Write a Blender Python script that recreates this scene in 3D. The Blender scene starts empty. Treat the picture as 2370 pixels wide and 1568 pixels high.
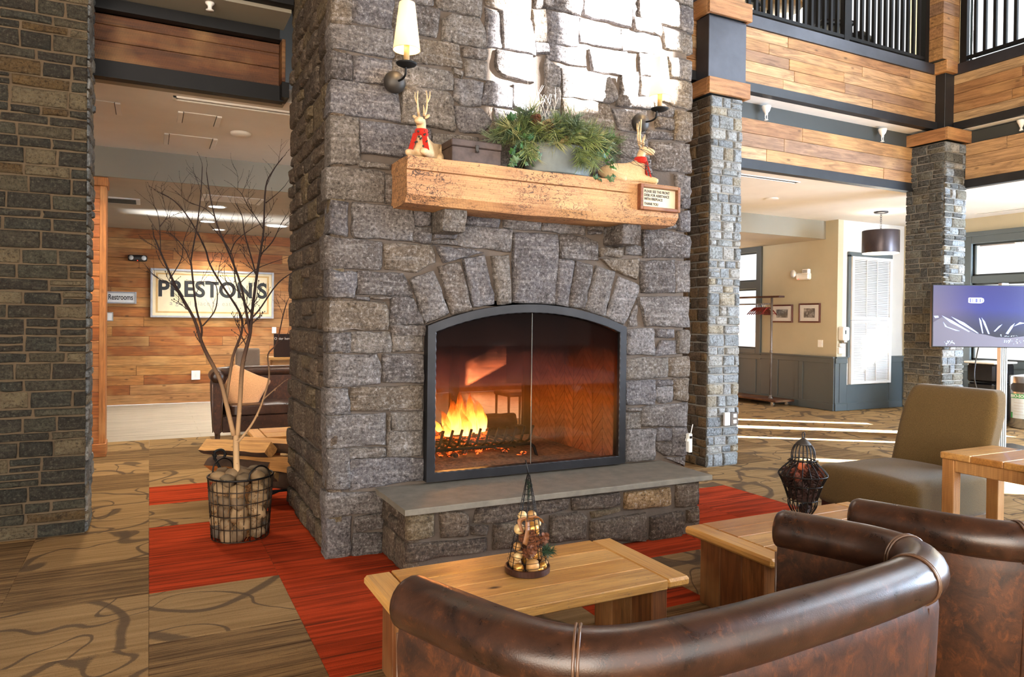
import bpy, bmesh, math, random
from mathutils import Vector, Matrix, noise, Euler

SC = bpy.context.scene
COL = SC.collection
RN = random.Random(11)
PI = math.pi
def R(d): return math.radians(d)

# ------------------------------------------------------------------ camera
cam_d = bpy.data.cameras.new('camera')
cam = bpy.data.objects.new('camera', cam_d)
COL.objects.link(cam)
cam_d.sensor_width = 36.0
cam_d.lens = 1663.278 / 2370 * 36.0
cam_d.shift_x = (1185 - 1188.467) / 2370
cam_d.shift_y = (756.482 - 784) / 2370
cam_d.clip_start = 0.05
cam_d.clip_end = 200
_yaw, _pit, _rol = R(26.8745), R(0.5293), R(0.6323)
_f = Vector((math.sin(_yaw) * math.cos(_pit), math.cos(_yaw) * math.cos(_pit), -math.sin(_pit)))
_r0 = Vector((math.cos(_yaw), -math.sin(_yaw), 0))
_u0 = _r0.cross(_f)
_r = _r0 * math.cos(_rol) + _u0 * math.sin(_rol)
_u = -_r0 * math.sin(_rol) + _u0 * math.cos(_rol)
cam.matrix_world = Matrix(((_r.x, _u.x, -_f.x, 0), (_r.y, _u.y, -_f.y, 0), (_r.z, _u.z, -_f.z, 1.6), (0, 0, 0, 1)))
SC.camera = cam

# ------------------------------------------------------------------ light
SC.view_settings.view_transform = 'Standard'
SC.view_settings.look = 'None'
SC.view_settings.gamma = 1.0
SC.view_settings.use_curve_mapping = False
SC.view_settings.exposure = 0.66
w = bpy.data.worlds.new('sky')
SC.world = w
w.use_nodes = True
bg = w.node_tree.nodes['Background']
bg.inputs['Color'].default_value = (0.94, 0.96, 1.0, 1)
bg.inputs['Strength'].default_value = 0.95

def lamp(kind, name, loc, energy, color=(1, 1, 1), rot=None, aim=None, **kw):
    d = bpy.data.lights.new(name, kind)
    d.energy = energy
    d.color = color
    for k, v in kw.items(): setattr(d, k, v)
    o = bpy.data.objects.new(name, d)
    COL.objects.link(o)
    o.location = loc
    if aim is not None:
        o.rotation_euler = (Vector(aim) - Vector(loc)).to_track_quat('-Z', 'Y').to_euler()
    elif rot is not None:
        o.rotation_euler = rot
    return o

SUN_D = Vector((-0.757, 0.546, -0.358))          # the way the low winter sun travels
sun = lamp('SUN', 'sun', (20, -14, 12), 240.0, (1.0, 0.985, 0.97), angle=R(0.6))
sun.rotation_euler = SUN_D.to_track_quat('-Z', 'Y').to_euler()
# daylight of the tall glazed south side of the hall, and of the east windows of the upper floor
lamp('AREA', 'south_glazing_daylight', (3.5, -5.5, 4.2), 560, (1.0, 0.95, 0.87), aim=(3.5, 6, 2.6), shape='RECTANGLE', size=13, size_y=6.5)
lamp('AREA', 'east_glazing_daylight', (12.7, 1.5, 6.6), 1050, (0.72, 0.85, 1.0), aim=(3.5, 4.5, 1.8), shape='RECTANGLE', size=8, size_y=3.0)
lamp('AREA', 'east_window_daylight', (12.9, 1.6, 2.0), 1900, (0.58, 0.76, 1.0), aim=(6, 5.4, 1.6), shape='RECTANGLE', size=6.5, size_y=1.9)

try:
    SC.cycles.use_denoising = True
    SC.cycles.max_bounces = 7
    SC.cycles.diffuse_bounces = 4
    SC.cycles.glossy_bounces = 3
    SC.cycles.transmission_bounces = 4
    SC.cycles.transparent_max_bounces = 10
    SC.cycles.caustics_reflective = False
    SC.cycles.caustics_refractive = False
    SC.cycles.sample_clamp_indirect = 6.0
    SC.cycles.use_adaptive_sampling = True
    SC.cycles.adaptive_threshold = 0.02
except Exception:
    pass

# ------------------------------------------------------------------ node helpers
def lin(r, g, b):
    def c(v):
        v /= 255.0
        return v / 12.92 if v <= 0.04045 else ((v + 0.055) / 1.055) ** 2.4
    return (c(r), c(g), c(b), 1.0)

class Mat:
    def __init__(s, name, rough=0.6, metal=0.0, spec=0.5, color=None, coat=0.0):
        s.m = bpy.data.materials.new(name)
        s.m.use_nodes = True
        s.nt = s.m.node_tree
        s.b = s.nt.nodes['Principled BSDF']
        s.out = s.nt.nodes['Material Output']
        s.b.inputs['Roughness'].default_value = rough
        s.b.inputs['Metallic'].default_value = metal
        s.b.inputs['Specular IOR Level'].default_value = spec
        s.b.inputs['Coat Weight'].default_value = coat
        if color: s.b.inputs['Base Color'].default_value = color
        s._tc = s._oi = None
    def n(s, t, **kw):
        nd = s.nt.nodes.new(t)
        for k, v in kw.items(): setattr(nd, k, v)
        return nd
    def l(s, a, b): s.nt.links.new(a, b)
    def put(s, inp, v):
        if hasattr(v, 'is_output'): s.l(v, inp)
        else: inp.default_value = v
    def coord(s, which='Object'):
        if s._tc is None: s._tc = s.n('ShaderNodeTexCoord')
        return s._tc.outputs[which]
    def rand(s):
        if s._oi is None: s._oi = s.n('ShaderNodeObjectInfo')
        return s._oi.outputs['Random']
    def map(s, vec, scale=(1, 1, 1), loc=(0, 0, 0), rot=(0, 0, 0)):
        m = s.n('ShaderNodeMapping')
        s.l(vec, m.inputs['Vector'])
        m.inputs['Scale'].default_value = scale
        s.put(m.inputs['Location'], loc)
        m.inputs['Rotation'].default_value = rot
        return m.outputs[0]
    def shift(s, vec, k=37.0):
        c = s.n('ShaderNodeCombineXYZ')
        a = s.math('MULTIPLY', s.rand(), k)
        for i in range(3): s.l(a, c.inputs[i])
        v = s.n('ShaderNodeVectorMath', operation='ADD')
        s.l(vec, v.inputs[0]); s.l(c.outputs[0], v.inputs[1])
        return v.outputs[0]
    def noise(s, vec, scale=5, detail=4, rough=0.6, dist=0.0, out='Fac'):
        t = s.n('ShaderNodeTexNoise')
        s.l(vec, t.inputs['Vector'])
        t.inputs['Scale'].default_value = scale
        t.inputs['Detail'].default_value = detail
        t.inputs['Roughness'].default_value = rough
        t.inputs['Distortion'].default_value = dist
        return t.outputs[out]
    def voro(s, vec, scale=5, feature='F1', out='Distance'):
        t = s.n('ShaderNodeTexVoronoi', feature=feature)
        s.l(vec, t.inputs['Vector'])
        t.inputs['Scale'].default_value = scale
        return t.outputs[out]
    def wave(s, vec, scale=5, dist=2, detail=2, direction='X', dscale=1.0):
        t = s.n('ShaderNodeTexWave', bands_direction=direction)
        s.l(vec, t.inputs['Vector'])
        t.inputs['Scale'].default_value = scale
        t.inputs['Distortion'].default_value = dist
        t.inputs['Detail'].default_value = detail
        t.inputs['Detail Scale'].default_value = dscale
        return t.outputs['Fac']
    def ramp(s, fac, stops, interp='LINEAR'):
        r = s.n('ShaderNodeValToRGB')
        s.l(fac, r.inputs[0])
        e = r.color_ramp.elements
        r.color_ramp.interpolation = interp
        while len(e) < len(stops): e.new(0.5)
        for i, (p, c) in enumerate(stops):
            e[i].position = p
            e[i].color = c if len(c) == 4 else (*c, 1)
        return r.outputs[0]
    def grey(s, fac, a, b):
        if a < b: return s.ramp(fac, [(a, (0, 0, 0, 1)), (b, (1, 1, 1, 1))])
        return s.ramp(fac, [(b, (1, 1, 1, 1)), (a, (0, 0, 0, 1))])
    def mix(s, fac, a, b, mode='MIX'):
        m = s.n('ShaderNodeMix', data_type='RGBA', blend_type=mode)
        s.put(m.inputs['Factor'], fac)
        s.put(m.inputs[6], a); s.put(m.inputs[7], b)
        return m.outputs[2]
    def math(s, op, a, b=0.0, clamp=False):
        m = s.n('ShaderNodeMath', operation=op, use_clamp=clamp)
        s.put(m.inputs[0], a); s.put(m.inputs[1], b)
        return m.outputs[0]
    def sep(s, vec, i):
        x = s.n('ShaderNodeSeparateXYZ')
        s.l(vec, x.inputs[0])
        return x.outputs[i]
    def bump(s, h, strength=0.4, dist=0.01):
        b = s.n('ShaderNodeBump')
        b.inputs['Strength'].default_value = strength
        b.inputs['Distance'].default_value = dist
        s.l(h, b.inputs['Height'])
        s.l(b.outputs[0], s.b.inputs['Normal'])
        return b
    def base(s, v): s.put(s.b.inputs['Base Color'], v)
    def rough(s, v): s.put(s.b.inputs['Roughness'], v)

def plain(name, rgb, rough=0.6, metal=0.0, spec=0.5, var=0.06, scale=6, coat=0.0, bump=0.0, bscale=60):
    M = Mat(name, rough, metal, spec, coat=coat)
    c = lin(*rgb)
    v = M.noise(M.coord(), scale, 4, 0.6)
    d = tuple(max(0, x * (1 - var * 2)) for x in c[:3]) + (1,)
    e = tuple(min(1, x * (1 + var * 2)) for x in c[:3]) + (1,)
    M.base(M.mix(M.grey(v, 0.3, 0.7), d, e))
    if bump: M.bump(M.noise(M.coord(), bscale, 3, 0.6), bump, 0.005)
    return M.m

def emit(name, rgb, strength):
    M = Mat(name, color=lin(*rgb))
    M.b.inputs['Emission Color'].default_value = lin(*rgb)
    M.b.inputs['Emission Strength'].default_value = strength
    return M.m

# ------------------------------------------------------------------ materials
def stone_mat(name, pal, streak, bscale=26, bstr=0.75, light=(196, 192, 190), lamt=0.55):
    M = Mat(name, 0.82, spec=0.25)
    v = M.shift(M.coord(), 41)
    base = M.ramp(M.rand(), [(i / len(pal), lin(*c)) for i, c in enumerate(pal)], 'CONSTANT')
    big = M.noise(v, 5.0, 6, 0.65, 0.6)
    base = M.mix(M.grey(big, 0.3, 0.72), M.mix(0.55, base, lin(52, 42, 36), 'MIX'), base)
    lay = M.noise(M.map(v, (1.6, 1.6, 16)), 2.2, 5, 0.6, 0.5)
    base = M.mix(M.math('MULTIPLY', M.grey(lay, 0.52, 0.74), lamt), base, lin(*streak))
    fine = M.noise(v, 46, 7, 0.8)
    base = M.mix(M.math('MULTIPLY', M.grey(fine, 0.54, 0.70), 0.85), base, lin(*light))
    base = M.mix(M.math('MULTIPLY', M.grey(fine, 0.50, 0.36), 0.85), base, lin(30, 26, 24))
    M.base(base)
    h = M.noise(v, bscale, 9, 0.68, 0.5)
    h2 = M.noise(M.map(v, (1, 1, 3.0)), 9, 5, 0.6, 0.4)
    h3 = M.noise(M.map(v, (1, 1, 0.30)), 52, 4, 0.65, 0.3)
    hh = M.math('ADD', M.math('ADD', h, M.math('MULTIPLY', h3, 0.8)), M.math('MULTIPLY', h2, 1.2))
    M.bump(hh, bstr, 0.055)
    return M.m

STONE = stone_mat('fieldstone', [(126, 120, 117), (110, 102, 97), (134, 130, 130), (118, 108, 100), (120, 116, 118), (102, 96, 94), (130, 122, 114), (114, 110, 112), (128, 114, 98)], (170, 164, 160))
STONE_SIDE = stone_mat('fieldstone_side', [(112, 96, 80), (98, 84, 70), (118, 102, 86), (92, 80, 70), (124, 108, 82), (104, 92, 80)], (144, 130, 110), light=(172, 160, 146))  # browner copy of the fieldstone: warm light on the side put into colour
STONE_RED = stone_mat('fieldstone_red', [(150, 112, 104)], (170, 130, 120))
STONE_TAN = stone_mat('fieldstone_tan', [(160, 128, 88)], (180, 150, 110))
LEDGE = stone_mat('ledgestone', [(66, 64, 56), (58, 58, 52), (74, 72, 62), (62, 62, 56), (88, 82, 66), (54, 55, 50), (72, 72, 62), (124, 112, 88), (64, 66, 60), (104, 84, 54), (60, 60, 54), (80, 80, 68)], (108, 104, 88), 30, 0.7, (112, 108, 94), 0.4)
LEDGE_LIT = stone_mat('ledgestone_lit', [(158, 164, 166), (140, 148, 152), (168, 172, 172), (146, 152, 152), (172, 172, 166), (130, 138, 142), (164, 156, 136), (152, 160, 164)], (176, 184, 190), 30, 0.5, (165, 172, 178), 0.35)  # pale copy of the ledgestone: cool window light put into colour
LEDGE_SHADED = stone_mat('ledgestone_shaded', [(98, 80, 62), (82, 70, 56), (112, 90, 64), (74, 66, 58), (120, 96, 64)], (120, 104, 84), 30, 0.5, (120, 110, 98), 0.3)  # dark copy for the pillar's shaded side: shade put into colour
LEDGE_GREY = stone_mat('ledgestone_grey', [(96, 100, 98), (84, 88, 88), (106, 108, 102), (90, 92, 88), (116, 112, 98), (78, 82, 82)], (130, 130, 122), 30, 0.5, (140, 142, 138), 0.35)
MORTAR = plain('mortar_dark', (84, 74, 66), 0.95, bump=0.6, bscale=80, var=0.12)
MORTAR_TAN = plain('mortar_tan', (92, 78, 60), 0.95, bump=0.6, bscale=80, var=0.1)
MORTAR_GREY = plain('mortar_grey', (128, 124, 116), 0.95, bump=0.6, bscale=80, var=0.1)
BLUESTONE = plain('bluestone_slab', (112, 106, 94), 0.75, bump=0.3, bscale=70, var=0.1, scale=9)

def wood_mat(name, pal, rough=0.55, grain=0.55, saw=0.0, dark=(60, 36, 20), long='X', knots=0.6, spec=0.35, pits=0.0, coat=0.0, worm=0.0):
    M = Mat(name, rough, spec=spec, coat=coat)
    v = M.shift(M.coord(), 29)
    sc = {'X': (1, 9, 9), 'Y': (9, 1, 9), 'Z': (9, 9, 1)}[long]
    base = M.ramp(M.rand(), [(i / len(pal), lin(*c)) for i, c in enumerate(pal)], 'CONSTANT')
    vm = M.map(v, sc)
    g = M.noise(vm, 2.0, 6, 0.62, 1.2)
    g2 = M.noise(M.map(v, tuple(1.0 if q == 1 else 60.0 for q in sc)), 2.0, 3, 0.6, 0.2)
    dk = lin(*dark)
    base2 = M.mix(M.math('MULTIPLY', M.grey(g, 0.62, 0.36), grain), base, dk)
    base2 = M.mix(M.math('MULTIPLY', M.grey(g2, 0.55, 0.30), 0.45), base2, dk)
    lt = M.noise(v, 1.7, 3, 0.5)
    base2 = M.mix(M.math('MULTIPLY', M.grey(lt, 0.5, 0.75), 0.35), base2, lin(226, 184, 122), 'MIX')
    if knots:
        kv = M.voro(M.map(v, tuple(2.2 if q == 1 else 5.0 for q in sc)), 1.0)
        base2 = M.mix(M.math('MULTIPLY', M.grey(kv, 0.10, 0.04), knots), base2, lin(44, 26, 14))
    hh = M.math('ADD', g2, M.math('MULTIPLY', g, 0.5))
    if saw:
        wv = M.wave(M.map(v, (1, 1, 1), rot=(0.0, 0.25, 0.0)), 28, 1.0, 2, long)
        base2 = M.mix(M.math('MULTIPLY', M.grey(wv, 0.55, 0.15), saw * 0.5), base2, dk)
        hh = M.math('ADD', hh, M.math('MULTIPLY', wv, saw))
    if pits:
        pv = M.noise(M.map(v, tuple(9 if q == 1 else 30.0 for q in sc)), 3.0, 5, 0.7, 1.5)
        base2 = M.mix(M.math('MULTIPLY', M.grey(pv, 0.42, 0.34), pits), base2, lin(48, 34, 28))
        hh = M.math('SUBTRACT', hh, M.math('MULTIPLY', M.grey(pv, 0.42, 0.34), 0.8))
    if worm:
        wn = M.noise(M.map(v, tuple(1.6 if q == 1 else 3.0 for q in sc)), 9.0, 3, 0.6, 1.2)
        zone = M.grey(M.noise(v, 1.6, 2, 0.5), 0.42, 0.58)
        wl = M.math('MULTIPLY', M.grey(M.math('ABSOLUTE', M.math('SUBTRACT', wn, 0.5)), 0.028, 0.014), M.math('MULTIPLY', zone, worm))
        base2 = M.mix(wl, base2, lin(52, 38, 34))
        hh = M.math('SUBTRACT', hh, wl)
    M.base(base2)
    M.bump(hh, 0.35, 0.006)
    return M.m

W_RIGHT = wood_mat('reclaimed_board_tan', [(192, 150, 106), (180, 134, 90), (202, 162, 118), (168, 124, 86), (208, 174, 130), (160, 126, 98), (188, 142, 92)], 0.55, 0.55, 0.4)
W_WALL = wood_mat('reclaimed_board_orange', [(196, 132, 72), (180, 112, 56), (208, 150, 88), (166, 98, 46), (190, 136, 84), (172, 120, 70), (202, 142, 78)], 0.5, 0.5, 0.2)
W_BEAM = wood_mat('reclaimed_board_dark', [(108, 66, 36), (92, 74, 54), (100, 58, 30), (84, 60, 40)], 0.6, 0.55, 0.6, (42, 24, 14))
W_POST = wood_mat('post_board', [(190, 112, 54), (176, 98, 42), (202, 126, 66)], 0.5, 0.5, 0.3, long='X')
W_POSTV = wood_mat('post_trim', [(200, 130, 70)], 0.5, 0.45, 0.0, long='Z')
W_COLLAR = wood_mat('collar_board', [(184, 132, 86)], 0.5, 0.5, 0.5, long='X')
W_TABLE = wood_mat('table_pine', [(204, 152, 80), (214, 168, 98), (186, 130, 64), (208, 156, 86)], 0.36, 0.5, 0.0, (128, 78, 34), knots=1.0, spec=0.5, coat=0.15, pits=0.45)
W_TABLEY = wood_mat('table_pine_end', [(204, 152, 80), (210, 160, 88)], 0.36, 0.34, 0.0, (132, 82, 40), long='Y', knots=0.9, spec=0.5, coat=0.15)
W_LEG = wood_mat('table_leg', [(140, 88, 50), (126, 78, 44), (150, 96, 54)], 0.5, 0.6, 0.0, (58, 32, 18), long='Z', knots=0.6)
W_SIDE = wood_mat('side_table_pine', [(206, 154, 96), (196, 142, 84)], 0.4, 0.35, 0.2, (126, 78, 42), long='Z', knots=0.7)
W_MANTEL = wood_mat('mantel_beam', [(200, 148, 102)], 0.62, 0.4, 0.45, (104, 70, 46), pits=0.9, knots=0.4, worm=0.9)
W_LOG = wood_mat('split_log', [(214, 160, 92), (196, 138, 74), (222, 176, 112)], 0.7, 0.5, 0.0, (110, 64, 32))
W_DARK = wood_mat('dark_stained_wood', [(70, 40, 30)], 0.4, 0.4, 0.0, (30, 16, 10), long='Z', knots=0)
W_DEER = wood_mat('carved_wood', [(216, 188, 146)], 0.55, 0.25, 0.0, (160, 116, 72), knots=0.2)
W_TRAYB = wood_mat('sign_frame_wood', [(136, 84, 56)], 0.5, 0.5, 0.0, (60, 34, 22))
BARK = plain('log_bark', (74, 54, 40), 0.9, bump=0.9, bscale=40, var=0.2)

STEEL = plain('dark_steel', (40, 41, 43), 0.45, 0.3, var=0.12, scale=3)
STEEL_P = plain('steel_plate', (56, 56, 62), 0.4, 0.4, var=0.14, scale=3)
BLACK = plain('black_metal', (17, 17, 18), 0.6, 0.0, 0.25, var=0.1)
BLACKP = plain('black_plastic', (20, 20, 22), 0.3, 0.0, var=0.08)
IRON = plain('wrought_iron', (58, 54, 50), 0.5, 0.4, var=0.15)
WIRE = plain('black_wire', (24, 21, 20), 0.42, 0.6, var=0.1)
WIREB = plain('bronze_wire', (52, 42, 34), 0.42, 0.6, var=0.1)
FRAME_M = plain('fire_frame_steel', (42, 42, 45), 0.36, 0.5, var=0.15, scale=4)
GALV = plain('galvanised_zinc', (98, 103, 100), 0.5, 0.35, var=0.12, scale=7)
CHROME = plain('brushed_steel', (196, 198, 200), 0.24, 0.95, var=0.08, scale=2)
ALU = plain('aluminium_post', (206, 208, 210), 0.35, 0.6, var=0.03)
WHITE = plain('white_paint', (232, 230, 226), 0.6, var=0.02)
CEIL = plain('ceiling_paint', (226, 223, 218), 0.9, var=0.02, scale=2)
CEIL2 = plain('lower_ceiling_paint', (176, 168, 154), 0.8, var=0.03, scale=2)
FASCIA = plain('fascia_paint', (138, 132, 118), 0.85, var=0.02, scale=2)
CREAM = plain('cream_wall_paint', (182, 172, 146), 0.85, var=0.02, scale=2)
WALL_W = plain('grey_brown_wall_paint', (104, 98, 90), 0.9, var=0.02, scale=2)
CREAMW = plain('pale_wall_paint', (196, 192, 184), 0.85, var=0.02, scale=2)
WAINS = plain('slate_wainscot_paint', (78, 86, 88), 0.45, var=0.03, scale=2)
SOFFITG = plain('charcoal_paint', (52, 56, 54), 0.55, var=0.05, scale=2)
WHITEP = plain('white_plastic', (236, 236, 232), 0.35, var=0.02)
LETTER = plain('black_lettering', (38, 40, 42), 0.7, var=0.1)
LETTERW = plain('grey_lettering', (150, 146, 138), 0.7, var=0.05)

def leather():
    M = Mat('brown_leather', 0.34, spec=0.45, coat=0.14)
    M.b.inputs['Coat Roughness'].default_value = 0.22
    v = M.coord()
    a = M.noise(v, 7, 7, 0.7, 0.8)
    b = M.noise(v, 28, 6, 0.75, 0.4)
    c = M.mix(M.grey(a, 0.35, 0.72), lin(34, 22, 17), lin(68, 42, 28))
    c = M.mix(M.math('MULTIPLY', M.grey(b, 0.56, 0.70), 0.4), c, lin(112, 66, 36))
    M.base(c)
    M.rough(M.ramp(a, [(0.3, (0.25,) * 3), (0.7, (0.38,) * 3)]))
    h = M.math('ADD', M.noise(v, 240, 3, 0.6), M.math('MULTIPLY', b, 0.6))
    M.bump(h, 0.16, 0.003)
    return M.m
LEATHER = leather()
def leather_panel():
    M = Mat('brown_leather_panel', 0.5, spec=0.35)
    v = M.coord()
    a = M.noise(v, 9, 8, 0.75, 0.9)
    b = M.noise(M.map(v, (1, 1, 0.6)), 22, 6, 0.75, 0.5)
    c = M.mix(M.grey(a, 0.36, 0.66), lin(40, 25, 18), lin(78, 46, 27))
    c = M.mix(M.math('MULTIPLY', M.grey(b, 0.52, 0.66), 0.55), c, lin(112, 64, 32))
    M.base(c)
    M.bump(M.math('ADD', M.noise(v, 240, 3, 0.6), b), 0.16, 0.003)
    return M.m
LEATHER_P = leather_panel()
PIPING = plain('leather_piping', (92, 66, 48), 0.3, spec=0.5, coat=0.3)

def fabric(name, rgb, rough=0.95):
    M = Mat(name, rough, spec=0.15)
    v = M.coord()
    c = lin(*rgb)
    n = M.noise(v, 170, 3, 0.8)
    n2 = M.noise(v, 4, 3, 0.5)
    col = M.mix(M.grey(n, 0.3, 0.7), tuple(x * 0.62 for x in c[:3]) + (1,), tuple(min(1, x * 1.35) for x in c[:3]) + (1,))
    col = M.mix(M.math('MULTIPLY', M.grey(n2, 0.4, 0.7), 0.25), col, tuple(x * 0.7 for x in c[:3]) + (1,))
    M.base(col)
    M.b.inputs['Sheen Weight'].default_value = 0.15
    M.bump(M.noise(v, 260, 2, 0.6), 0.35, 0.003)
    return M.m
OLIVE = fabric('olive_upholstery', (104, 84, 50))
PILLOW = fabric('tan_linen', (202, 152, 108))
TAUPE = fabric('taupe_upholstery', (128, 112, 98))
SCARF = fabric('red_wool', (178, 42, 30))

def carpet(kind):
    M = Mat('carpet_' + kind, 1.0, spec=0.05)
    v = M.shift(M.coord(), 23)
    st = M.noise(M.map(v, (2.2, 95, 1)), 1.0, 4, 0.75, 0.15)       # threads run across, along X
    st2 = M.noise(M.map(v, (1.1, 24, 1)), 1.0, 3, 0.6, 0.25)
    gr = M.noise(v, 190, 2, 0.8)
    if kind == 'red':
        c = M.mix(M.grey(st2, 0.62, 0.40), lin(188, 68, 34), lin(146, 52, 26))
        c = M.mix(M.math('MULTIPLY', M.grey(M.noise(M.map(v, (1.0, 40, 1)), 1.0, 4, 0.7, 0.2), 0.47, 0.36), 0.85), c, lin(84, 40, 26))
    elif kind == 'stripe':
        c = M.mix(M.grey(st2, 0.35, 0.65), lin(104, 83, 58), lin(146, 117, 80))
        c = M.mix(M.math('MULTIPLY', M.grey(st, 0.50, 0.38), 0.85), c, lin(62, 44, 30))
    else:
        c = M.mix(M.grey(st2, 0.35, 0.65), lin(136, 109, 74), lin(164, 133, 92))
        c = M.mix(M.math('MULTIPLY', M.grey(st, 0.42, 0.30), 0.5), c, lin(92, 66, 44))
        sv = v
        for sc, wd in ((1.15, 0.030), (2.1, 0.018)):
            s1 = M.noise(sv, sc, 0.6, 0.3, 0.9)
            d = M.math('ABSOLUTE', M.math('SUBTRACT', s1, 0.5))
            rag = M.math('MULTIPLY', M.math('SUBTRACT', gr, 0.5), 0.02)
            d = M.math('ADD', d, rag)
            c = M.mix(M.math('MULTIPLY', M.grey(d, wd, wd * 0.6), 0.8), c, lin(86, 72, 58))
    c = M.mix(M.math('MULTIPLY', M.grey(gr, 0.42, 0.30), 0.5), c, lin(60, 44, 32))
    M.base(c)
    M.bump(M.math('ADD', gr, st), 0.5, 0.006)
    return M.m
CARPET = {k: carpet(k) for k in ('red', 'stripe', 'swirl')}

def floorboards():
    M = Mat('pale_floorboards', 0.42, spec=0.4)
    v = M.coord()
    g = M.noise(M.map(v, (0.8, 14, 1)), 1.5, 6, 0.65, 0.5)
    c = M.ramp(g, [(0.25, lin(122, 114, 100)), (0.5, lin(164, 154, 138)), (0.75, lin(192, 184, 170))])
    M.base(c)
    M.bump(g, 0.1, 0.003)
    return M.m
BOARDS = floorboards()

def glass(name, tint=(1, 1, 1), gloss=0.08, soot=None):
    M = Mat(name)
    nt = M.nt
    tr = M.n('ShaderNodeBsdfTransparent'); tr.inputs[0].default_value = (*tint, 1)
    gl = M.n('ShaderNodeBsdfGlossy'); gl.inputs['Roughness'].default_value = 0.03
    mx = M.n('ShaderNodeMixShader'); mx.inputs[0].default_value = gloss
    M.l(tr.outputs[0], mx.inputs[1]); M.l(gl.outputs[0], mx.inputs[2])
    out = mx.outputs[0]
    if soot:
        z = M.sep(M.coord(), 2)
        x = M.sep(M.coord(), 0)
        nz = M.noise(M.coord(), 2.2, 5, 0.6, 0.6)
        zz = M.math('ADD', z, M.math('MULTIPLY', M.math('SUBTRACT', nz, 0.5), 0.35))
        fac = M.ramp(M.math('MULTIPLY', zz, 0.5), [(0.30, (0, 0, 0, 1)), (0.48, (0.28,) * 3), (0.60, (0.55,) * 3), (0.70, (0.92,) * 3), (0.82, (0.97,) * 3)])
        col = M.ramp(M.math('MULTIPLY', zz, 0.5), [(0.36, lin(196, 140, 70)), (0.50, lin(188, 104, 34)), (0.60, lin(120, 44, 16)), (0.68, lin(48, 24, 18)), (0.8, lin(34, 24, 22))])  # brown soot stain; the dark top also paints in reflected boards
        df = M.n('ShaderNodeBsdfTransparent')
        M.l(col, df.inputs[0])
        m2 = M.n('ShaderNodeMixShader')
        M.l(fac, m2.inputs[0]); M.l(out, m2.inputs[1]); M.l(df.outputs[0], m2.inputs[2])
        # a thin brown film of soot that also scatters a little light
        dd = M.n('ShaderNodeBsdfDiffuse'); M.l(col, dd.inputs[0])
        m3 = M.n('ShaderNodeMixShader')
        M.l(M.math('MULTIPLY', fac, soot), m3.inputs[0]); M.l(m2.outputs[0], m3.inputs[1]); M.l(dd.outputs[0], m3.inputs[2])
        out = m3.outputs[0]
    M.l(out, M.out.inputs['Surface'])
    return M.m
PANE = glass('window_glass', (0.97, 0.99, 1), 0.06)
FIREGLASS = glass('sooty_fire_glass', (0.95, 0.92, 0.88), 0.035, 0.28)
PICGLASS = glass('picture_glass', (1, 1, 1), 0.05)

def shade_mat(name, col, strength):
    M = Mat(name, 0.8, color=lin(*col))
    z = M.sep(M.coord('Generated'), 2)
    M.b.inputs['Emission Color'].default_value = lin(*col)
    M.l(M.math('MULTIPLY', M.ramp(z, [(0.0, (0.55,) * 3), (0.42, (1,) * 3), (1.0, (0.6,) * 3)]), strength), M.b.inputs['Emission Strength'])
    return M.m
SHADE = shade_mat('lit_linen_shade', (255, 226, 160), 0.85)
BULB = emit('warm_bulb', (255, 226, 170), 12)
DOWNL = emit('downlight_lens', (255, 250, 240), 9)
LEDRED = emit('red_indicator', (255, 60, 40), 3)

def flame_mat():
    M = Mat('flame')
    z = M.sep(M.coord('Generated'), 2)
    n = M.noise(M.map(M.coord(), (1, 1, 0.45)), 16, 3, 0.6, 1.0)
    t = M.math('ADD', z, M.math('MULTIPLY', M.math('SUBTRACT', n, 0.5), 0.7))
    col = M.ramp(t, [(0.0, (1.0, 0.55, 0.16)), (0.35, (1.0, 0.42, 0.07)), (0.7, (1.0, 0.22, 0.02)), (1.0, (0.8, 0.08, 0.0))])
    st = M.ramp(t, [(0.0, (1, 1, 1)), (0.35, (0.75,) * 3), (0.7, (0.30,) * 3), (1.0, (0.05,) * 3)])
    em = M.n('ShaderNodeEmission')
    M.l(col, em.inputs[0]); M.l(M.math('MULTIPLY', st, 5.5), em.inputs[1])
    tr = M.n('ShaderNodeBsdfTransparent')
    mx = M.n('ShaderNodeMixShader')
    fac = M.ramp(t, [(0.0, (0.95,) * 3), (0.5, (0.7,) * 3), (1.0, (0.1,) * 3)])
    M.l(fac, mx.inputs[0]); M.l(tr.outputs[0], mx.inputs[1]); M.l(em.outputs[0], mx.inputs[2])
    M.l(mx.outputs[0], M.out.inputs['Surface'])
    return M.m
FLAME = flame_mat()
def ember_mat():
    M = Mat('glowing_embers', 0.95)
    n = M.noise(M.coord(), 26, 5, 0.7, 0.5)
    M.base(M.mix(M.grey(n, 0.3, 0.7), lin(28, 20, 16), lin(96, 74, 58)))
    M.b.inputs['Emission Color'].default_value = (1.0, 0.12, 0.015, 1)
    M.l(M.math('MULTIPLY', M.grey(n, 0.50, 0.68), 3.2), M.b.inputs['Emission Strength'])
    M.bump(n, 0.8, 0.02)
    return M.m
EMBER = ember_mat()
ASH = plain('ash', (112, 84, 62), 1.0, bump=1.0, bscale=50, var=0.3, scale=30)
CHAR = plain('charred_log', (34, 26, 22), 0.95, bump=1.0, bscale=40, var=0.4, scale=20)
FIREBRICK = plain('fire_brick', (134, 82, 52), 0.9, bump=0.3, var=0.2, scale=9)
FIREBRICK_J = plain('fire_brick_joint', (72, 44, 30), 0.95)
SOOT = plain('sooty_lining', (42, 30, 24), 0.9, var=0.2)

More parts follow.
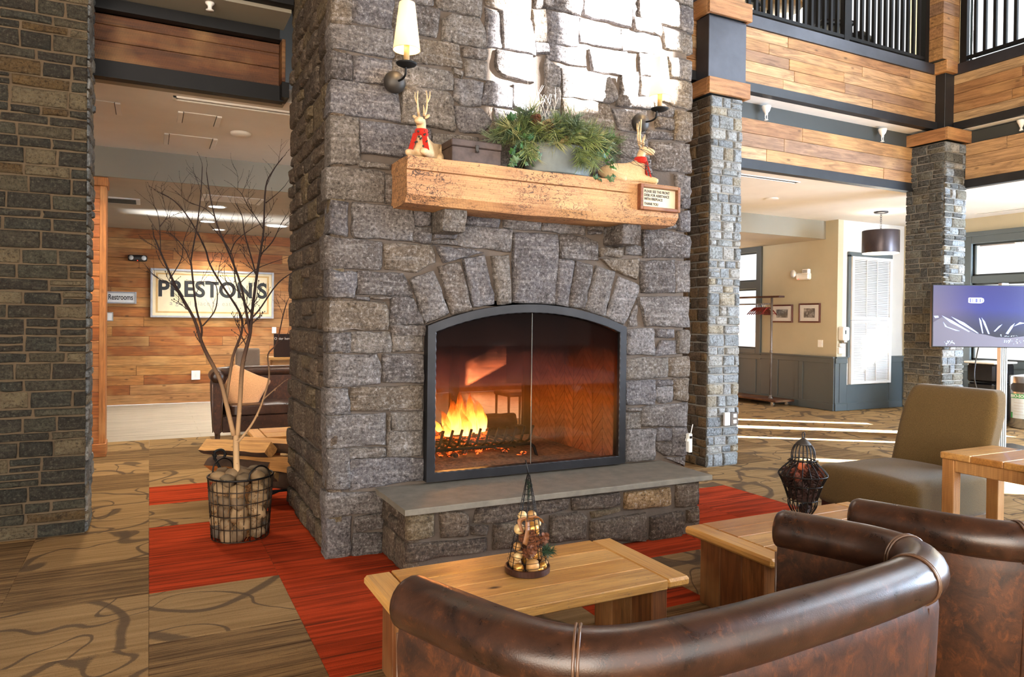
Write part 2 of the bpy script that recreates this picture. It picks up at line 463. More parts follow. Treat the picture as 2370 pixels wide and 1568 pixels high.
# ------------------------------------------------------------------ geometry helpers
class MB:
    """collects shapes; build() links them as ONE mesh object"""
    def __init__(s): s.v = []; s.f = []; s.mi = []
    def add(s, vs, fs, m=0):
        o = len(s.v)
        s.v += [tuple(p) for p in vs]
        s.f += [tuple(i + o for i in f) for f in fs]
        s.mi += [m] * len(fs)
        return s
    def bx(s, x0, y0, z0, x1, y1, z1, m=0, mat=None):
        vs = [(x0, y0, z0), (x1, y0, z0), (x1, y1, z0), (x0, y1, z0), (x0, y0, z1), (x1, y0, z1), (x1, y1, z1), (x0, y1, z1)]
        if mat: vs = [mat @ Vector(p) for p in vs]
        return s.add(vs, [(0, 3, 2, 1), (4, 5, 6, 7), (0, 1, 5, 4), (1, 2, 6, 5), (2, 3, 7, 6), (3, 0, 4, 7)], m)
    def cham(s, x0, y0, z0, x1, y1, z1, c=0.004, m=0, mat=None):
        """box with chamfered edges (24 vertices)"""
        lo, hi = (x0, y0, z0), (x1, y1, z1)
        vs = []; idx = {}
        for sx in (0, 1):
            for sy in (0, 1):
                for sz in (0, 1):
                    for ax in range(3):
                        p = []
                        for k, sg in enumerate((sx, sy, sz)):
                            base = (lo, hi)[sg][k]
                            p.append(base if k == ax else base + (c if sg == 0 else -c))
                        idx[(sx, sy, sz, ax)] = len(vs); vs.append(p)
        fs = []
        for ax in range(3):
            for sg in (0, 1):
                a, b = [k for k in range(3) if k != ax]
                q = []
                for i, j in ((0, 0), (1, 0), (1, 1), (0, 1)):
                    t = [0, 0, 0]; t[ax] = sg; t[a] = i; t[b] = j
                    q.append(idx[(*t, ax)])
                fs.append(q)
        for ax in range(3):
            a, b = [k for k in range(3) if k != ax]
            for i in (0, 1):
                for j in (0, 1):
                    t0 = [0, 0, 0]; t0[a] = i; t0[b] = j
                    t1 = list(t0); t1[ax] = 1
                    fs.append((idx[(*t0, a)], idx[(*t0, b)], idx[(*t1, b)], idx[(*t1, a)]))
        for sx in (0, 1):
            for sy in (0, 1):
                for sz in (0, 1):
                    fs.append(tuple(idx[(sx, sy, sz, k)] for k in range(3)))
        if mat: vs = [mat @ Vector(p) for p in vs]
        return s.add(vs, fs, m)
    def tube(s, pts, r, n=8, m=0, closed=False, cap=True):
        pts = [Vector(p) for p in pts]
        k = len(pts)
        rs = r if isinstance(r, (list, tuple)) else [r] * k
        rings = []; up = None
        for i, p in enumerate(pts):
            if closed: t = pts[(i + 1) % k] - pts[i - 1]
            else: t = pts[min(i + 1, k - 1)] - pts[max(i - 1, 0)]
            if t.length < 1e-9: t = Vector((0, 0, 1))
            t.normalize()
            if up is None:
                up = Vector((0, 0, 1)) if abs(t.z) < 0.9 else Vector((1, 0, 0))
            u = (up - t * up.dot(t))
            if u.length < 1e-6: u = t.orthogonal()
            u.normalize(); up = u
            w_ = t.cross(u)
            rings.append([p + (u * math.cos(2 * PI * j / n) + w_ * math.sin(2 * PI * j / n)) * rs[i] for j in range(n)])
        vs = [q for rg in rings for q in rg]; fs = []
        for i in range(k if closed else k - 1):
            a, b = i * n, ((i + 1) % k) * n
            for j in range(n):
                fs.append((a + j, a + (j + 1) % n, b + (j + 1) % n, b + j))
        if cap and not closed:
            fs.append(tuple(range(n - 1, -1, -1)))
            fs.append(tuple((k - 1) * n + j for j in range(n)))
        return s.add(vs, fs, m)
    def lathe(s, prof, n=24, c=(0, 0, 0), m=0, mat=None, cap=True, sx=1.0, sy=1.0):
        vs = []; fs = []
        for r, z in prof:
            for j in range(n):
                a = 2 * PI * j / n
                p = Vector((r * math.cos(a) * sx, r * math.sin(a) * sy, z))
                if mat: p = mat @ p
                vs.append(p + Vector(c))
        for i in range(len(prof) - 1):
            for j in range(n):
                fs.append((i * n + j, i * n + (j + 1) % n, (i + 1) * n + (j + 1) % n, (i + 1) * n + j))
        if cap:
            if prof[0][0] > 1e-5: fs.append(tuple(range(n - 1, -1, -1)))
            if prof[-1][0] > 1e-5: fs.append(tuple((len(prof) - 1) * n + j for j in range(n)))
        return s.add(vs, fs, m)
    def ball(s, c, r, seg=14, rings=9, m=0, mat=None, nz=0.0, seed=0.0):
        rr = r if isinstance(r, (list, tuple)) else (r, r, r)
        vs = []; fs = []
        for i in range(rings + 1):
            th = PI * i / rings
            for j in range(seg):
                ph = 2 * PI * j / seg
                d = Vector((math.sin(th) * math.cos(ph), math.sin(th) * math.sin(ph), -math.cos(th)))
                k = 1.0
                if nz: k += nz * noise.noise(d * 1.6 + Vector((seed, seed * 1.7, -seed)))
                p = Vector((d.x * rr[0], d.y * rr[1], d.z * rr[2])) * k
                if mat: p = mat @ p
                vs.append(p + Vector(c))
        for i in range(rings):
            for j in range(seg):
                fs.append((i * seg + j, i * seg + (j + 1) % seg, (i + 1) * seg + (j + 1) % seg, (i + 1) * seg + j))
        return s.add(vs, fs, m)
    def prism(s, poly, fn, d0, d1, m=0):
        """polygon (u,v) extruded from depth d0 to d1; fn(u,v,d)->xyz"""
        n = len(poly)
        vs = [fn(u, v, d0) for u, v in poly] + [fn(u, v, d1) for u, v in poly]
        fs = [tuple(range(n - 1, -1, -1)), tuple(range(n, 2 * n))]
        for i in range(n): fs.append((i, (i + 1) % n, n + (i + 1) % n, n + i))
        return s.add(vs, fs, m)
    def rbox(s, c, h, r, n=8, fn=None, m=0):
        """rounded box: centre c, half sizes h, corner radius r; fn deforms"""
        vs = []; fs = []; ids = {}
        def vert(q):
            key = tuple(round(t, 4) for t in q)
            if key in ids: return ids[key]
            p = Vector((q[0] * h[0], q[1] * h[1], q[2] * h[2]))
            inn = Vector([max(-(h[k] - r), min(h[k] - r, p[k])) for k in range(3)])
            d = p - inn
            if d.length > 1e-9: p = inn + d.normalized() * r
            p = p + Vector(c)
            if fn: p = Vector(fn(p))
            ids[key] = len(vs); vs.append(p)
            return ids[key]
        g = [-1 + 2 * i / n for i in range(n + 1)]
        g = [math.copysign(abs(t) ** 0.7, t) for t in g]
        for ax in range(3):
            a, b = (ax + 1) % 3, (ax + 2) % 3
            for sg in (-1, 1):
                for i in range(n):
                    for j in range(n):
                        q = []
                        for (u, v_) in ((i, j), (i + 1, j), (i + 1, j + 1), (i, j + 1)):
                            t = [0, 0, 0]; t[ax] = sg; t[a] = g[u]; t[b] = g[v_]
                            q.append(vert(t))
                        fs.append(q if sg > 0 else q[::-1])
        return s.add(vs, fs, m)
    def mesh(s, name, mats, smooth=False):
        me = bpy.data.meshes.new(name)
        me.from_pydata(s.v, [], s.f)
        for mt in (mats if isinstance(mats, (list, tuple)) else [mats]): me.materials.append(mt)
        if any(s.mi): me.polygons.foreach_set('material_index', s.mi)
        if smooth: me.polygons.foreach_set('use_smooth', [True] * len(me.polygons))
        me.update()
        bm = bmesh.new(); bm.from_mesh(me)
        bmesh.ops.recalc_face_normals(bm, faces=bm.faces)
        bm.to_mesh(me); bm.free()
        return me
    def build(s, name, mats, parent=None, smooth=False, auto=None, bevel=0.0, local=False):
        o = link(name, s.mesh(name, mats, smooth or auto is not None), parent, local)
        if auto is not None: o.data.set_sharp_from_angle(angle=R(auto))
        if bevel:
            b = o.modifiers.new('bevel', 'BEVEL'); b.width = bevel; b.segments = 2; b.limit_method = 'ANGLE'
        return o

WM = {}
def wmat(o): return WM.get(o.name, Matrix.Identity(4))
def link(name, data, parent=None, local=False):
    o = bpy.data.objects.new(name, data)
    COL.objects.link(o)
    if parent is not None:
        o.parent = parent
        if local: WM[o.name] = wmat(parent).copy()
        else: o.matrix_parent_inverse = wmat(parent).inverted()
    return o
def tag(o, label=None, cat=None, group=None, kind=None):
    if label: o['label'] = label
    if cat: o['category'] = cat
    if group: o['group'] = group
    if kind: o['kind'] = kind
    return o
def thing(name, label, cat, loc=(0, 0, 0), rotz=0.0, group=None):
    o = bpy.data.objects.new(name, None)
    o.empty_display_size = 0.1
    COL.objects.link(o)
    o.location = loc; o.rotation_euler = (0, 0, rotz)
    WM[o.name] = Matrix.Translation(loc) @ Matrix.Rotation(rotz, 4, 'Z')
    return tag(o, label, cat, group)
def structure(name, mb, mats, label=None, **kw):
    o = mb.build(name, mats, **kw)
    o['kind'] = 'structure'
    if label: o['label'] = label
    return o
def dup(root, loc, rotz=None, label=None, group=None):
    r = root.copy(); COL.objects.link(r)
    r.location = loc
    if rotz is not None: r.rotation_euler = (0, 0, rotz)
    if label: r['label'] = label
    if group: r['group'] = group
    for ch in list(root.children):
        c = ch.copy(); COL.objects.link(c); c.parent = r; c.matrix_parent_inverse = ch.matrix_parent_inverse.copy()
        for g in list(ch.children):
            d = g.copy(); COL.objects.link(d); d.parent = c; d.matrix_parent_inverse = g.matrix_parent_inverse.copy()
    return r
def spline(pts, k=8, closed=False):
    P = [Vector(p) for p in pts]; out = []; n = len(P)
    for i in range(n if closed else n - 1):
        if closed: a, b, c, d = P[i - 1], P[i], P[(i + 1) % n], P[(i + 2) % n]
        else: a, b, c, d = P[max(i - 1, 0)], P[i], P[i + 1], P[min(i + 2, n - 1)]
        for j in range(k):
            t = j / k
            out.append(0.5 * ((2 * b) + (c - a) * t + (2 * a - 5 * b + 4 * c - d) * t * t + (3 * b - a - 3 * c + d) * t ** 3))
    if not closed: out.append(P[-1])
    return out
def text(body, size, loc, rot, mat, parent, name='lettering', bold=0.0, align='CENTER', spacing=1.0, ext=0.0008, sx=1.0):
    c = bpy.data.curves.new(name, 'FONT')
    c.body = body; c.size = size; c.align_x = align; c.align_y = 'CENTER'
    c.extrude = ext; c.offset = bold; c.space_character = spacing
    c.materials.append(mat)
    tmp = bpy.data.objects.new(name, c)
    me = bpy.data.meshes.new_from_object(tmp)
    me.name = name
    bpy.data.objects.remove(tmp); bpy.data.curves.remove(c)
    if not me.materials: me.materials.append(mat)
    o = link(name, me, parent)
    o.location = loc; o.rotation_euler = rot; o.scale = (sx, 1, 1)
    return o

# ------------------------------------------------------------------ stone facing
def stone(poly, fn, proud, back, seed, rough=0.010, n_edge=4):
    """one rock-faced stone: polygon (u,v) on a wall, fn(u,v,outwards)->xyz"""
    n = len(poly)
    cu = sum(p[0] for p in poly) / n; cv = sum(p[1] for p in poly) / n
    per = []
    for i in range(n):
        a, b = poly[i], poly[(i + 1) % n]
        L = math.hypot(b[0] - a[0], b[1] - a[1])
        k = max(2, min(n_edge, int(L / 0.05) + 1))
        for j in range(k):
            t = j / k
            per.append((a[0] + (b[0] - a[0]) * t, a[1] + (b[1] - a[1]) * t, j == 0))
    m = len(per)
    def nz(u, v, s, k): return noise.noise(Vector((u * k + seed, v * k - seed, s)))
    size = min(max(abs(p[0] - cu) for p in poly), max(abs(p[1] - cv) for p in poly))
    rings = []
    def ring(shr, d, jit, rgh, cornercut):
        out = []
        for (u, v, corner) in per:
            du, dv = cu - u, cv - v
            L = math.hypot(du, dv) or 1
            s = shr * (1.9 if corner and cornercut else 1.0)
            uu = u + du / L * s + nz(u, v, 3.1, 14) * jit
            vv = v + dv / L * s + nz(u, v, 7.7, 14) * jit
            out.append(fn(uu, vv, d + nz(uu, vv, 1.3, 9) * rgh + nz(uu, vv, 5.3, 24) * rgh * 0.5))
        return out
    jj = rough * 0.75
    rings.append(ring(0.004, back, jj * 0.7, 0, True))
    rings.append(ring(0.002, proud * 0.45, jj, 0.003, True))
    rings.append(ring(0.009, proud * 0.85, jj, rough * 0.7, True))
    for q in (0.32, 0.66):
        out = []
        for (u, v, corner) in per:
            uu = u + (cu - u) * q; vv = v + (cv - v) * q
            out.append(fn(uu, vv, proud * (1.0 + 0.12 * q) + nz(uu, vv, 1.3, 9) * rough + nz(uu, vv, 5.3, 24) * rough * 0.6))
        rings.append(out)
    vs = [p for rg in rings for p in rg]
    vs.append(fn(cu, cv, proud * 1.12 + nz(cu, cv, 1.3, 9) * rough))
    fs = []
    for i in range(len(rings) - 1):
        for j in range(m):
            fs.append((i * m + j, i * m + (j + 1) % m, (i + 1) * m + (j + 1) % m, (i + 1) * m + j))
    b = (len(rings) - 1) * m
    for j in range(m): fs.append((b + j, b + (j + 1) % m, len(vs) - 1))
    return MB().add(vs, fs)

def lay_stones(parent, fn, u0, u1, v0, v1, hmin, hmax, wmin, wmax, joint, proud, mats, back=-0.05, seed=1, split=0.25, skip=None, n_edge=3, rough=0.008):
    """irregular courses of stones over a rectangle of wall"""
    rn = random.Random(seed)
    v = v0; cnt = 0
    while v < v1 - hmin * 0.4:
        h = rn.uniform(hmin, hmax)
        if v1 - (v + h) < hmin * 0.6: h = v1 - v
        u = u0
        while u < u1 - 1e-3:
            wd = rn.uniform(wmin, wmax)
            if u1 - (u + wd) < wmin * 0.6: wd = u1 - u
            cells = [(u, v, u + wd, v + h)]
            if h > hmin * 1.45 and rn.random() < split:
                t = v + h * rn.uniform(0.38, 0.62)
                cells = [(u, v, u + wd, t), (u, t, u + wd, v + h)]
            for a, b, c, d in cells:
                if skip and skip(a, b, c, d): continue
                g = joint / 2
                jt = lambda k=1.0: rn.uniform(-0.35, 0.5) * joint * k
                poly = [(a + g + jt(0.5), b + g + jt(0.7)), (c - g - jt(0.5), b + g + jt(0.7)), (c - g - jt(0.5), d - g - jt(0.7)), (a + g + jt(0.5), d - g - jt(0.7))]
                if rn.random() < 0.25 and (c - a) > 0.1:
                    k = rn.uniform(0.2, 0.5)
                    poly.insert(2, (c - g - (c - a) * 0.02, b + (d - b) * k)) if rn.random() < .3 else poly.insert(4, (a + g + (c - a) * 0.03, b + (d - b) * k))
                mb = stone(poly, fn, proud * rn.uniform(0.6, 1.25), back, rn.uniform(0, 90), rough, n_edge)
                mb.build('stone', rn.choice(mats), parent, auto=50)
                cnt += 1
            u += wd
        v += h
    return cnt

def boards(parent, axis, u0, u1, z0, z1, face, thick, rows, mat, lmin=0.9, lmax=2.4, seed=3, out=1, name='plank', gap=0.004):
    """rows of boards on a vertical plane. axis 'x': plane y=face, u along x; axis 'y': plane x=face, u along y. out = sign of the outward normal"""
    rn = random.Random(seed)
    hh = (z1 - z0) / rows if isinstance(rows, int) else None
    zs = [z0 + i * hh for i in range(rows + 1)] if hh else rows
    for i in range(len(zs) - 1):
        u = u0
        first = True
        while u < u1 - 1e-3:
            L = rn.uniform(lmin, lmax) * (rn.uniform(0.3, 0.9) if first else 1)
            first = False
            if u1 - (u + L) < lmin * 0.5: L = u1 - u
            p = rn.uniform(0, 0.006)
            hz = (zs[i + 1] - zs[i]) / 2 - gap / 2
            lx = L / 2 - gap / 2
            mb = MB().cham(-lx, -thick / 2, -hz, lx, thick / 2, hz, 0.003)
            o = mb.build(name, mat, parent)
            off = face - out * (thick / 2) + out * p
            if axis == 'x':
                o.location = (u + L / 2, off, (zs[i] + zs[i + 1]) / 2)
            else:
                o.location = (off, u + L / 2, (zs[i] + zs[i + 1]) / 2)
                o.rotation_euler = (0, 0, PI / 2)
            u += L

# ================================================================== THE SETTING
fl = MB().bx(-4, -6, -0.12, 13.05, 9.9, -0.003, 0).bx(-4, 9.9, -0.12, -1.5, 14.6, -0.003, 0).bx(9.36, 9.9, -0.12, 13.05, 14.6, -0.003, 0)
floor = structure('floor', fl, CARPET['swirl'])
PITCH = 0.72
tile_me = {k: MB().cham(-0.3592, -0.3592, -0.010, 0.3592, 0.3592, 0, 0.0015).mesh('carpet_tile_' + k, CARPET[k]) for k in CARPET}
KIND = {(0, -1): 'stripe', (0, 0): 'swirl', (0, 1): 'red', (0, 2): 'red', (0, 3): 'swirl', (0, 4): 'red', (0, 5): 'swirl', (0, 6): 'stripe', (0, 7): 'stripe',
        (0, -2): 'swirl', (-1, 1): 'stripe', (-1, 0): 'swirl', (-1, -1): 'swirl', (-1, 2): 'swirl', (-1, 3): 'swirl', (-1, 4): 'swirl', (-1, 5): 'stripe', (-1, 6): 'swirl', (-1, 7): 'stripe',
        (1, -2): 'stripe', (1, 5): 'swirl', (3, -1): 'red', (2, -1): 'swirl', (4, -1): 'swirl', (5, -1): 'swirl', (4, -2): 'stripe', (3, -2): 'stripe', (5, 1): 'red', (6, 1): 'red', (-2, 1): 'stripe', (-2, 0): 'swirl', (-2, 2): 'stripe'}
for j in range(-1, 5): KIND[(1, j)] = 'red'
for i in range(2, 7): KIND[(i, 0)] = 'red'
for i in range(-3, 13):
    for j in range(-3, 9):
        x0 = 0.006 + PITCH * i; y0 = 3.90 + PITCH * j
        if x0 > 1.1 and x0 + PITCH < 4.05 and y0 > 4.8 and y0 + PITCH < 6.4: continue
        k = KIND.get((i, j)) or ('swirl' if RN.random() < 0.62 else 'stripe')
        o = link('carpet_tile', tile_me[k], floor)
        o.location = (x0 + PITCH / 2, y0 + PITCH / 2, 0)
bd = structure('floor_boards', MB().bx(-1.5, 9.66, -0.12, 9.36, 14.6, -0.004), BOARDS)
for j in range(13):
    y0 = 10.38 + 0.32 * j
    for i, (a, b) in enumerate(((-1.5, 0.62 + 0.5 * (j % 2)), (0.62 + 0.5 * (j % 2), 2.9 + 0.3 * (j % 3)), (2.9 + 0.3 * (j % 3), 5.6), (5.6, 9.36))):
        MB().cham(a + 0.002, y0 + 0.002, -0.01, b - 0.002, y0 + 0.318, 0.0, 0.002).build('floor_board', BOARDS, bd)

# ceilings
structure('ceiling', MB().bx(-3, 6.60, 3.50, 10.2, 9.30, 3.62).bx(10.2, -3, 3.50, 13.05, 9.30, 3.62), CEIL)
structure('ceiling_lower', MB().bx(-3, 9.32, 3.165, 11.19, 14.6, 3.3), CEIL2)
structure('trim_1', MB().bx(-3, 9.30, 3.165, 11.19, 9.32, 3.5), FASCIA)
structure('ceiling_hall', MB().bx(-9, -12, 9.6, 13.25, 10.5, 9.8), W_BEAM)
structure('floor_upper', MB().bx(-3, 6.42, 4.9, 10.0, 12, 5.10).bx(10.0, -3, 4.9, 13.05, 12, 5.10), SOFFITG)

structure('wall_left', MB().bx(-4.75, -12, 0, -4.6, 14.72, 9.6), WALL_W)
# far wall clad in reclaimed boards
wall_back = structure('wall_back', MB().bx(-3, 14.62, 0, 9.4, 14.72, 3.3), W_DARK)
boards(wall_back, 'x', -2.2, 9.3, 0.0, 3.165, 14.60, 0.02, 18, W_WALL, 1.0, 2.6, 5, out=-1)

# wall on the right with wainscot, window bay
wr = structure('wall_right', MB().bx(11.19, 9.03, 0, 11.33, 10.83, 3.5).bx(11.19, 10.83, 0, 11.33, 14.6, 0.96).bx(11.19, 10.83, 3.19, 11.33, 14.6, 3.5).bx(11.19, 12.9, 0.96, 11.33, 14.6, 3.19), CREAM)
wv = structure('wall_alcove', MB().bx(11.33, 9.03, 0, 13.05, 9.15, 3.5), CREAMW)
structure('wall_upper', MB().bx(-3, 11.0, 5.1, 6.2, 11.1, 9.6).bx(6.2, 11.0, 5.1, 7.1, 11.1, 5.5).bx(7.1, 11.0, 5.1, 8.4, 11.1, 9.6).bx(8.4, 11.0, 5.1, 9.6, 11.1, 5.5).bx(9.6, 11.0, 5.1, 13.05, 11.1, 9.6).bx(6.2, 11, 8.6, 9.6, 11.1, 9.6), CREAM)

# east wall with its windows (most of it outside the frame to the right)
OPEN = [(-3.107, -2.80, None, 9.3), (-2.71, -1.86, None, 9.3), (-0.33, 0.65, 0.3, 3.0), (1.25, 1.60, 0.3, 3.0), (3.22, 3.50, 0.3, 3.0), (4.39, 4.85, 0.3, 3.0), (5.49, 5.82, 0.3, 3.0), (6.35, 7.72, 0.95, 3.04), (7.95, 8.65, 1.30, 2.05)]
we = MB()
ys = sorted({-12.0, 9.03} | {o[0] for o in OPEN} | {o[1] for o in OPEN} | {6.7, 7.85})
for a, b in zip(ys, ys[1:]):
    holes = []
    for o in OPEN:
        if o[0] <= a + 1e-6 and o[1] >= b - 1e-6:
            f_ = (lambda yy: 8.265 - 0.379 * (yy + 3.107)) if o[2] is None else (lambda yy, z=o[2]: z)
            holes.append((f_(a), f_(b), o[3]))
    if a >= 6.7 - 1e-6 and b <= 7.85 + 1e-6: holes.append((6.3, 6.3, 8.2))
    holes.sort()
    za, zb = 0.0, 0.0
    def slab(za0, zb0, za1, zb1):
        if za1 - za0 < 1e-4 and zb1 - zb0 < 1e-4: return
        vs = [(13.05, a, za0), (13.25, a, za0), (13.25, b, zb0), (13.05, b, zb0), (13.05, a, za1), (13.25, a, za1), (13.25, b, zb1), (13.05, b, zb1)]
        we.add(vs, [(0, 3, 2, 1), (4, 5, 6, 7), (0, 1, 5, 4), (1, 2, 6, 5), (2, 3, 7, 6), (3, 0, 4, 7)])
    for h0, h1, h2 in holes:
        slab(za, zb, h0, h1); za = zb = h2
    slab(za, zb, 9.6, 9.6)
wall_east = structure('wall_east', we, CREAM)

def window_x(name, xf, y0, y1, z0, z1, bars, side=-1, fw=0.13, label=None):
    """window in a wall that faces the hall: casing, transom bars, panes (x = const)"""
    cas = MB()
    d0, d1 = xf + side * 0.05, xf + 0.10
    lo, hi = min(d0, d1), max(d0, d1)
    cas.cham(lo, y0, z0, hi, y0 + fw, z1, 0.006); cas.cham(lo, y1 - fw, z0, hi, y1, z1, 0.006)
    cas.cham(lo, y0 + fw, z1 - fw, hi, y1 - fw, z1, 0.006); cas.cham(lo, y0 + fw, z0, hi, y1 - fw, z0 + fw * 0.8, 0.006)
    o = structure(name, cas, WAINS)
    zz = [z0 + fw * 0.8] + [b for q in bars for b in q] + [z1 - fw]
    for q in bars:
        MB().cham(lo + 0.015, y0 + fw, q[0], hi - 0.01, y1 - fw, q[1], 0.008).build('window_bar', WAINS, o)
    for k in range(0, len(zz), 2):
        MB().bx(xf + 0.045, y0 + fw, zz[k], xf + 0.05, y1 - fw, zz[k + 1]).build('pane', PANE, o)
        s = MB()
        for (a, b, c, d) in ((y0 + fw, zz[k], y0 + fw + 0.03, zz[k + 1]), (y1 - fw - 0.03, zz[k], y1 - fw, zz[k + 1]), (y0 + fw, zz[k], y1 - fw, zz[k] + 0.03), (y0 + fw, zz[k + 1] - 0.03, y1 - fw, zz[k + 1])):
            s.bx(xf + 0.025, a, b, xf + 0.07, c, d)
        s.build('sash', SOFFITG, o)
    return o
window_x('window_1', 11.19, 10.83, 12.9, 0.96, 3.19, [(2.30, 2.46)])
window_x('window_2', 13.05, 6.22, 7.85, 0.88, 3.17, [(2.34, 2.47)])
window_x('window_3', 13.05, 6.62, 7.93, 6.22, 8.3, [], fw=0.1)
window_x('window_4', 13.05, 7.88, 8.72, 1.22, 2.13, [], fw=0.08)
structure('trim_2', MB().cham(12.99, 6.1, 3.17, 13.05, 7.92, 3.25, 0.006), WAINS)

def wainscot(name, axis, face, u0, u1, stiles, top=0.98):
    """painted panelling: backing, cap rail, stiles, skirting"""
    def b(mb, a, z0, c, z1, d, ch=0.003):
        if axis == 'x': return mb.cham(face - d, a, z0, face, c, z1, ch)
        return mb.cham(a, face - d, z0, c, face, z1, ch)
    o = structure(name, b(MB(), u0, 0, u1, top - 0.02, 0.012), WAINS)
    b(MB(), u0, top - 0.11, u1, top - 0.015, 0.026).build('rail', WAINS, o)
    b(MB(), u0, top - 0.02, u1, top + 0.012, 0.045, 0.006).build('cap_rail', WAINS, o)
    b(MB(), u0, 0.0, u1, 0.13, 0.03, 0.006).build('skirting', WAINS, o)
    b(MB(), u0, 0.13, u1, 0.15, 0.022).build('skirting_bead', WAINS, o)
    for s_ in stiles: b(MB(), s_ - 0.045, 0.15, s_ + 0.045, top - 0.11, 0.026).build('stile', WAINS, o)
    return o
wainscot('trim_3', 'x', 11.19, 9.82, 10.83, [9.90, 10.42])
wainscot('trim_4', 'x', 11.15, 9.03, 9.82, [9.075, 9.775])
wainscot('trim_5', 'x', 11.19, 10.83, 14.5, [11.0, 11.5, 12.0], 0.96)
wainscot('trim_6', 'y', 9.03, 11.15, 11.46, [11.30])
wainscot('trim_7', 'y', 9.03, 12.62, 13.05, [12.68])
structure('trim_8', MB().cham(11.46, 9.00, 0.0, 12.62, 9.03, 0.13, 0.005).bx(11.46, 9.018, 0.13, 12.62, 9.03, 0.47), WAINS)
wainscot('trim_9', 'x', 13.05, 4.0, 9.03, [5.9, 6.7, 7.3, 7.9, 8.5], 0.88)
structure('trim_10', MB().cham(11.44, 8.985, 0.98, 11.50, 9.03, 2.87, 0.005).cham(11.44, 8.985, 2.83, 12.66, 9.03, 2.92, 0.005), WAINS)

structure('sun_block_wall', MB().bx(14.55, 4.9, -0.3, 14.75, 6.75, 3.3), WHITE)  # unseen blocker, added to keep low sun off the floor
structure('sun_block_eave', MB().bx(13.25, 4.3, 3.30, 16.0, 12.0, 3.45), W_BEAM)  # unseen eave, added to keep sun off the upper panes

# ================================================================== BALCONY
def channel_x(mb, x0, x1, y_, z0, z1, fl=0.05, t=0.012):
    mb.bx(x0, y_, z0, x1, y_ + t, z1); mb.bx(x0, y_ - fl * 0.5, z0, x1, y_ + fl * 1.6, z0 + t); return mb
bal = thing('balcony', 'gallery fronted with tan reclaimed boards between dark steel channels, behind the blue-grey stone pillar', 'balcony', (7.7, 6.4, 3.5))
boards(bal, 'x', 5.98, 9.80, 4.407, 5.062, 6.30, 0.03, 5, W_RIGHT, 0.9, 2.4, 21, out=-1)
boards(bal, 'x', 4.10, 5.46, 4.407, 5.062, 6.30, 0.03, 5, W_RIGHT, 0.7, 1.4, 24, out=-1)
boards(bal, 'x', 5.98, 9.62, 3.597, 4.092, 6.55, 0.03, [3.597, 3.75, 3.915, 4.092], W_RIGHT, 0.9, 2.2, 22, out=-1)
boards(bal, 'x', 4.10, 5.46, 3.597, 4.092, 6.55, 0.03, 3, W_RIGHT, 0.8, 1.4, 25, out=-1)
MB().bx(4.08, 6.335, 4.35, 9.92, 6.42, 5.05).build('backing', SOFFITG, bal)
MB().bx(4.08, 6.275, 5.062, 9.93, 6.42, 5.20).build('top_channel', STEEL_P, bal)
MB().bx(4.08, 6.265, 4.31, 9.86, 6.30, 4.405).bx(4.08, 6.25, 4.295, 9.86, 6.36, 4.31).build('lower_channel', STEEL, bal)
MB().bx(4.08, 6.36, 4.295, 10.1, 6.60, 4.33).build('soffit', WHITE, bal)
MB().bx(4.08, 6.585, 4.092, 10.1, 6.62, 4.295).build('upper_band', SOFFITG, bal)
MB().bx(4.08, 6.585, 3.5, 9.65, 6.63, 4.1).build('lower_backing', SOFFITG, bal)
MB().bx(4.08, 6.535, 3.487, 9.65, 6.60, 3.595).bx(4.08, 6.52, 3.475, 9.65, 6.63, 3.487).build('bottom_channel', STEEL, bal)
MB().bx(4.08, 6.55, 5.20, 9.93, 6.60, 5.215).build('nosing', STEEL, bal)

bal2 = thing('balcony', 'gallery fronted with tan boards at the right edge, running towards the viewer', 'balcony', (10.0, 3.5, 3.5))
boards(bal2, 'y', -1.0, 6.17, 4.395, 5.05, 9.92, 0.03, 5, W_RIGHT, 0.9, 2.2, 31, out=-1)
boards(bal2, 'y', -1.0, 6.05, 3.60, 4.09, 10.02, 0.03, 3, W_RIGHT, 0.9, 2.2, 32, out=-1)
MB().bx(9.95, -1, 4.35, 10.02, 6.2, 5.05).build('backing', SOFFITG, bal2)
MB().bx(9.895, -1, 5.05, 10.02, 6.2, 5.19).build('top_channel', STEEL_P, bal2)
MB().bx(9.885, -1, 4.30, 9.92, 6.14, 4.392).bx(9.87, -1, 4.285, 9.94, 6.14, 4.30).build('lower_channel', STEEL, bal2)
MB().bx(9.94, -1, 4.28, 10.10, 6.05, 4.31).build('soffit', WHITE, bal2)
MB().bx(10.05, -1, 4.09, 10.10, 6.05, 4.255).build('upper_band', SOFFITG, bal2)
MB().bx(10.05, -1, 3.5, 10.1, 6.05, 4.1).build('lower_backing', SOFFITG, bal2)
MB().bx(10.005, -1, 3.485, 10.08, 6.05, 3.598).build('bottom_channel', STEEL, bal2)

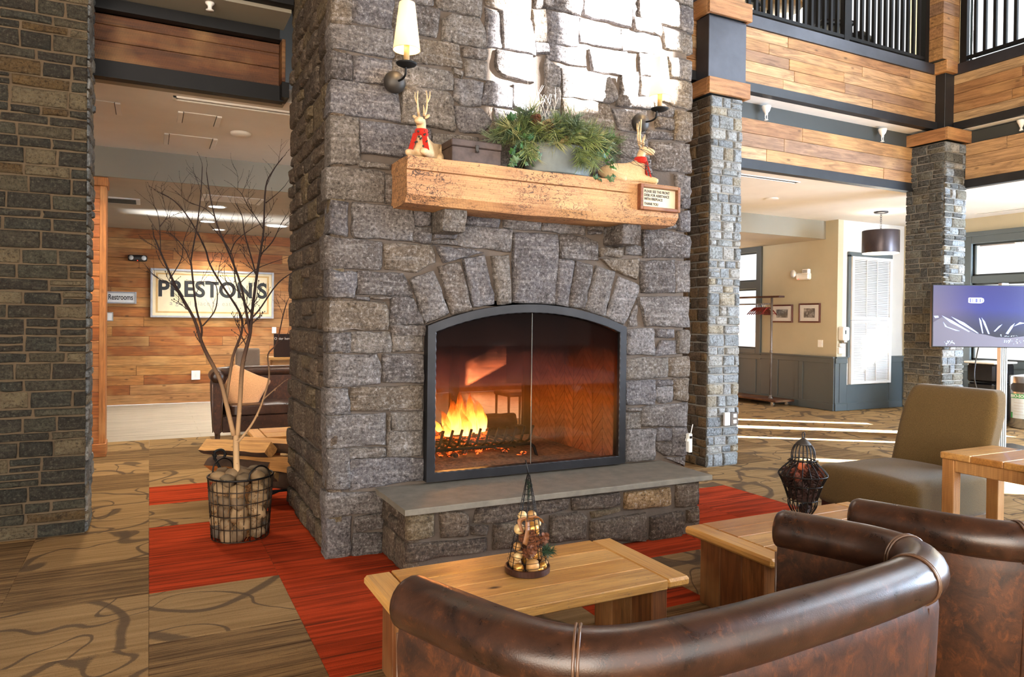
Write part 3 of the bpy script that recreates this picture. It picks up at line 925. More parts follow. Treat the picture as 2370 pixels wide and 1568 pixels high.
# bridge beam over the passage left of the chimney
lb = thing('beam', 'dark brown boarded beam on black steel over the passage between slate pillar and chimney', 'beam', (0.3, 6.56, 3.5))
boards(lb, 'x', -1.6, 1.00, 3.618, 3.985, 6.55, 0.03, [3.618, 3.77, 3.90, 3.985], W_BEAM, 1.0, 1.9, 41, out=-1)
boards(lb, 'y', 6.40, 6.55, 3.618, 3.985, 1.0, 0.03, 1, W_BEAM, 0.5, 0.8, 42, out=-1)
MB().bx(-1.6, 6.585, 3.55, 1.05, 6.66, 4.02).build('backing', SOFFITG, lb)
MB().bx(-1.6, 6.53, 3.487, 1.03, 6.60, 3.616).bx(-1.6, 6.50, 3.475, 1.03, 6.60, 3.49).bx(1.0, 6.40, 3.487, 1.06, 6.60, 3.616).build('bottom_channel', BLACK, lb)
MB().bx(-1.6, 6.54, 3.987, 1.0, 6.60, 4.11).bx(-1.6, 6.45, 3.987, 1.0, 6.62, 4.0).build('top_channel', BLACK, lb)
MB().bx(-1.6, 6.2, 4.13, 1.04, 6.60, 4.16).build('soffit', FASCIA, lb)
MB().bx(-1.6, 6.10, 4.16, 1.04, 6.2, 4.5).build('upper_channel', BLACK, lb)
MB().bx(-1.6, 6.605, 3.49, 1.06, 6.75, 3.52).build('ceiling_strip', FASCIA, lb)

# railings
def railing(name, label, axis, face, u0, u1, zb, pitch, newels, group=None):
    t = thing(name, label, 'railing', (face, u0, zb) if axis == 'y' else (u0, face, zb))
    def b(a, z0, c, z1, d):
        if axis == 'x': return MB().bx(a, face - d, z0, c, face + d, z1)
        return MB().bx(face - d, a, z0, face + d, c, z1)
    b(u0, zb + 0.045, u1, zb + 0.085, 0.03).build('bottom_rail', BLACK, t)
    b(u0, zb + 1.05, u1, zb + 1.10, 0.03).build('top_rail', BLACK, t)
    bm = MB().bx(-0.019, -0.019, 0, 0.019, 0.019, 0.97).mesh('baluster', BLACK)
    n = int((u1 - u0) / pitch)
    for i in range(n):
        u = u0 + (i + 0.5) * (u1 - u0) / n
        o = link('baluster', bm, t)
        o.location = (u, face, zb + 0.083) if axis == 'x' else (face, u, zb + 0.083)
        if axis == 'y': o.rotation_euler = (0, 0, PI / 2)
    for nw in newels:
        b(nw - 0.045, zb, nw + 0.045, zb + 1.10, 0.035).build('newel_post', BLACK, t)
    return t
railing('railing', 'black steel gallery railing with flat balusters above the tan boards', 'x', 6.345, 5.98, 9.70, 5.20, 0.115, [7.93, 9.55])
railing('railing', 'black steel gallery railing at the right edge, in front of a bright window', 'y', 9.96, 2.0, 6.10, 5.19, 0.125, [6.05, 5.18, 3.6])

# wooden corner post standing on dark steel on the corner pillar
cp = thing('corner_post', 'square post clad in tan boards at the corner of the gallery, on dark steel', 'post', (9.74, 6.33, 4.26))
MB().cham(9.72, 6.16, 4.265, 9.945, 6.36, 5.06, 0.004).build('steel_foot', STEEL, cp)
MB().cham(9.66, 6.10, 5.06, 9.985, 6.36, 5.22, 0.008).build('collar', W_COLLAR, cp)
z = 5.22
for k, h in enumerate((0.16, 0.14, 0.17, 0.15, 0.16, 0.9, 1.2, 1.2)):
    MB().cham(9.585, 6.114, z + 0.002, 9.60, 6.40, z + h - 0.002, 0.002).cham(9.60, 6.115, z + 0.002, 9.945, 6.13, z + h - 0.002, 0.002).build('plank', W_RIGHT, cp); z += h
MB().bx(9.60, 6.13, 5.22, 9.945, 6.40, 9.6).build('core', SOFFITG, cp)
MB().cham(9.935, 6.115, 5.22, 9.955, 6.40, 9.6, 0.003).build('edge_board', W_POSTV, cp)

# ================================================================== STONE PILLARS
def pillar(name, label, x0, x1, y0, y1, top, mats_f, mats_s, mort, seed, faces, hr, wr_, joint=0.014, proud=0.022):
    t = thing(name, label, 'pillar', ((x0 + x1) / 2, (y0 + y1) / 2, 0))
    MB().bx(x0 + 0.012, y0 + 0.012, 0, x1 - 0.012, y1 - 0.012, top).build('mortar', mort, t)
    if 'front' in faces: lay_stones(t, lambda u, v, d: (u, y0 + 0.012 - d, v), x0, x1, 0, top, *hr, *wr_, joint, proud, mats_f, -0.03, seed, 0.12)
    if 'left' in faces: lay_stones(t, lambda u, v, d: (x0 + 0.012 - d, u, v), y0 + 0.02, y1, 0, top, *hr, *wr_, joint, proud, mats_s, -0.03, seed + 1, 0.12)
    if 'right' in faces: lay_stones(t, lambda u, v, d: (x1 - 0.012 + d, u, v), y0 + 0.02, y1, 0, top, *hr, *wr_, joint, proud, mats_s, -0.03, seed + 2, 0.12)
    return t
pillar('stone_pillar', 'wide dark slate pillar with tan mortar at the left edge of the room', -1.32, -0.405, 6.10, 6.62, 4.6, [LEDGE], [LEDGE_LIT], MORTAR_TAN, 5, ('front', 'right'), (0.058, 0.130), (0.14, 0.36), 0.010, 0.022)
p1 = pillar('stone_pillar', 'blue-grey ledgestone pillar just right of the chimney', 5.465, 5.925, 6.06, 6.62, 4.09, [LEDGE_LIT], [LEDGE_SHADED], MORTAR_GREY, 15, ('front', 'left'), (0.07, 0.15), (0.09, 0.24), 0.010)
p2 = pillar('stone_pillar', 'grey-green ledgestone pillar at the corner of the gallery, behind the television', 9.60, 10.07, 6.06, 6.63, 4.09, [LEDGE_LIT, LEDGE_GREY], [LEDGE_GREY], MORTAR_GREY, 25, ('front', 'left'), (0.06, 0.14), (0.10, 0.28), 0.010)
def collar(parent, x0, x1, y0, y1, z0, z1, mat=W_COLLAR):
    L = x1 - x0; D = y1 - y0
    for nm, (lx, ly, cx, cy, rz) in {'f': (L / 2, 0.02, (x0 + x1) / 2, y0, 0), 'b': (L / 2, 0.02, (x0 + x1) / 2, y1, 0), 'l': (D / 2 - 0.04, 0.02, x0, (y0 + y1) / 2, PI / 2), 'r': (D / 2 - 0.04, 0.02, x1, (y0 + y1) / 2, PI / 2)}.items():
        o = MB().cham(-lx - 0.02, -ly, -(z1 - z0) / 2, lx + 0.02, ly, (z1 - z0) / 2, 0.004).build('collar_board', mat, parent)
        o.location = (cx, cy, (z0 + z1) / 2); o.rotation_euler = (0, 0, rz)
    MB().bx(x0, y0, z0 + 0.02, x1, y1, z1 - 0.004).build('collar_core', SOFFITG, parent)
collar(p1, 5.41, 5.97, 6.03, 6.65, 4.10, 4.27)
MB().cham(5.425, 6.07, 4.27, 5.975, 6.27, 4.965, 0.006).build('steel_sleeve', STEEL_P, p1)
collar(p1, 5.40, 5.985, 6.03, 6.27, 4.965, 5.16)
MB().cham(5.44, 6.08, 5.16, 5.96, 6.28, 7.5, 0.006).build('upper_post', W_RIGHT, p1)
collar(p2, 9.55, 10.09, 6.01, 6.65, 4.10, 4.262)
op = thing('outlet', 'steel outlet plate with black sockets low on the blue-grey pillar', 'outlet', (5.80, 6.02, 0.53))
MB().cham(5.68, 6.015, 0.455, 5.76, 6.045, 0.60, 0.003).build('cover_plate', WHITE, op)
MB().cham(5.765, 6.015, 0.455, 5.875, 6.045, 0.60, 0.003).build('socket_plate', BLACKP, op)
for zz in (0.495, 0.56): MB().cham(5.80, 6.008, zz - 0.02, 5.85, 6.02, zz + 0.02, 0.004).build('socket', WHITEP, op)

# partition end with orange boards, left
pw = thing('partition', 'end of an orange boarded partition with flat cap, beside the slate pillar', 'partition', (-0.9, 9.4, 0))
MB().bx(-2.0, 9.37, 0.14, -0.46, 9.63, 3.06).build('core', W_DARK, pw)
boards(pw, 'x', -1.9, -0.50, 0.15, 3.06, 9.35, 0.02, 20, W_POST, 0.9, 1.4, 51, out=-1)
MB().cham(-0.505, 9.335, 0.15, -0.44, 9.66, 3.06, 0.004).build('corner_board', W_POSTV, pw)
MB().cham(-2.0, 9.32, 3.06, -0.425, 9.68, 3.16, 0.006).build('cap', W_POSTV, pw)
MB().cham(-2.0, 9.325, 0, -0.43, 9.67, 0.15, 0.006).build('plinth', W_POST, pw)
FRONT_STONES = "1.065,3.732 1.182,3.757 1.18,3.56 1.06,3.55;1.194,3.759 1.48,3.821 1.451,3.587 1.196,3.577;1.492,3.771 1.809,3.787 1.786,3.586 1.463,3.585;1.491,3.823 1.754,3.879 1.755,3.799 1.5,3.78;1.791,3.887 2.129,3.96 2.118,3.791 1.792,3.791;1.834,3.711 1.917,3.766 2.105,3.777 2.163,3.681 2.165,3.581 1.832,3.575;1.053,3.527 1.467,3.567 1.48,3.405 1.461,3.39 1.072,3.383;1.502,3.54 1.949,3.554 1.981,3.407 1.5,3.378;1.051,3.354 1.193,3.343 1.187,3.181 1.063,3.187;1.21,3.346 1.461,3.353 1.447,3.201 1.211,3.189;1.473,3.351 1.905,3.359 1.911,3.231 1.462,3.207;1.913,3.387 1.988,3.376 1.981,3.328 1.915,3.343;1.992,3.546 2.178,3.556 2.179,3.5 1.997,3.484;2.014,3.475 2.17,3.475 2.159,3.351 2.024,3.347;1.943,3.31 2.141,3.318 2.126,3.153 1.992,3.141 1.928,3.183;1.063,3.165 1.506,3.176 1.523,3.032 1.519,2.96 1.058,2.959;1.549,3.194 1.865,3.212 1.899,3.178 1.926,2.987 1.922,2.948 1.547,2.956;1.941,3.114 2.13,3.126 2.219,3.05 2.15,2.961 1.986,2.948 1.938,3.044;1.061,2.934 1.23,2.939 1.245,2.698 1.24,2.639 1.061,2.612;1.252,2.924 1.744,2.928 1.742,2.724 1.265,2.712;1.765,2.9 2.115,2.917 2.118,2.734 1.766,2.727;1.255,2.659 1.46,2.655 1.46,2.618 1.255,2.615;2.171,3.969 2.533,4.047 2.526,3.874 2.176,3.89;2.287,3.865 2.507,3.861 2.56,3.756 2.567,3.6 2.327,3.602;2.174,3.862 2.27,3.857 2.304,3.61 2.179,3.592;2.558,3.928 2.657,3.957 2.674,3.715 2.575,3.705;2.561,4.053 2.632,4.068 2.628,3.963 2.569,3.947;2.651,4.072 2.973,4.141 2.97,3.983 2.652,3.972;2.681,3.949 2.946,3.957 2.949,3.738 2.689,3.709;3.004,4.147 3.448,4.243 3.452,3.983 3.006,3.986;2.963,3.951 3.339,3.939 3.357,3.793 2.973,3.775;3.355,3.933 3.73,3.951 3.754,3.855 3.704,3.812 3.379,3.779;3.48,4.056 3.728,4.068 3.752,3.959 3.487,3.963;3.47,4.212 3.517,4.213 3.519,4.073 3.472,4.072;3.531,4.261 3.798,4.318 3.926,4.254 3.935,4.067 3.534,4.065;3.961,4.252 4.086,4.254 4.093,4.051 3.967,4.064;3.815,4.322 4.084,4.379 4.085,4.273 3.949,4.277;3.777,4.037 4.072,4.024 4.088,3.88 3.816,3.876;2.578,3.687 2.68,3.695 2.69,3.624 2.585,3.614;2.262,3.575 2.542,3.581 2.553,3.396 2.343,3.4 2.257,3.457;2.706,3.692 2.954,3.711 3.027,3.589 2.681,3.594;2.798,3.528 3.244,3.546 3.331,3.393 3.263,3.337 2.82,3.327;3.066,3.719 3.412,3.763 3.407,3.583 3.098,3.567;2.672,3.577 2.778,3.537 2.79,3.392 2.674,3.399;2.19,3.34 2.38,3.322 2.382,3.176 2.136,3.165;2.407,3.34 2.507,3.339 2.509,3.183 2.402,3.176;2.669,3.385 2.79,3.379 2.792,3.228 2.671,3.227;2.821,3.312 3.248,3.321 3.303,3.143 2.833,3.145;3.285,3.294 3.616,3.319 3.619,3.15 3.362,3.135;3.336,3.41 3.67,3.433 3.679,3.348 3.329,3.324;3.378,3.603 3.526,3.617 3.529,3.439 3.363,3.426;3.835,3.804 3.924,3.803 3.931,3.65 3.849,3.644;3.945,3.814 4.085,3.804 4.078,3.646 3.95,3.651;3.548,3.778 3.812,3.8 3.83,3.636 3.55,3.606;3.551,3.588 3.775,3.609 3.766,3.467 3.553,3.444;3.792,3.609 4.084,3.631 4.088,3.409 3.928,3.407 3.783,3.442;3.704,3.408 3.767,3.408 3.768,3.363 3.705,3.363;3.711,3.37 3.908,3.389 3.895,3.321 3.712,3.305;3.723,3.287 3.905,3.293 3.897,3.213 3.725,3.2;3.917,3.369 4.083,3.373 4.081,3.133 3.916,3.124;3.626,3.165 3.897,3.173 3.898,3.127 3.636,3.106;3.378,3.104 3.622,3.131 3.648,2.94 3.376,2.923;3.672,3.072 4.064,3.101 4.084,2.947 4.085,2.872 3.685,2.863;3.344,2.902 3.661,2.924 3.674,2.83 3.335,2.808;2.256,3.147 2.396,3.155 2.393,3.008 2.266,3.008;2.521,3.173 2.788,3.198 2.819,3.063 2.522,3.033;1.033,2.588 1.316,2.603 1.415,2.583 1.417,2.404 1.045,2.387;1.438,2.589 1.5,2.588 1.502,2.396 1.436,2.391;1.067,2.374 1.165,2.361 1.16,2.145 1.061,2.164;1.213,2.372 1.609,2.353 1.626,2.315 1.619,2.143 1.23,2.144 1.207,2.172;1.645,2.355 1.759,2.356 1.756,2.263 1.648,2.259;1.638,2.241 1.756,2.232 1.749,2.135 1.63,2.143;1.033,2.132 1.397,2.111 1.401,1.991 1.39,1.942 1.035,1.931;1.435,2.107 1.761,2.11 1.791,2.002 1.65,1.932 1.444,1.948;1.064,1.916 1.225,1.895 1.219,1.736 1.061,1.747;1.249,1.909 1.554,1.907 1.619,1.81 1.619,1.765 1.252,1.774;1.225,1.746 1.32,1.744 1.316,1.721 1.228,1.725;1.34,1.749 1.47,1.744 1.464,1.727 1.341,1.731;1.062,1.707 1.431,1.706 1.451,1.64 1.452,1.527 1.06,1.52;1.481,1.744 1.635,1.744 1.708,1.605 1.708,1.566 1.481,1.565;1.622,1.872 1.78,1.938 1.899,1.646 1.728,1.568;1.765,2.161 1.948,2.165 1.949,2.131 1.763,2.124;1.785,2.209 1.943,2.227 1.948,2.182 1.787,2.172;1.812,2.106 2.021,2.11 2.161,2.091 1.862,2.007;1.489,1.553 1.72,1.554 1.719,1.489 1.492,1.488;2.042,2.387 2.285,2.393 2.282,2.288 2.036,2.285;1.954,2.211 2.043,2.276 2.389,2.263 2.382,2.113 2.054,2.128 1.954,2.139;2.341,2.394 2.644,2.396 2.633,2.285 2.335,2.29;2.676,2.393 3.039,2.399 3.032,2.278 2.665,2.284;2.419,2.256 2.785,2.25 2.759,1.729 2.421,1.734;2.241,2.063 2.362,2.077 2.389,1.73 2.291,1.715;2.012,2.027 2.166,2.063 2.255,1.719 2.096,1.695;1.827,1.97 1.974,2.009 2.079,1.674 1.925,1.639;2.824,2.256 2.98,2.253 3.147,2.216 3.149,2.084 2.821,2.082;2.801,2.073 2.93,2.062 2.885,1.714 2.771,1.733;2.964,2.063 3.112,2.035 3.03,1.695 2.903,1.714;3.154,2.028 3.317,1.989 3.227,1.645 3.048,1.69;3.374,1.955 3.558,1.888 3.564,1.835 3.419,1.574 3.256,1.649;3.185,2.092 3.554,2.1 3.534,1.951 3.346,2.002;3.183,2.176 3.396,2.193 3.394,2.123 3.184,2.117;3.439,2.204 3.575,2.207 3.588,2.138 3.435,2.138;3.08,2.388 3.21,2.379 3.206,2.32 3.081,2.319;3.081,2.308 3.203,2.3 3.19,2.28 3.081,2.283;3.232,2.374 3.385,2.366 3.387,2.212 3.24,2.199;3.6,2.352 3.807,2.356 4.081,2.317 4.084,2.153 3.615,2.13;3.576,2.092 3.915,2.108 3.925,1.847 3.597,1.838;3.938,2.109 4.085,2.111 4.083,1.861 3.948,1.848;3.564,1.796 4.071,1.809 4.082,1.559 3.647,1.566;3.47,1.64 3.545,1.75 3.542,1.565 3.471,1.564;3.961,2.509 4.077,2.546 4.074,2.368 3.957,2.37;3.927,2.831 4.075,2.836 4.078,2.663 3.954,2.658;3.977,2.643 4.076,2.646 4.077,2.569 3.978,2.575;3.588,2.397 3.924,2.411 3.925,2.377 3.592,2.371;1.783,2.399 1.859,2.405 1.861,2.221 1.785,2.216;1.059,1.498 1.196,1.498 1.198,1.378 1.06,1.376;1.209,1.498 1.475,1.499 1.467,1.375 1.214,1.374;1.49,1.554 1.705,1.544 1.707,1.386 1.503,1.377;1.065,1.351 1.367,1.352 1.404,1.278 1.4,1.16 1.062,1.155;1.43,1.351 1.707,1.348 1.709,1.157 1.432,1.176;1.052,1.13 1.168,1.126 1.19,1.058 1.191,0.964 1.053,0.965;1.213,1.129 1.704,1.13 1.705,0.972 1.214,0.989;1.048,0.95 1.435,0.942 1.443,0.743 1.055,0.749;1.456,0.941 1.479,0.939 1.48,0.826 1.457,0.828;1.49,0.95 1.706,0.945 1.707,0.832 1.509,0.832;1.469,0.819 1.707,0.81 1.703,0.647 1.471,0.653;1.06,0.728 1.185,0.724 1.198,0.463 1.062,0.473;1.2,0.723 1.443,0.717 1.449,0.661 1.201,0.663;1.206,0.648 1.715,0.619 1.716,0.472 1.213,0.454;1.052,0.438 1.42,0.407 1.425,0.285 1.05,0.284;1.061,0.268 1.202,0.262 1.202,0.007 1.063,0.005;1.242,0.258 1.425,0.264 1.426,0.17 1.243,0.165;1.238,0.14 1.426,0.127 1.428,-0.011 1.234,0.005;3.457,1.532 3.705,1.533 3.714,1.331 3.451,1.334;3.757,1.528 3.922,1.529 3.923,1.474 3.764,1.47;3.807,1.437 3.954,1.441 3.956,1.333 3.736,1.326;3.97,1.524 4.083,1.529 4.08,1.332 3.973,1.333;3.445,1.293 3.865,1.292 3.861,1.146 3.448,1.133;3.882,1.296 4.087,1.303 4.09,1.135 3.878,1.145;3.446,1.11 3.735,1.107 3.732,0.924 3.454,0.926;3.764,1.111 3.916,1.111 3.917,1.071 3.764,1.071;3.759,1.053 3.924,1.053 3.913,0.931 3.788,0.931 3.761,0.969;3.946,1.11 4.078,1.112 4.081,0.929 3.949,0.944;3.446,0.857 3.592,0.845 3.594,0.731 3.448,0.739;3.451,0.899 3.597,0.893 3.592,0.868 3.452,0.87;3.613,0.892 4.081,0.905 4.072,0.723 3.616,0.743;3.454,0.716 3.742,0.699 3.728,0.454 3.458,0.466;3.77,0.707 3.911,0.703 3.912,0.61 3.778,0.609;3.766,0.587 3.913,0.582 3.908,0.494 3.844,0.482 3.771,0.536;3.934,0.712 4.072,0.699 4.076,0.466 3.932,0.477;3.859,0.45 4.064,0.453 4.059,0.379 3.967,0.414"
HEARTH_STONES = "1.414,0.399 1.597,0.387 1.598,0.25 1.553,0.233 1.411,0.233;1.629,0.388 1.757,0.388 1.832,0.356 1.834,0.211 1.64,0.227;1.878,0.386 2.172,0.4 2.588,0.376 2.577,0.307 2.417,0.29 2.024,0.268 1.858,0.292;2.594,0.38 3.003,0.38 3.008,0.286 2.865,0.27 2.601,0.294;3.045,0.376 3.459,0.373 3.468,0.236 3.247,0.234 3.04,0.251;3.507,0.384 3.716,0.381 3.72,0.204 3.51,0.208;1.848,0.279 1.977,0.266 1.962,0.195 1.849,0.214;1.416,0.219 1.962,0.185 1.963,0.095 1.413,0.099;2.003,0.27 2.12,0.261 2.338,0.25 2.406,0.222 2.408,0.084 2.176,0.09 2,0.1;2.428,0.274 2.66,0.283 2.732,0.234 2.722,0.083 2.431,0.086;2.751,0.201 3.234,0.208 3.244,-0.005 2.752,0.069;2.756,0.262 3.015,0.269 3.015,0.243 2.768,0.215;3.274,0.172 3.593,0.185 3.595,0.08 3.562,-0.019 3.271,-0.009;3.617,0.188 3.734,0.184 3.736,0.086 3.618,0.086"

# ================================================================== FIREPLACE
def parse(sx): return [[tuple(float(t) for t in q.split(',')) for q in p.split()] for p in sx.split(';')]
FX0, FX1, FY0, FY1 = 1.06, 4.07, 4.77, 6.37
fp = thing('fireplace', 'massive grey fieldstone chimney with arched glass-fronted fireplace and raised bluestone hearth', 'fireplace', (2.565, 5.5, 0))
core = MB()
core.bx(FX0 + 0.03, FY0 + 0.022, 0, 1.735, FY1, 6.8).bx(3.395, FY0 + 0.022, 0, FX1 - 0.03, FY1, 6.8)
core.bx(1.735, FY0 + 0.022, 0, 3.395, FY1, 0.468).bx(1.735, FY0 + 0.022, 1.70, 3.395, FY1, 6.8)
AR = lambda x, hw, spring, rise: spring - ((hw * hw - rise * rise) / (2 * rise)) + math.sqrt(max(0, ((hw * hw + rise * rise) / (2 * rise)) ** 2 - (x - 2.565) ** 2))
arch_o = [(1.735 + (3.395 - 1.735) * i / 20) for i in range(21)]
core.prism([(x, AR(x, 0.84, 1.552, 0.166)) for x in arch_o] + [(3.395, 1.74), (1.735, 1.74)], lambda u, v, d: (u, FY0 + 0.022 + d, v), 0.0, 0.12)
core.build('mortar_core', MORTAR, fp)
ff = lambda u, v, d: (u, FY0 + 0.022 - d, v)
rs = random.Random(4)
for i, poly in enumerate(parse(FRONT_STONES)):
    cz = sum(p[1] for p in poly) / len(poly); cx = sum(p[0] for p in poly) / len(poly)
    if cz > 2.37 and cz < 2.62 and 1.6 < cx < 3.6 : pass
    # outlines were read off the joints: close them up a little, as the joints are narrow
    ccx, ccz = cx, cz
    poly = [(ccx + (p[0] - ccx) * (1 + 0.014 / max(0.05, abs(p[0] - ccx))) if abs(p[0] - ccx) > 0.02 else p[0],
             ccz + (p[1] - ccz) * (1 + 0.010 / max(0.04, abs(p[1] - ccz))) if abs(p[1] - ccz) > 0.02 else p[1]) for p in poly]
    mt = STONE
    if 3.02 < cx < 3.25 and 2.06 < cz < 2.2 and max(p[0] for p in poly) - min(p[0] for p in poly) < 0.25 and max(p[1] for p in poly) - min(p[1] for p in poly) < 0.11: mt = STONE_RED
    left_edge = min(p[0] for p in poly) < 1.13
    back = -0.14 if left_edge else -0.05
    mb = stone(poly, ff, 0.030 + rs.uniform(-0.008, 0.012), back, rs.uniform(0, 90), 0.018, 5)
    mb.build('stone', mt, fp, auto=55)
# stones of the front that the mantel and the planter hide in part
for (a, b, c, d) in ((1.86, 2.66, 2.14, 2.80), (2.16, 2.66, 2.5, 2.92), (2.52, 2.66, 2.86, 2.9), (2.88, 2.66, 3.13, 2.88), (2.2, 2.94, 2.5, 3.06), (2.52, 2.92, 2.8, 3.05), (2.84, 2.9, 3.1, 3.04)):
    stone([(a, b), (c, b), (c, d), (a, d)], ff, 0.03, -0.05, rs.uniform(0, 90), 0.012, 4).build('stone', STONE, fp, auto=55)
# rows above the picture's upper edge, front and left side
lay_stones(fp, ff, FX0, FX1, 4.32, 4.95, 0.18, 0.26, 0.4, 0.75, 0.02, 0.03, [STONE], -0.05, 61, 0.0)
fs_ = lambda u, v, d: (FX0 + 0.03 - d, u, v)
lay_stones(fp, fs_, FY0 + 0.10, FY1, 0.0, 4.6, 0.13, 0.27, 0.16, 0.42, 0.020, 0.035, [STONE_SIDE], -0.06, 71, 0.40, None, 4, 0.012)
# quoins: the same corner stones seen from the side
z = 0.0
rq = random.Random(9)
while z < 4.5:
    h = rq.uniform(0.17, 0.3)
    stone([(FY0 + 0.0, z + .008), (FY0 + 0.095, z + .008), (FY0 + 0.095, z + h - .008), (FY0 + 0.0, z + h - .008)], fs_, 0.032, -0.06, rq.uniform(0, 90), 0.008, 3).build('stone', STONE_SIDE, fp, auto=55)
    z += h

# hearth
hb = MB().bx(1.45, 4.232, 0, 3.73, 4.80, 0.40)
hb.build('hearth_core', MORTAR, fp)
fh = lambda u, v, d: (u, 4.232 - d, v)
for poly in parse(HEARTH_STONES):
    stone(poly, fh, 0.032 + rs.uniform(-0.006, 0.01), -0.05, rs.uniform(0, 90), 0.010, 5).build('stone', STONE_TAN if abs(sum(p[0] for p in poly) / len(poly) - 3.25) < 0.12 and poly[0][1] > 0.3 else STONE_SIDE, fp, auto=55)
fl_ = lambda u, v, d: (1.45 - d, u, v)
for (a, b, c, d) in ((4.22, 0.008, 4.50, 0.20), (4.51, 0.008, 4.76, 0.22), (4.22, 0.21, 4.42, 0.395), (4.43, 0.21, 4.62, 0.31), (4.43, 0.32, 4.62, 0.395), (4.63, 0.23, 4.76, 0.395)):
    stone([(a, b), (c, b), (c - 0.01, d), (a, d)], fl_, 0.034, -0.05, rs.uniform(0, 90), 0.010, 4).build('stone', STONE_SIDE, fp, auto=55)
for (a, b, c, d) in ((4.22, 0.008, 4.50, 0.2), (4.51, 0.008, 4.76, 0.22), (4.22, 0.21, 4.48, 0.395), (4.49, 0.23, 4.76, 0.395)):
    stone([(a, b), (c, b), (c, d), (a, d)], lambda u, v, dd: (3.73 + dd, u, v), 0.02, -0.05, rs.uniform(0, 90), 0.008, 3).build('stone', STONE_SIDE, fp, auto=55)
def slabfn(p):
    k = 0.006
    return (p[0] + noise.noise(Vector((p[0] * 4, p[1] * 5, 1))) * k, p[1] + noise.noise(Vector((p[0] * 5, p[1] * 4, 7))) * k, p[2] + noise.noise(Vector((p[0] * 3, p[1] * 3, 3))) * 0.0015)
MB().rbox((2.598, 4.475, 0.4225), (1.216, 0.318, 0.0215), 0.008, 14, slabfn).build('hearth_slab', BLUESTONE, fp, auto=45)

# corbels under the mantel
for x0, x1 in ((1.765, 1.935), (3.225, 3.405)):
    def corb(p, x0=x0):
        return (p[0] + noise.noise(Vector((p[2] * 14, p[1] * 14, x0))) * 0.012, p[1] + noise.noise(Vector((p[0] * 15, p[2] * 15, x0))) * 0.018 + (0.02 if p[2] < 2.26 else 0), p[2])
    MB().rbox(((x0 + x1) / 2, 4.66, 2.275), ((x1 - x0) / 2, 0.12, 0.078), 0.012, 10, corb).build('corbel', STONE, fp, auto=55)

# steel surround of the opening: arched band
def band(x0, x1, zb, spring, rise, wdt, y0, y1, name, mat, n=28):
    hw = (x1 - x0) / 2; cx = (x0 + x1) / 2
    Rr = (hw * hw + rise * rise) / (2 * rise); zc = spring + rise - Rr
    def outl(o):
        h2 = hw - o; r2 = Rr - o
        pts = [(x0 + o, zb + o), (x1 - o, zb + o)]
        for i in range(n + 1):
            x = h2 - 2 * h2 * i / n
            pts.append((cx + x, zc + math.sqrt(max(0, r2 * r2 - x * x))))
        return pts
    A, B = outl(0), outl(wdt)
    m = len(A); mb = MB()
    vs = [(p[0], y0, p[1]) for p in A] + [(p[0], y0, p[1]) for p in B] + [(p[0], y1, p[1]) for p in A] + [(p[0], y1, p[1]) for p in B]
    fs = []
    for i in range(m):
        j = (i + 1) % m
        fs += [(i, j, m + j, m + i), (2 * m + j, 2 * m + i, 3 * m + i, 3 * m + j), (i, 2 * m + i, 2 * m + j, j), (m + j, 3 * m + j, 3 * m + i, m + i)]
    mb.add(vs, fs)
    return mb.build(name, mat, fp, auto=30), B
fr, INN = band(1.725, 3.405, 0.462, 1.552, 0.166, 0.058, 4.715, 4.80, 'fire_frame', FRAME_M)
bead = MB()
rope = []
for i, p in enumerate(INN):
    q = INN[(i + 1) % len(INN)]; L = math.hypot(q[0] - p[0], q[1] - p[1]); k = max(1, int(L / 0.012))
    rope += [(p[0] + (q[0] - p[0]) * j / k, 4.722, p[1] + (q[1] - p[1]) * j / k) for j in range(k)]
bead.tube(rope, [0.0065 + 0.002 * math.sin(i * 1.3) for i in range(len(rope))], 6, closed=True)
bead.build('twisted_bead', FRAME_M, fr, smooth=True)
def panepoly(xa, xb):
    top = lambda x: AR(x, 0.84 - 0.06, 1.505, 0.157)
    return [(xa, 0.522), (xb, 0.522)] + [(xb + (xa - xb) * i / 14, top(xb + (xa - xb) * i / 14)) for i in range(15)]
for xa, xb in ((1.785, 2.561), (2.569, 3.345)):
    MB().prism(panepoly(xa, xb), lambda u, v, d: (u, 4.752 + d, v), 0, 0.004).build('glass_door', FIREGLASS, fp)
MB().bx(2.563, 4.75, 0.522, 2.567, 4.758, 1.655).build('glass_edge', GALV, fp)
# firebox
br, _ = band(1.725, 3.405, 0.462, 1.552, 0.166, 0.10, 6.27, 6.33, 'rear_frame', SOOT)
MB().bx(2.53, 6.27, 0.47, 2.612, 6.33, 1.62).build('rear_mullion', SOOT, fp)
MB().prism(panepoly(1.80, 3.33), lambda u, v, d: (u, 6.30 + d, v), 0, 0.004).build('rear_glass', FIREGLASS, fp)
MB().bx(1.735, 4.80, 0.466, 3.395, 6.30, 0.472).build('firebox_floor', ASH, fp)
MB().bx(1.735, 4.81, 1.665, 3.395, 6.30, 1.70).build('firebox_roof', SOOT, fp)
fw = MB().bx(3.383, 4.82, 0.47, 3.396, 6.27, 1.68).build('firebox_wall', FIREBRICK_J, fp)
MB().bx(1.734, 4.82, 0.47, 1.747, 6.27, 1.68).build('firebox_wall', FIREBRICK, fp)
bw, bs, bt = 0.155, 0.086, 0.074
def brick_mesh(sg):
    a = bw - 0.007
    vs = []
    for d, k in ((0, 0.003), (0.012, 0)):
        for (u, v) in ((0.004, 0), (a, sg * bw), (a, sg * bw + bt), (0.004, bt)):
            vs.append((-d, u, v))
    return MB().add(vs, [(0, 3, 2, 1), (4, 5, 6, 7), (0, 1, 5, 4), (1, 2, 6, 5), (2, 3, 7, 6), (3, 0, 4, 7)]).mesh('fire_brick', FIREBRICK)
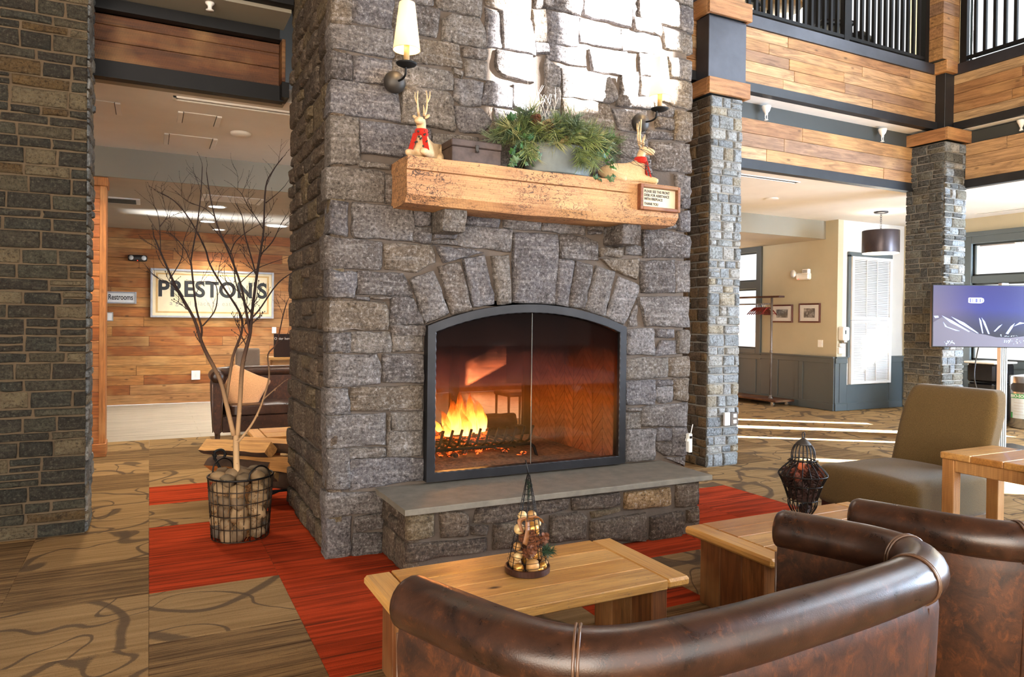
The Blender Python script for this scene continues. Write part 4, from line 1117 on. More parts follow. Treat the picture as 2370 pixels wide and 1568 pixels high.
BMESH = {1: brick_mesh(1), -1: brick_mesh(-1)}
for c in range(9):
    sg = 1 if c % 2 == 0 else -1
    y0 = 4.84 + c * bw
    z = 0.30 if sg > 0 else 0.30 + bw
    while z < 1.50:
        lo = min(z, z + sg * bw)
        if lo > 0.26 and max(z, z + sg * bw) + bt < 1.68:
            o = link('fire_brick', BMESH[sg], fw)
            o.location = (3.384, y0, z)
        z += bs

# ---- fire: grate, logs, embers, flames
gr = thing('fire_grate', 'black iron fire grate with upright bars, holding the burning logs', 'grate', (2.37, 5.35, 0.47))
for k in range(11):
    x = 1.98 + k * 0.078
    lean = 0.02
    MB().tube([(x, 5.22, 0.595), (x + 0.01, 5.16, 0.63), (x + lean + 0.01, 5.13, 0.745)], 0.011, 6).tube([(x, 5.62, 0.60), (x, 5.22, 0.595)], 0.011, 6).build('grate_bar', BLACK, gr, smooth=True)
MB().tube([(1.93, 5.2, 0.585), (2.80, 5.2, 0.585)], 0.014, 6).build('cross_bar', BLACK, gr, smooth=True)
MB().tube([(1.93, 5.6, 0.59), (2.80, 5.6, 0.59)], 0.014, 6).build('cross_bar', BLACK, gr, smooth=True)
for x, sx in ((1.96, -1), (2.80, 1)):
    for y_ in (5.2, 5.6):
        MB().tube([(x, y_, 0.585), (x + sx * 0.03, y_ - 0.01, 0.56), (x + sx * 0.055, y_ - 0.02, 0.475)], 0.013, 6).build('leg', BLACK, gr, smooth=True)
def fire_log(a, b, r, label, mat):
    a, b = Vector(a), Vector(b)
    pts = [a.lerp(b, t / 8) for t in range(9)]
    mb = MB().tube(pts, [r * (1 + 0.10 * noise.noise(Vector((t * 1.7, r * 90, a.x)))) for t in range(9)], 12)
    for i, v in enumerate(mb.v):
        q = Vector(v); d = noise.noise(q * 18) * 0.012
        mb.v[i] = tuple(q + Vector((d, d * 0.6, d)))
    return tag(mb.build('fire_log', mat, None, auto=40), label, 'log', 'logs burning on the grate')
fire_log((2.06, 5.46, 0.665), (2.50, 5.38, 0.66), 0.05, 'glowing log at the front left of the fire grate', EMBER)
fire_log((2.32, 5.56, 0.735), (2.85, 5.60, 0.72), 0.068, 'charred black log on the right of the grate behind the flames', CHAR)
fire_log((2.24, 5.50, 0.775), (2.46, 5.60, 0.785), 0.052, 'short log end standing in the flames on top of the others', CHAR)
fire_log((2.02, 5.55, 0.68), (2.30, 5.6, 0.69), 0.055, 'half burnt log behind the glowing one, left of the fire', CHAR)
eb = MB(); re_ = random.Random(3)
for k in range(110):
    x = re_.gauss(2.32, 0.20); y_ = re_.gauss(5.4, 0.09)
    eb.ball((x, y_, 0.50 + max(0, 0.06 - abs(x - 2.32) * 0.15) + re_.uniform(-.01, .04)), (re_.uniform(.012, .034), re_.uniform(.012, .03), re_.uniform(.010, .022)), 6, 4)
tag(eb.build('embers', EMBER), 'glowing red embers under the fire grate', 'embers', None, 'stuff')
ab = MB()
gx, gy = 30, 22
vs = [(1.76 + 1.25 * i / gx, 4.90 + 0.95 * j / gy, 0.473 + 0.055 * max(0, 1 - ((i / gx - 0.45) / 0.5) ** 2) * max(0, 1 - ((j / gy - 0.5) / 0.5) ** 2) + 0.020 * max(0, noise.noise(Vector((i * 0.9, j * 0.9, 2)))) * (1 if 0 < i < gx and 0 < j < gy else 0)) for j in range(gy + 1) for i in range(gx + 1)]
ab.add(vs, [(j * (gx + 1) + i, j * (gx + 1) + i + 1, (j + 1) * (gx + 1) + i + 1, (j + 1) * (gx + 1) + i) for j in range(gy) for i in range(gx)])
tag(ab.build('ash', ASH, None, smooth=True), 'bed of brown ash on the firebox floor', 'ash', None, 'stuff')
fire = thing('fire', 'bright orange and yellow flames rising from the logs', 'fire', (2.28, 5.42, 0.68))
for (x, y_, z0, h, r, bend) in ((2.42, 5.32, 0.69, 0.30, 0.05, -0.09), (2.20, 5.33, 0.68, 0.30, 0.055, -0.05), (2.34, 5.33, 0.69, 0.34, 0.045, -0.05), (2.27, 5.32, 0.68, 0.20, 0.05, -0.03), (2.46, 5.38, 0.70, 0.20, 0.045, -0.04), (2.16, 5.40, 0.68, 0.20, 0.055, -0.10), (2.25, 5.42, 0.68, 0.36, 0.065, 0.03), (2.32, 5.38, 0.68, 0.28, 0.06, -0.04), (2.38, 5.42, 0.69, 0.33, 0.055, -0.07), (2.44, 5.44, 0.70, 0.24, 0.045, -0.05), (2.20, 5.48, 0.68, 0.27, 0.05, 0.02), (2.09, 5.44, 0.68, 0.15, 0.04, -0.12), (2.29, 5.34, 0.66, 0.17, 0.07, 0.02), (2.40, 5.36, 0.67, 0.15, 0.05, 0.0), (2.14, 5.36, 0.66, 0.12, 0.05, -0.06), (2.05, 5.5, 0.70, 0.10, 0.03, -0.09)):
    pts = []; rr = []
    for k in range(13):
        t = k / 12
        pts.append((x + bend * t * t + 0.018 * math.sin(t * 7 + x * 30) * t, y_ + 0.014 * math.sin(t * 6 + x * 50) * t, z0 + h * t))
        rr.append(r * (0.55 + 1.5 * t) * (1 - t) ** 1.15 + 0.0008)
    MB().tube(pts, rr, 12).build('flame', FLAME, fire, smooth=True)
lamp('POINT', 'fire_light', (2.27, 5.47, 0.92), 34, (1.0, 0.42, 0.12), shadow_soft_size=0.10)

# ================================================================== ON AND ABOVE THE MANTEL
prof = [(4.45, 2.655), (4.447, 2.572), (4.458, 2.568), (4.448, 2.563), (4.448, 2.41), (4.495, 2.356), (4.62, 2.350), (4.80, 2.352), (4.80, 2.50), (4.80, 2.658), (4.62, 2.660)]
mt = MB(); nx = 44; vs = []
for i in range(nx + 1):
    x = 1.475 + (3.69 - 1.475) * i / nx
    for k, (py, pz) in enumerate(prof):
        q = Vector((x * 2.2, py * 9, pz * 9))
        dy = noise.noise(q) * 0.008; dz = noise.noise(q + Vector((5, 5, 5))) * 0.007
        if k == 2: dy = 0.010 * (1 + noise.noise(Vector((x * 6, 1, 1)))) if x < 3.2 else -0.010
        sag = -0.012 * math.sin((x - 1.475) / 2.215 * PI) if pz < 2.45 else 0
        ex = 0.012 * noise.noise(Vector((py * 8, pz * 8, i))) if i in (0, nx) else 0
        vs.append((x + ex, py + dy, pz + dz + sag))
n_ = len(prof)
fs = [(i * n_ + k, i * n_ + (k + 1) % n_, (i + 1) * n_ + (k + 1) % n_, (i + 1) * n_ + k) for i in range(nx) for k in range(n_)]
fs += [tuple(range(n_ - 1, -1, -1)), tuple(nx * n_ + k for k in range(n_))]
mo = mt.add(vs, fs).build('mantel', W_MANTEL, None, auto=40)
tag(mo, 'long rough-hewn weathered timber beam as mantel, on two stone corbels', 'mantel')

def sconce(x, label, xs):
    t = thing('wall_sconce', label, 'sconce', (x, 4.74, 3.21), 0, 'sconces on the chimney')
    MB().ball((x, 4.735, 3.205), (0.076, 0.062, 0.076), 24, 16).build('back_dome', IRON, t, smooth=True)
    MB().tube(spline([(x + 0.01, 4.68, 3.20), (x + 0.016, 4.61, 3.195), (x + 0.018, 4.56, 3.21), (x + 0.018, 4.55, 3.265)], 6), 0.0075, 8).build('arm', BLACK, t, smooth=True)
    c = (xs, 4.55, 0)
    MB().lathe([(0.0, 3.252), (0.03, 3.254), (0.062, 3.268), (0.070, 3.278), (0.066, 3.279), (0.0, 3.268)], 28, c).build('drip_dish', BLACK, t, smooth=True)
    MB().lathe([(0.019, 3.268), (0.019, 3.42)], 14, c).build('candle_tube', plain('candle_tube', (150, 124, 82), 0.6) if 'candle_tube' not in bpy.data.materials else bpy.data.materials['candle_tube'], t, smooth=True)
    sh = MB().lathe([(0.089, 3.366), (0.052, 3.672)], 36, c, cap=False).lathe([(0.0865, 3.366), (0.0495, 3.672)], 36, c, cap=False)
    sh.build('lamp_shade', SHADE, t, smooth=True)
    MB().tube([(xs + 0.0885 * math.cos(2 * PI * i / 36), 4.55 + 0.0885 * math.sin(2 * PI * i / 36), 3.366) for i in range(36)], 0.0022, 5, closed=True).build('shade_rim', W_DEER, t)
    MB().ball((xs, 4.55, 3.47), 0.022, 12, 8).build('bulb', BULB, t, smooth=True)
    lamp('POINT', 'sconce_light', (xs, 4.55, 3.40), 7, (1.0, 0.78, 0.48), shadow_soft_size=0.03)
sconce(1.475, 'candle-style sconce with glowing cone shade over the left end of the mantel', 1.497)
sconce(3.53, 'candle-style sconce with cone shade in the sunlight over the right end of the mantel', 3.575)

# carved deer
def deer(loc, rotz, label, k=1.0, turn=0.0):
    t = thing('carved_deer', label, 'figurine', loc, rotz, 'carved deer on the mantel')
    J = [((0, .19, .075), .066), ((0, .09, .085), .070), ((0, -.01, .085), .062), ((0, -.05, .15), .040), ((0, -.055, .21), .031), ((0, -.07, .255), .040),
         ((math.sin(turn) * .06, -.07 - math.cos(turn) * .06, .238), .027), ((math.sin(turn) * .085, -.07 - math.cos(turn) * .085, .228), .017),
         ((.045, -.06, .04), .030), ((.05, -.15, .028), .025), ((.05, -.19, .026), .022), ((-.045, -.06, .04), .030), ((-.055, -.13, .028), .025), ((-.06, -.17, .026), .022),
         ((.07, .15, .045), .042), ((.085, .06, .025), .024), ((-.07, .15, .045), .042), ((-.085, .06, .025), .024), ((0, .255, .10), .020)]
    E = [(0, 1), (1, 2), (2, 3), (3, 4), (4, 5), (5, 6), (6, 7), (2, 8), (8, 9), (9, 10), (2, 11), (11, 12), (12, 13), (0, 14), (14, 15), (0, 16), (16, 17), (0, 18)]
    me = bpy.data.meshes.new('body')
    me.from_pydata([tuple(c * k for c in p) for p, r in J], E, [])
    me.materials.append(W_DEER)
    b = link('body', me, t, True)
    sk = b.modifiers.new('skin', 'SKIN'); sk.use_smooth_shade = True
    lay = me.skin_vertices[0].data
    for i, (p, r) in enumerate(J): lay[i].radius = (r * k, r * k)
    lay[1].use_root = True
    b.modifiers.new('sub', 'SUBSURF').levels = 1
    b.modifiers['sub'].render_levels = 2
    for sx in (-1, 1):
        a = MB()
        a.tube(spline([(sx * .018 * k, -.05 * k, .285 * k), (sx * .03 * k, -.04 * k, .34 * k), (sx * .034 * k, -.045 * k, .41 * k), (sx * .028 * k, -.05 * k, .455 * k)], 4), [0.009 * k * (1 - 0.06 * i) for i in range(13)], 7)
        a.tube(spline([(sx * .032 * k, -.045 * k, .37 * k), (sx * .05 * k, -.04 * k, .41 * k), (sx * .052 * k, -.04 * k, .45 * k)], 3), [0.006 * k * (1 - 0.09 * i) for i in range(7)], 6)
        a.tube([(sx * .018 * k, -.06 * k, .29 * k), (sx * .022 * k, -.075 * k, .325 * k), (sx * .02 * k, -.078 * k, .352 * k)], [0.007 * k, 0.005 * k, 0.002 * k], 6)
        a.build('antler', W_DEER, t, smooth=True, local=True)
        MB().ball((sx * .042 * k, -.062 * k, .278 * k), (.022 * k, .008 * k, .011 * k), 10, 6, mat=Matrix.Rotation(sx * -0.6, 4, 'Y')).build('ear', W_DEER, t, smooth=True, local=True)
        MB().ball((sx * .030 * k + math.sin(turn) * .02 * k, -.095 * k, .258 * k), .0045 * k, 8, 6).build('eye', BLACKP, t, smooth=True, local=True)
    sc = MB()
    sc.lathe([(.038 * k, .150 * k), (.046 * k, .158 * k), (.047 * k, .178 * k), (.042 * k, .196 * k), (.033 * k, .198 * k)], 20, (0, -.053 * k, 0))
    for sx, dz in ((-1, .03), (1, .045)):
        sc.add([(sx * .012 * k, -.095 * k, .165 * k), (sx * .045 * k, -.092 * k, .165 * k), (sx * .075 * k, -.118 * k, dz * k), (sx * .040 * k, -.125 * k, dz * k), (sx * .012 * k, -.088 * k, .165 * k), (sx * .045 * k, -.086 * k, .165 * k), (sx * .075 * k, -.110 * k, dz * k), (sx * .040 * k, -.117 * k, dz * k)],
               [(0, 1, 2, 3), (7, 6, 5, 4), (0, 4, 5, 1), (1, 5, 6, 2), (2, 6, 7, 3), (3, 7, 4, 0)])
    sc.build('scarf', SCARF, t, auto=40, local=True)
    bl = MB()
    rb = random.Random(5)
    for i in range(16):
        bl.ball((rb.uniform(-.02, .07) * k, (-.105 + rb.uniform(-.018, .01)) * k, rb.uniform(.07, .17) * k), rb.uniform(.004, .008) * k, 7, 5)
    bl.build('jingle_bells', IRON, t, smooth=True, local=True)
    return t
deer((1.635, 4.585, 2.66), R(-38), 'carved pale deer facing out, with red scarf, at the left end of the mantel', 1.0)
deer((3.36, 4.60, 2.66), R(68), 'carved deer lying in profile with red plaid scarf, at the right end of the mantel', 1.12)

# tool box
tb = thing('tool_box', 'dark rusty metal box with hasp between left deer and zinc planter', 'box', (1.985, 4.60, 2.66))
MB().cham(1.80, 4.49, 2.662, 2.165, 4.70, 2.765, 0.004).build('box_body', plain('rusty_tin', (74, 62, 58), 0.6, 0.3, var=0.2, scale=12), tb)
MB().cham(1.795, 4.485, 2.767, 2.17, 4.705, 2.815, 0.006).build('lid', bpy.data.materials['rusty_tin'], tb)
MB().cham(1.968, 4.478, 2.735, 1.992, 4.487, 2.785, 0.002).tube([(1.972, 4.478, 2.745), (1.974, 4.466, 2.735), (1.986, 4.466, 2.735), (1.988, 4.478, 2.745)], 0.003, 6).build('hasp', IRON, tb)

# notice
ns = thing('notice', 'small wood-framed printed notice fixed to the right end of the mantel', 'sign', (3.48, 4.44, 2.54))
X0, X1, Z0, Z1 = 3.292, 3.672, 2.446, 2.642
MB().bx(X0 + .012, 4.435, Z0 + .012, X1 - .012, 4.446, Z1 - .012).build('paper', plain('aged_paper', (206, 192, 164), 0.8, var=0.05), ns)
for a, b, c, d in ((X0, Z0, X0 + .026, Z1), (X1 - .026, Z0, X1, Z1), (X0 + .026, Z0, X1 - .026, Z0 + .026), (X0 + .026, Z1 - .026, X1 - .026, Z1)):
    MB().cham(a, 4.400, b, c, 4.447, d, 0.004).build('frame_strip', W_TRAYB, ns)
for i, (s_, xo) in enumerate((('PLEASE SEE THE FRONT', 0), ('DESK FOR ASSISTANCE', 0), ('WITH FIREPLACE', 0), ('THANK YOU', 0))):
    text(s_, 0.028, (X0 + 0.056, 4.4335, Z1 - 0.050 - i * 0.029 - (0.008 if i == 3 else 0)), (PI / 2, 0, 0), LETTER, ns, align='LEFT', bold=0.0006, sx=0.82)

# planter
pl = thing('planter', 'oval zinc tub overflowing with pine, ivy and bare twigs on the mantel', 'planter', (2.66, 4.60, 2.66))
MB().lathe([(0.262, 2.662), (0.268, 2.672), (0.270, 2.70), (0.281, 2.85), (0.287, 2.862), (0.290, 2.872), (0.284, 2.878), (0.274, 2.874), (0.262, 2.70)], 40, (2.68, 4.60, 0), sx=1.0, sy=0.50).build('tub', GALV, pl, smooth=True)
GREENS = [plain('pine_needle_%d' % i, c, 0.7, var=0.25, scale=30) for i, c in enumerate(((82, 100, 58), (124, 138, 78), (66, 86, 62), (152, 154, 104), (104, 120, 92)))]
IVY = [plain('ivy_%d' % i, c, 0.5, var=0.2, scale=20) for i, c in enumerate(((58, 104, 44), (44, 84, 48), (92, 120, 84)))]
TWIGW = plain('pale_twig', (206, 200, 190), 0.7)
TWIGD = plain('dark_twig', (52, 36, 30), 0.7, var=0.15)
def spray_mesh(seed, n=60, L=0.2):
    r_ = random.Random(seed); mb = MB()
    st = [Vector((0, 0, 0)).lerp(Vector((0.02 * r_.uniform(-1, 1), 0.02 * r_.uniform(-1, 1), L * 0.7)), i / 5) for i in range(6)]
    mb.tube(st, 0.0018, 4)
    for i in range(n):
        t = r_.uniform(0.05, 1.0)
        b = st[0].lerp(st[-1], t)
        a = r_.uniform(0, 2 * PI); up = r_.uniform(0.5, 1.3)
        d = Vector((math.cos(a), math.sin(a), up)).normalized()
        ln = r_.uniform(0.4, 0.75) * L
        s_ = d.orthogonal().normalized() * 0.0017
        tip = b + d * ln + Vector((0, 0, -0.1 * ln))
        mid = b + d * ln * 0.5
        mb.add([b - s_, b + s_, mid + s_ * 1.2, mid - s_ * 1.2, tip], [(0, 1, 2, 3), (3, 2, 4)])
    return mb
SPR = [[spray_mesh(i).mesh('needle_spray', g) for i in range(2)] for g in GREENS]
def orient(o, d, roll):
    o.rotation_euler = (Matrix(Vector(d).to_track_quat('Z', 'Y').to_matrix()) @ Matrix.Rotation(roll, 3, 'Z')).to_euler()
rg = random.Random(17)
for i in range(170):
    a = rg.uniform(0, 2 * PI)
    px = 2.62 + 0.40 * math.cos(a) * rg.random() ** 0.5; py = 4.57 + 0.12 * math.sin(a) * rg.random() ** 0.5
    pz = 2.90 + rg.uniform(-0.04, 0.07)
    d = Vector(((px - 2.62) * 2.6 + rg.uniform(-.4, .4), (py - 4.6) * 4 - 0.35 + rg.uniform(-.5, .4), rg.uniform(-0.15, 0.9) - abs(px - 2.62) * 0.9))
    o = link('needle_spray', rg.choice(rg.choice(SPR)), pl)
    o.location = (px, py, pz); orient(o, d, rg.uniform(0, 6)); sc_ = rg.uniform(0.6, 1.15); o.scale = (sc_,) * 3
for i in range(10):   # long needles falling over the tub's front and ends
    px = rg.choice((rg.uniform(2.72, 2.92), rg.uniform(2.30, 2.42)))
    o = link('needle_spray', rg.choice(SPR[rg.choice((1, 3, 4, 0))]), pl)
    o.location = (px, 4.455, 2.87); orient(o, (rg.uniform(-.3, .3), -0.25, -0.9), rg.uniform(0, 6)); o.scale = (0.9, 0.9, 1.0)
def leaf_mesh(mat):
    pr = [(0, 0), (.018, .012), (.034, .010), (.026, .026), (.030, .044), (.014, .038), (0, .062), (-.014, .038), (-.030, .044), (-.026, .026), (-.034, .010), (-.018, .012)]
    vs = [(x, y, -0.25 * abs(x) - 0.1 * y) for x, y in pr] + [(0, .026, 0.004)]
    return MB().add(vs, [(i, (i + 1) % 12, 12) for i in range(12)]).mesh('ivy_leaf', mat)
LF = [leaf_mesh(m) for m in IVY]
for i in range(120):
    q = rg.random()
    if q < 0.40: c = (rg.uniform(2.22, 2.44), rg.uniform(4.42, 4.50), rg.uniform(2.66, 2.93))
    elif q < 0.62: c = (rg.gauss(3.02, 0.05), rg.uniform(4.41, 4.50), rg.uniform(2.60, 2.90))
    else: c = (rg.gauss(2.72, 0.2), rg.uniform(4.44, 4.6), 2.90 + rg.uniform(0, 0.12))
    o = link('ivy_leaf', rg.choice(LF), pl)
    o.location = c
    o.rotation_euler = (rg.uniform(0.2, 2.6), rg.uniform(-.6, .6), rg.uniform(-.9, .9)); s_ = rg.uniform(0.6, 1.15); o.scale = (s_,) * 3
for i in range(16):
    x = rg.uniform(2.42, 2.66); y_ = rg.uniform(4.54, 4.64)
    tx = x + rg.uniform(-.16, .14); h = rg.uniform(3.22, 3.46)
    pts = [(x, y_, 2.9)]
    for k in range(1, 6):
        t = k / 5
        pts.append((x + (tx - x) * t + rg.uniform(-.018, .018), y_ + rg.uniform(-.02, .02), 2.9 + (h - 2.9) * t))
    mb = MB().tube(pts, [0.003 - 0.0004 * k for k in range(6)], 5)
    for k in (2, 3, 4):
        mb.tube([pts[k], (pts[k][0] + rg.uniform(-.07, .07), pts[k][1], pts[k][2] + rg.uniform(.03, .09))], [0.002, 0.001], 4)
    mb.build('bare_twig', TWIGW, pl)
for i in range(7):
    z0 = rg.uniform(2.84, 2.98)
    pts = spline([(2.98, 4.52, 2.88), (3.15, 4.50, z0), (3.32 + rg.uniform(-.05, .1), 4.47, z0 - rg.uniform(-.02, .10)), (3.5, 4.46, z0 - rg.uniform(0.02, .2))], 4)
    MB().tube(pts, 0.002, 5).build('bare_twig', TWIGD, pl)
FEA = plain('feather_brown', (150, 122, 88), 0.7, var=0.2, scale=30)
for c, d, L in (((2.60, 4.43, 2.86), (0.62, -0.1, 0.62), 0.22), ((2.47, 4.46, 2.995), (0.9, 0.0, 0.35), 0.22)):
    d = Vector(d).normalized(); sd = Vector((-d.z, 0, d.x)); vs = []; m = 10
    for k in range(m + 1):
        t = k / m; wd = 0.022 * math.sin(PI * min(1, t * 0.92 + 0.06)) ** 0.6
        p = Vector(c) + d * L * t + Vector((0, 0, -0.05 * t * t))
        vs += [p + sd * wd + Vector((0, 0.004, 0)), p + Vector((0, -0.004, 0)), p - sd * wd + Vector((0, 0.004, 0))]
    MB().add(vs, [(3 * k + a, 3 * k + a + 1, 3 * k + 4 + a, 3 * k + 3 + a) for k in range(m) for a in (0, 1)]).build('feather', FEA, pl)
for c in ((2.44, 4.52, 3.07), (2.49, 4.53, 3.09), (2.83, 4.55, 3.06)):
    MB().tube(spline([(c[0], c[1], 2.95), (c[0] - .008, c[1], 3.02), (c[0], c[1], c[2] + .06)], 4), [0.012, 0.011, 0.01, 0.009, 0.008, 0.006, 0.005, 0.003, 0.001], 6).build('dark_quill', BLACKP, pl)
CONE_M = plain('pine_cone', (92, 58, 38), 0.8, var=0.25, scale=40)
def cone_mesh(r=0.04, h=0.085, rows=7, mat=None):
    mb = MB()
    mb.ball((0, 0, h * 0.45), (r * 0.55, r * 0.55, h * 0.45), 10, 8)
    for i in range(rows):
        t = i / (rows - 1); rr = r * math.sin(PI * (0.18 + 0.72 * t)) ; n = 9
        for k in range(n):
            a = 2 * PI * (k + 0.5 * (i % 2)) / n
            d = Vector((math.cos(a), math.sin(a), 0)); u = Vector((-d.y, d.x, 0)); z = h * (0.06 + 0.86 * t)
            b = d * rr * 0.45 + Vector((0, 0, z)); e = d * rr + Vector((0, 0, z + 0.012 - 0.02 * (1 - t)))
            wq = r * 0.30
            mb.add([b - u * wq * .5, b + u * wq * .5, e + u * wq, e + d * .002 + Vector((0, 0, .004)), e - u * wq], [(0, 1, 2, 3, 4)])
    return mb.mesh('pine_cone', mat or CONE_M)
CONE = cone_mesh()
o = link('pine_cone', CONE, pl); o.location = (2.40, 4.48, 2.99); o.rotation_euler = (1.2, 0.3, 0)
o = link('pine_cone', CONE, pl); o.location = (2.48, 4.46, 2.95); o.rotation_euler = (1.4, -0.3, 0.4)

# white unit at the chimney's right edge, on the hearth end
wu = thing('handheld_unit', 'small white unit with thin aerial hanging at the right edge of the chimney', 'remote', (4.04, 4.72, 0.6))
MB().cham(4.045, 4.70, 0.50, 4.085, 4.745, 0.66, 0.006).build('case', WHITEP, wu)
MB().cham(4.05, 4.695, 0.62, 4.075, 4.701, 0.64, 0.001).build('slot', BLACKP, wu)
MB().tube([(4.08, 4.72, 0.66), (4.10, 4.72, 0.735)], 0.004, 6).build('aerial', WHITEP, wu)
MB().cham(4.025, 4.70, 0.595, 4.046, 4.73, 0.62, 0.003).build('bracket', WHITEP, wu)
LIMBS = "0.024 0.02 0.571,5.500,0.437 0.564,5.500,0.587 0.560,5.500,0.749;0.017 0.005 0.545,5.500,0.750 0.489,5.475,0.994 0.446,5.450,1.157 0.359,5.425,1.339 0.318,5.400,1.436 0.272,5.375,1.585 0.161,5.350,1.794 0.099,5.325,1.938 0.033,5.300,2.101;0.017 0.003 0.571,5.500,0.748 0.586,5.511,0.968 0.602,5.522,1.241 0.632,5.533,1.384 0.656,5.544,1.481 0.669,5.555,1.623 0.701,5.565,1.900 0.725,5.576,2.061 0.750,5.587,2.248 0.764,5.598,2.564 0.817,5.609,2.696 0.886,5.620,2.802;0.011 0.003 0.488,5.490,0.993 0.526,5.516,1.243 0.545,5.542,1.331 0.603,5.568,1.503 0.587,5.594,1.635 0.467,5.620,1.834 0.390,5.646,1.977 0.353,5.672,2.108 0.253,5.698,2.305 0.157,5.724,2.428 0.068,5.750,2.480;0.008 0.0025 0.314,5.420,1.436 0.325,5.431,1.516 0.289,5.443,1.663 0.258,5.454,1.947 0.258,5.466,2.010 0.293,5.477,2.236 0.317,5.489,2.462 0.325,5.500,2.655;0.005 0.002 0.330,5.420,1.535 0.400,5.396,1.631 0.419,5.372,1.721 0.409,5.348,1.813 0.368,5.324,1.840 0.310,5.300,1.834;0.01 0.0025 0.657,5.550,1.481 0.620,5.521,1.670 0.580,5.493,1.845 0.507,5.464,2.038 0.441,5.436,2.187 0.401,5.407,2.296 0.362,5.379,2.473 0.343,5.350,2.588;0.007 0.003 0.624,5.550,1.551 0.708,5.513,1.646 0.804,5.475,1.805 0.858,5.438,1.874 0.913,5.400,1.919;0.009 0.003 0.571,5.490,0.697 0.660,5.460,0.823 0.723,5.430,0.970 0.771,5.400,1.171 0.757,5.370,1.331 0.811,5.340,1.415 0.849,5.310,1.613 0.870,5.280,1.708;0.005 0.003 0.743,5.380,1.025 0.815,5.350,1.096;0.005 0.002 0.271,5.400,1.585 0.206,5.350,1.696 0.138,5.300,1.808 0.070,5.250,1.833 0.011,5.200,1.879;0.006 0.002 0.700,5.560,1.900 0.661,5.595,2.059 0.622,5.630,2.219 0.607,5.665,2.349 0.565,5.700,2.446;0.006 0.002 0.667,5.540,1.623 0.600,5.562,1.739 0.557,5.584,1.864 0.544,5.606,2.022 0.486,5.628,2.147 0.400,5.650,2.253;0.005 0.002 0.726,5.580,2.061 0.802,5.520,2.155 0.853,5.460,2.279 0.879,5.400,2.337;0.004 0.0015 0.752,5.600,2.249 0.687,5.575,2.344 0.639,5.550,2.400 0.591,5.525,2.486 0.553,5.500,2.516;0.004 0.0015 0.765,5.600,2.449 0.834,5.550,2.512 0.887,5.500,2.572;0.004 0.0015 0.257,5.450,1.947 0.222,5.467,2.057 0.141,5.483,2.158 0.101,5.500,2.172;0.004 0.0015 0.123,5.350,1.853 0.192,5.383,1.990 0.206,5.417,2.111 0.247,5.450,2.236;0.003 0.0015 0.065,5.300,2.003 0.058,5.300,2.177 0.048,5.300,2.262 0.037,5.300,2.303;0.003 0.0015 0.058,5.300,2.191 0.097,5.300,2.251 0.104,5.300,2.280;0.004 0.0015 0.506,5.450,2.037 0.537,5.400,2.129 0.617,5.350,2.205 0.682,5.300,2.249;0.004 0.0015 0.581,5.500,1.846 0.674,5.450,1.940 0.771,5.400,1.988 0.852,5.350,2.019;0.003 0.0015 0.401,5.400,2.295 0.328,5.433,2.359 0.247,5.467,2.387 0.194,5.500,2.432"

# ================================================================== LEFT PART OF THE HALL
BIRCH = None
def birch():
    M = Mat('birch_bark', 0.75, spec=0.25)
    v = M.coord()
    z = M.sep(v, 2)
    c = M.ramp(M.math('MULTIPLY', z, 0.4), [(0.18, lin(206, 172, 128)), (0.36, lin(170, 136, 100)), (0.54, lin(74, 54, 44)), (0.68, lin(40, 29, 27))])
    n = M.noise(M.map(v, (20, 20, 60)), 1.5, 3, 0.6)
    c = M.mix(M.math('MULTIPLY', M.grey(n, 0.36, 0.28), 0.7), c, lin(44, 32, 26))
    M.base(c)
    return M.m
BIRCH = birch()
tree = thing('birch_tree', 'bare forked birch sapling standing in the wire basket of stones', 'tree', (0.56, 5.5, 0.2))
rt = random.Random(8)
def twig(mb, p, d, L, r, depth):
    pts = [p]; k = 4
    for i in range(k):
        d = (d + Vector((rt.uniform(-.25, .25), rt.uniform(-.25, .25), rt.uniform(-.08, .22)))).normalized()
        pts.append(pts[-1] + d * L / k)
    mb.tube(pts, [r * (1 - 0.15 * i) for i in range(k + 1)], 5)
    for i in range(1, k + 1):
        b = pts[i]; mb.ball(b, (r * 1.25, r * 1.25, r * 1.9), 5, 4)
    if depth > 0:
        for i in (1, 2, 3):
            if rt.random() < 0.8:
                s_ = rt.choice((-1, 1))
                nd = (d + Vector((s_ * rt.uniform(.4, .9), rt.uniform(-.5, .5), rt.uniform(-.1, .5)))).normalized()
                twig(mb, pts[i], nd, L * rt.uniform(.4, .7), r * 0.7, depth - 1)
for li, l in enumerate(LIMBS.split(';')):
    q = l.split(); r0, r1 = float(q[0]), float(q[1])
    P = spline([tuple(float(t) for t in c.split(',')) for c in q[2:]], 4)
    m = len(P)
    mb = MB().tube(P, [r0 + (r1 - r0) * i / (m - 1) for i in range(m)], 8)
    mb.build('trunk' if li == 0 else 'branch', BIRCH, tree, smooth=True)
    if li > 0:
        tw = MB()
        for i in range(3, m, 3):
            p = P[i]
            if p.z < 1.35: 
                if rt.random() < .5: tw.ball(p + Vector((r0 * .6, -r0 * .6, 0)), (.006, .006, .009), 6, 4)
                continue
            if rt.random() < 0.75:
                s_ = rt.choice((-1, 1))
                d = (P[i] - P[i - 1]).normalized() + Vector((s_ * rt.uniform(.5, 1.0), rt.uniform(-.6, .4), rt.uniform(0, .4)))
                twig(tw, p, d.normalized(), rt.uniform(.10, .24), max(0.0016, (r0 + (r1 - r0) * i / m) * 0.35), 1)
        d = (P[-1] - P[-2]).normalized()
        twig(tw, P[-1], d, 0.10, max(r1 * .7, .0015), 0)
        tag(tw.build('twigs', BIRCH, tree, smooth=True), kind='stuff')

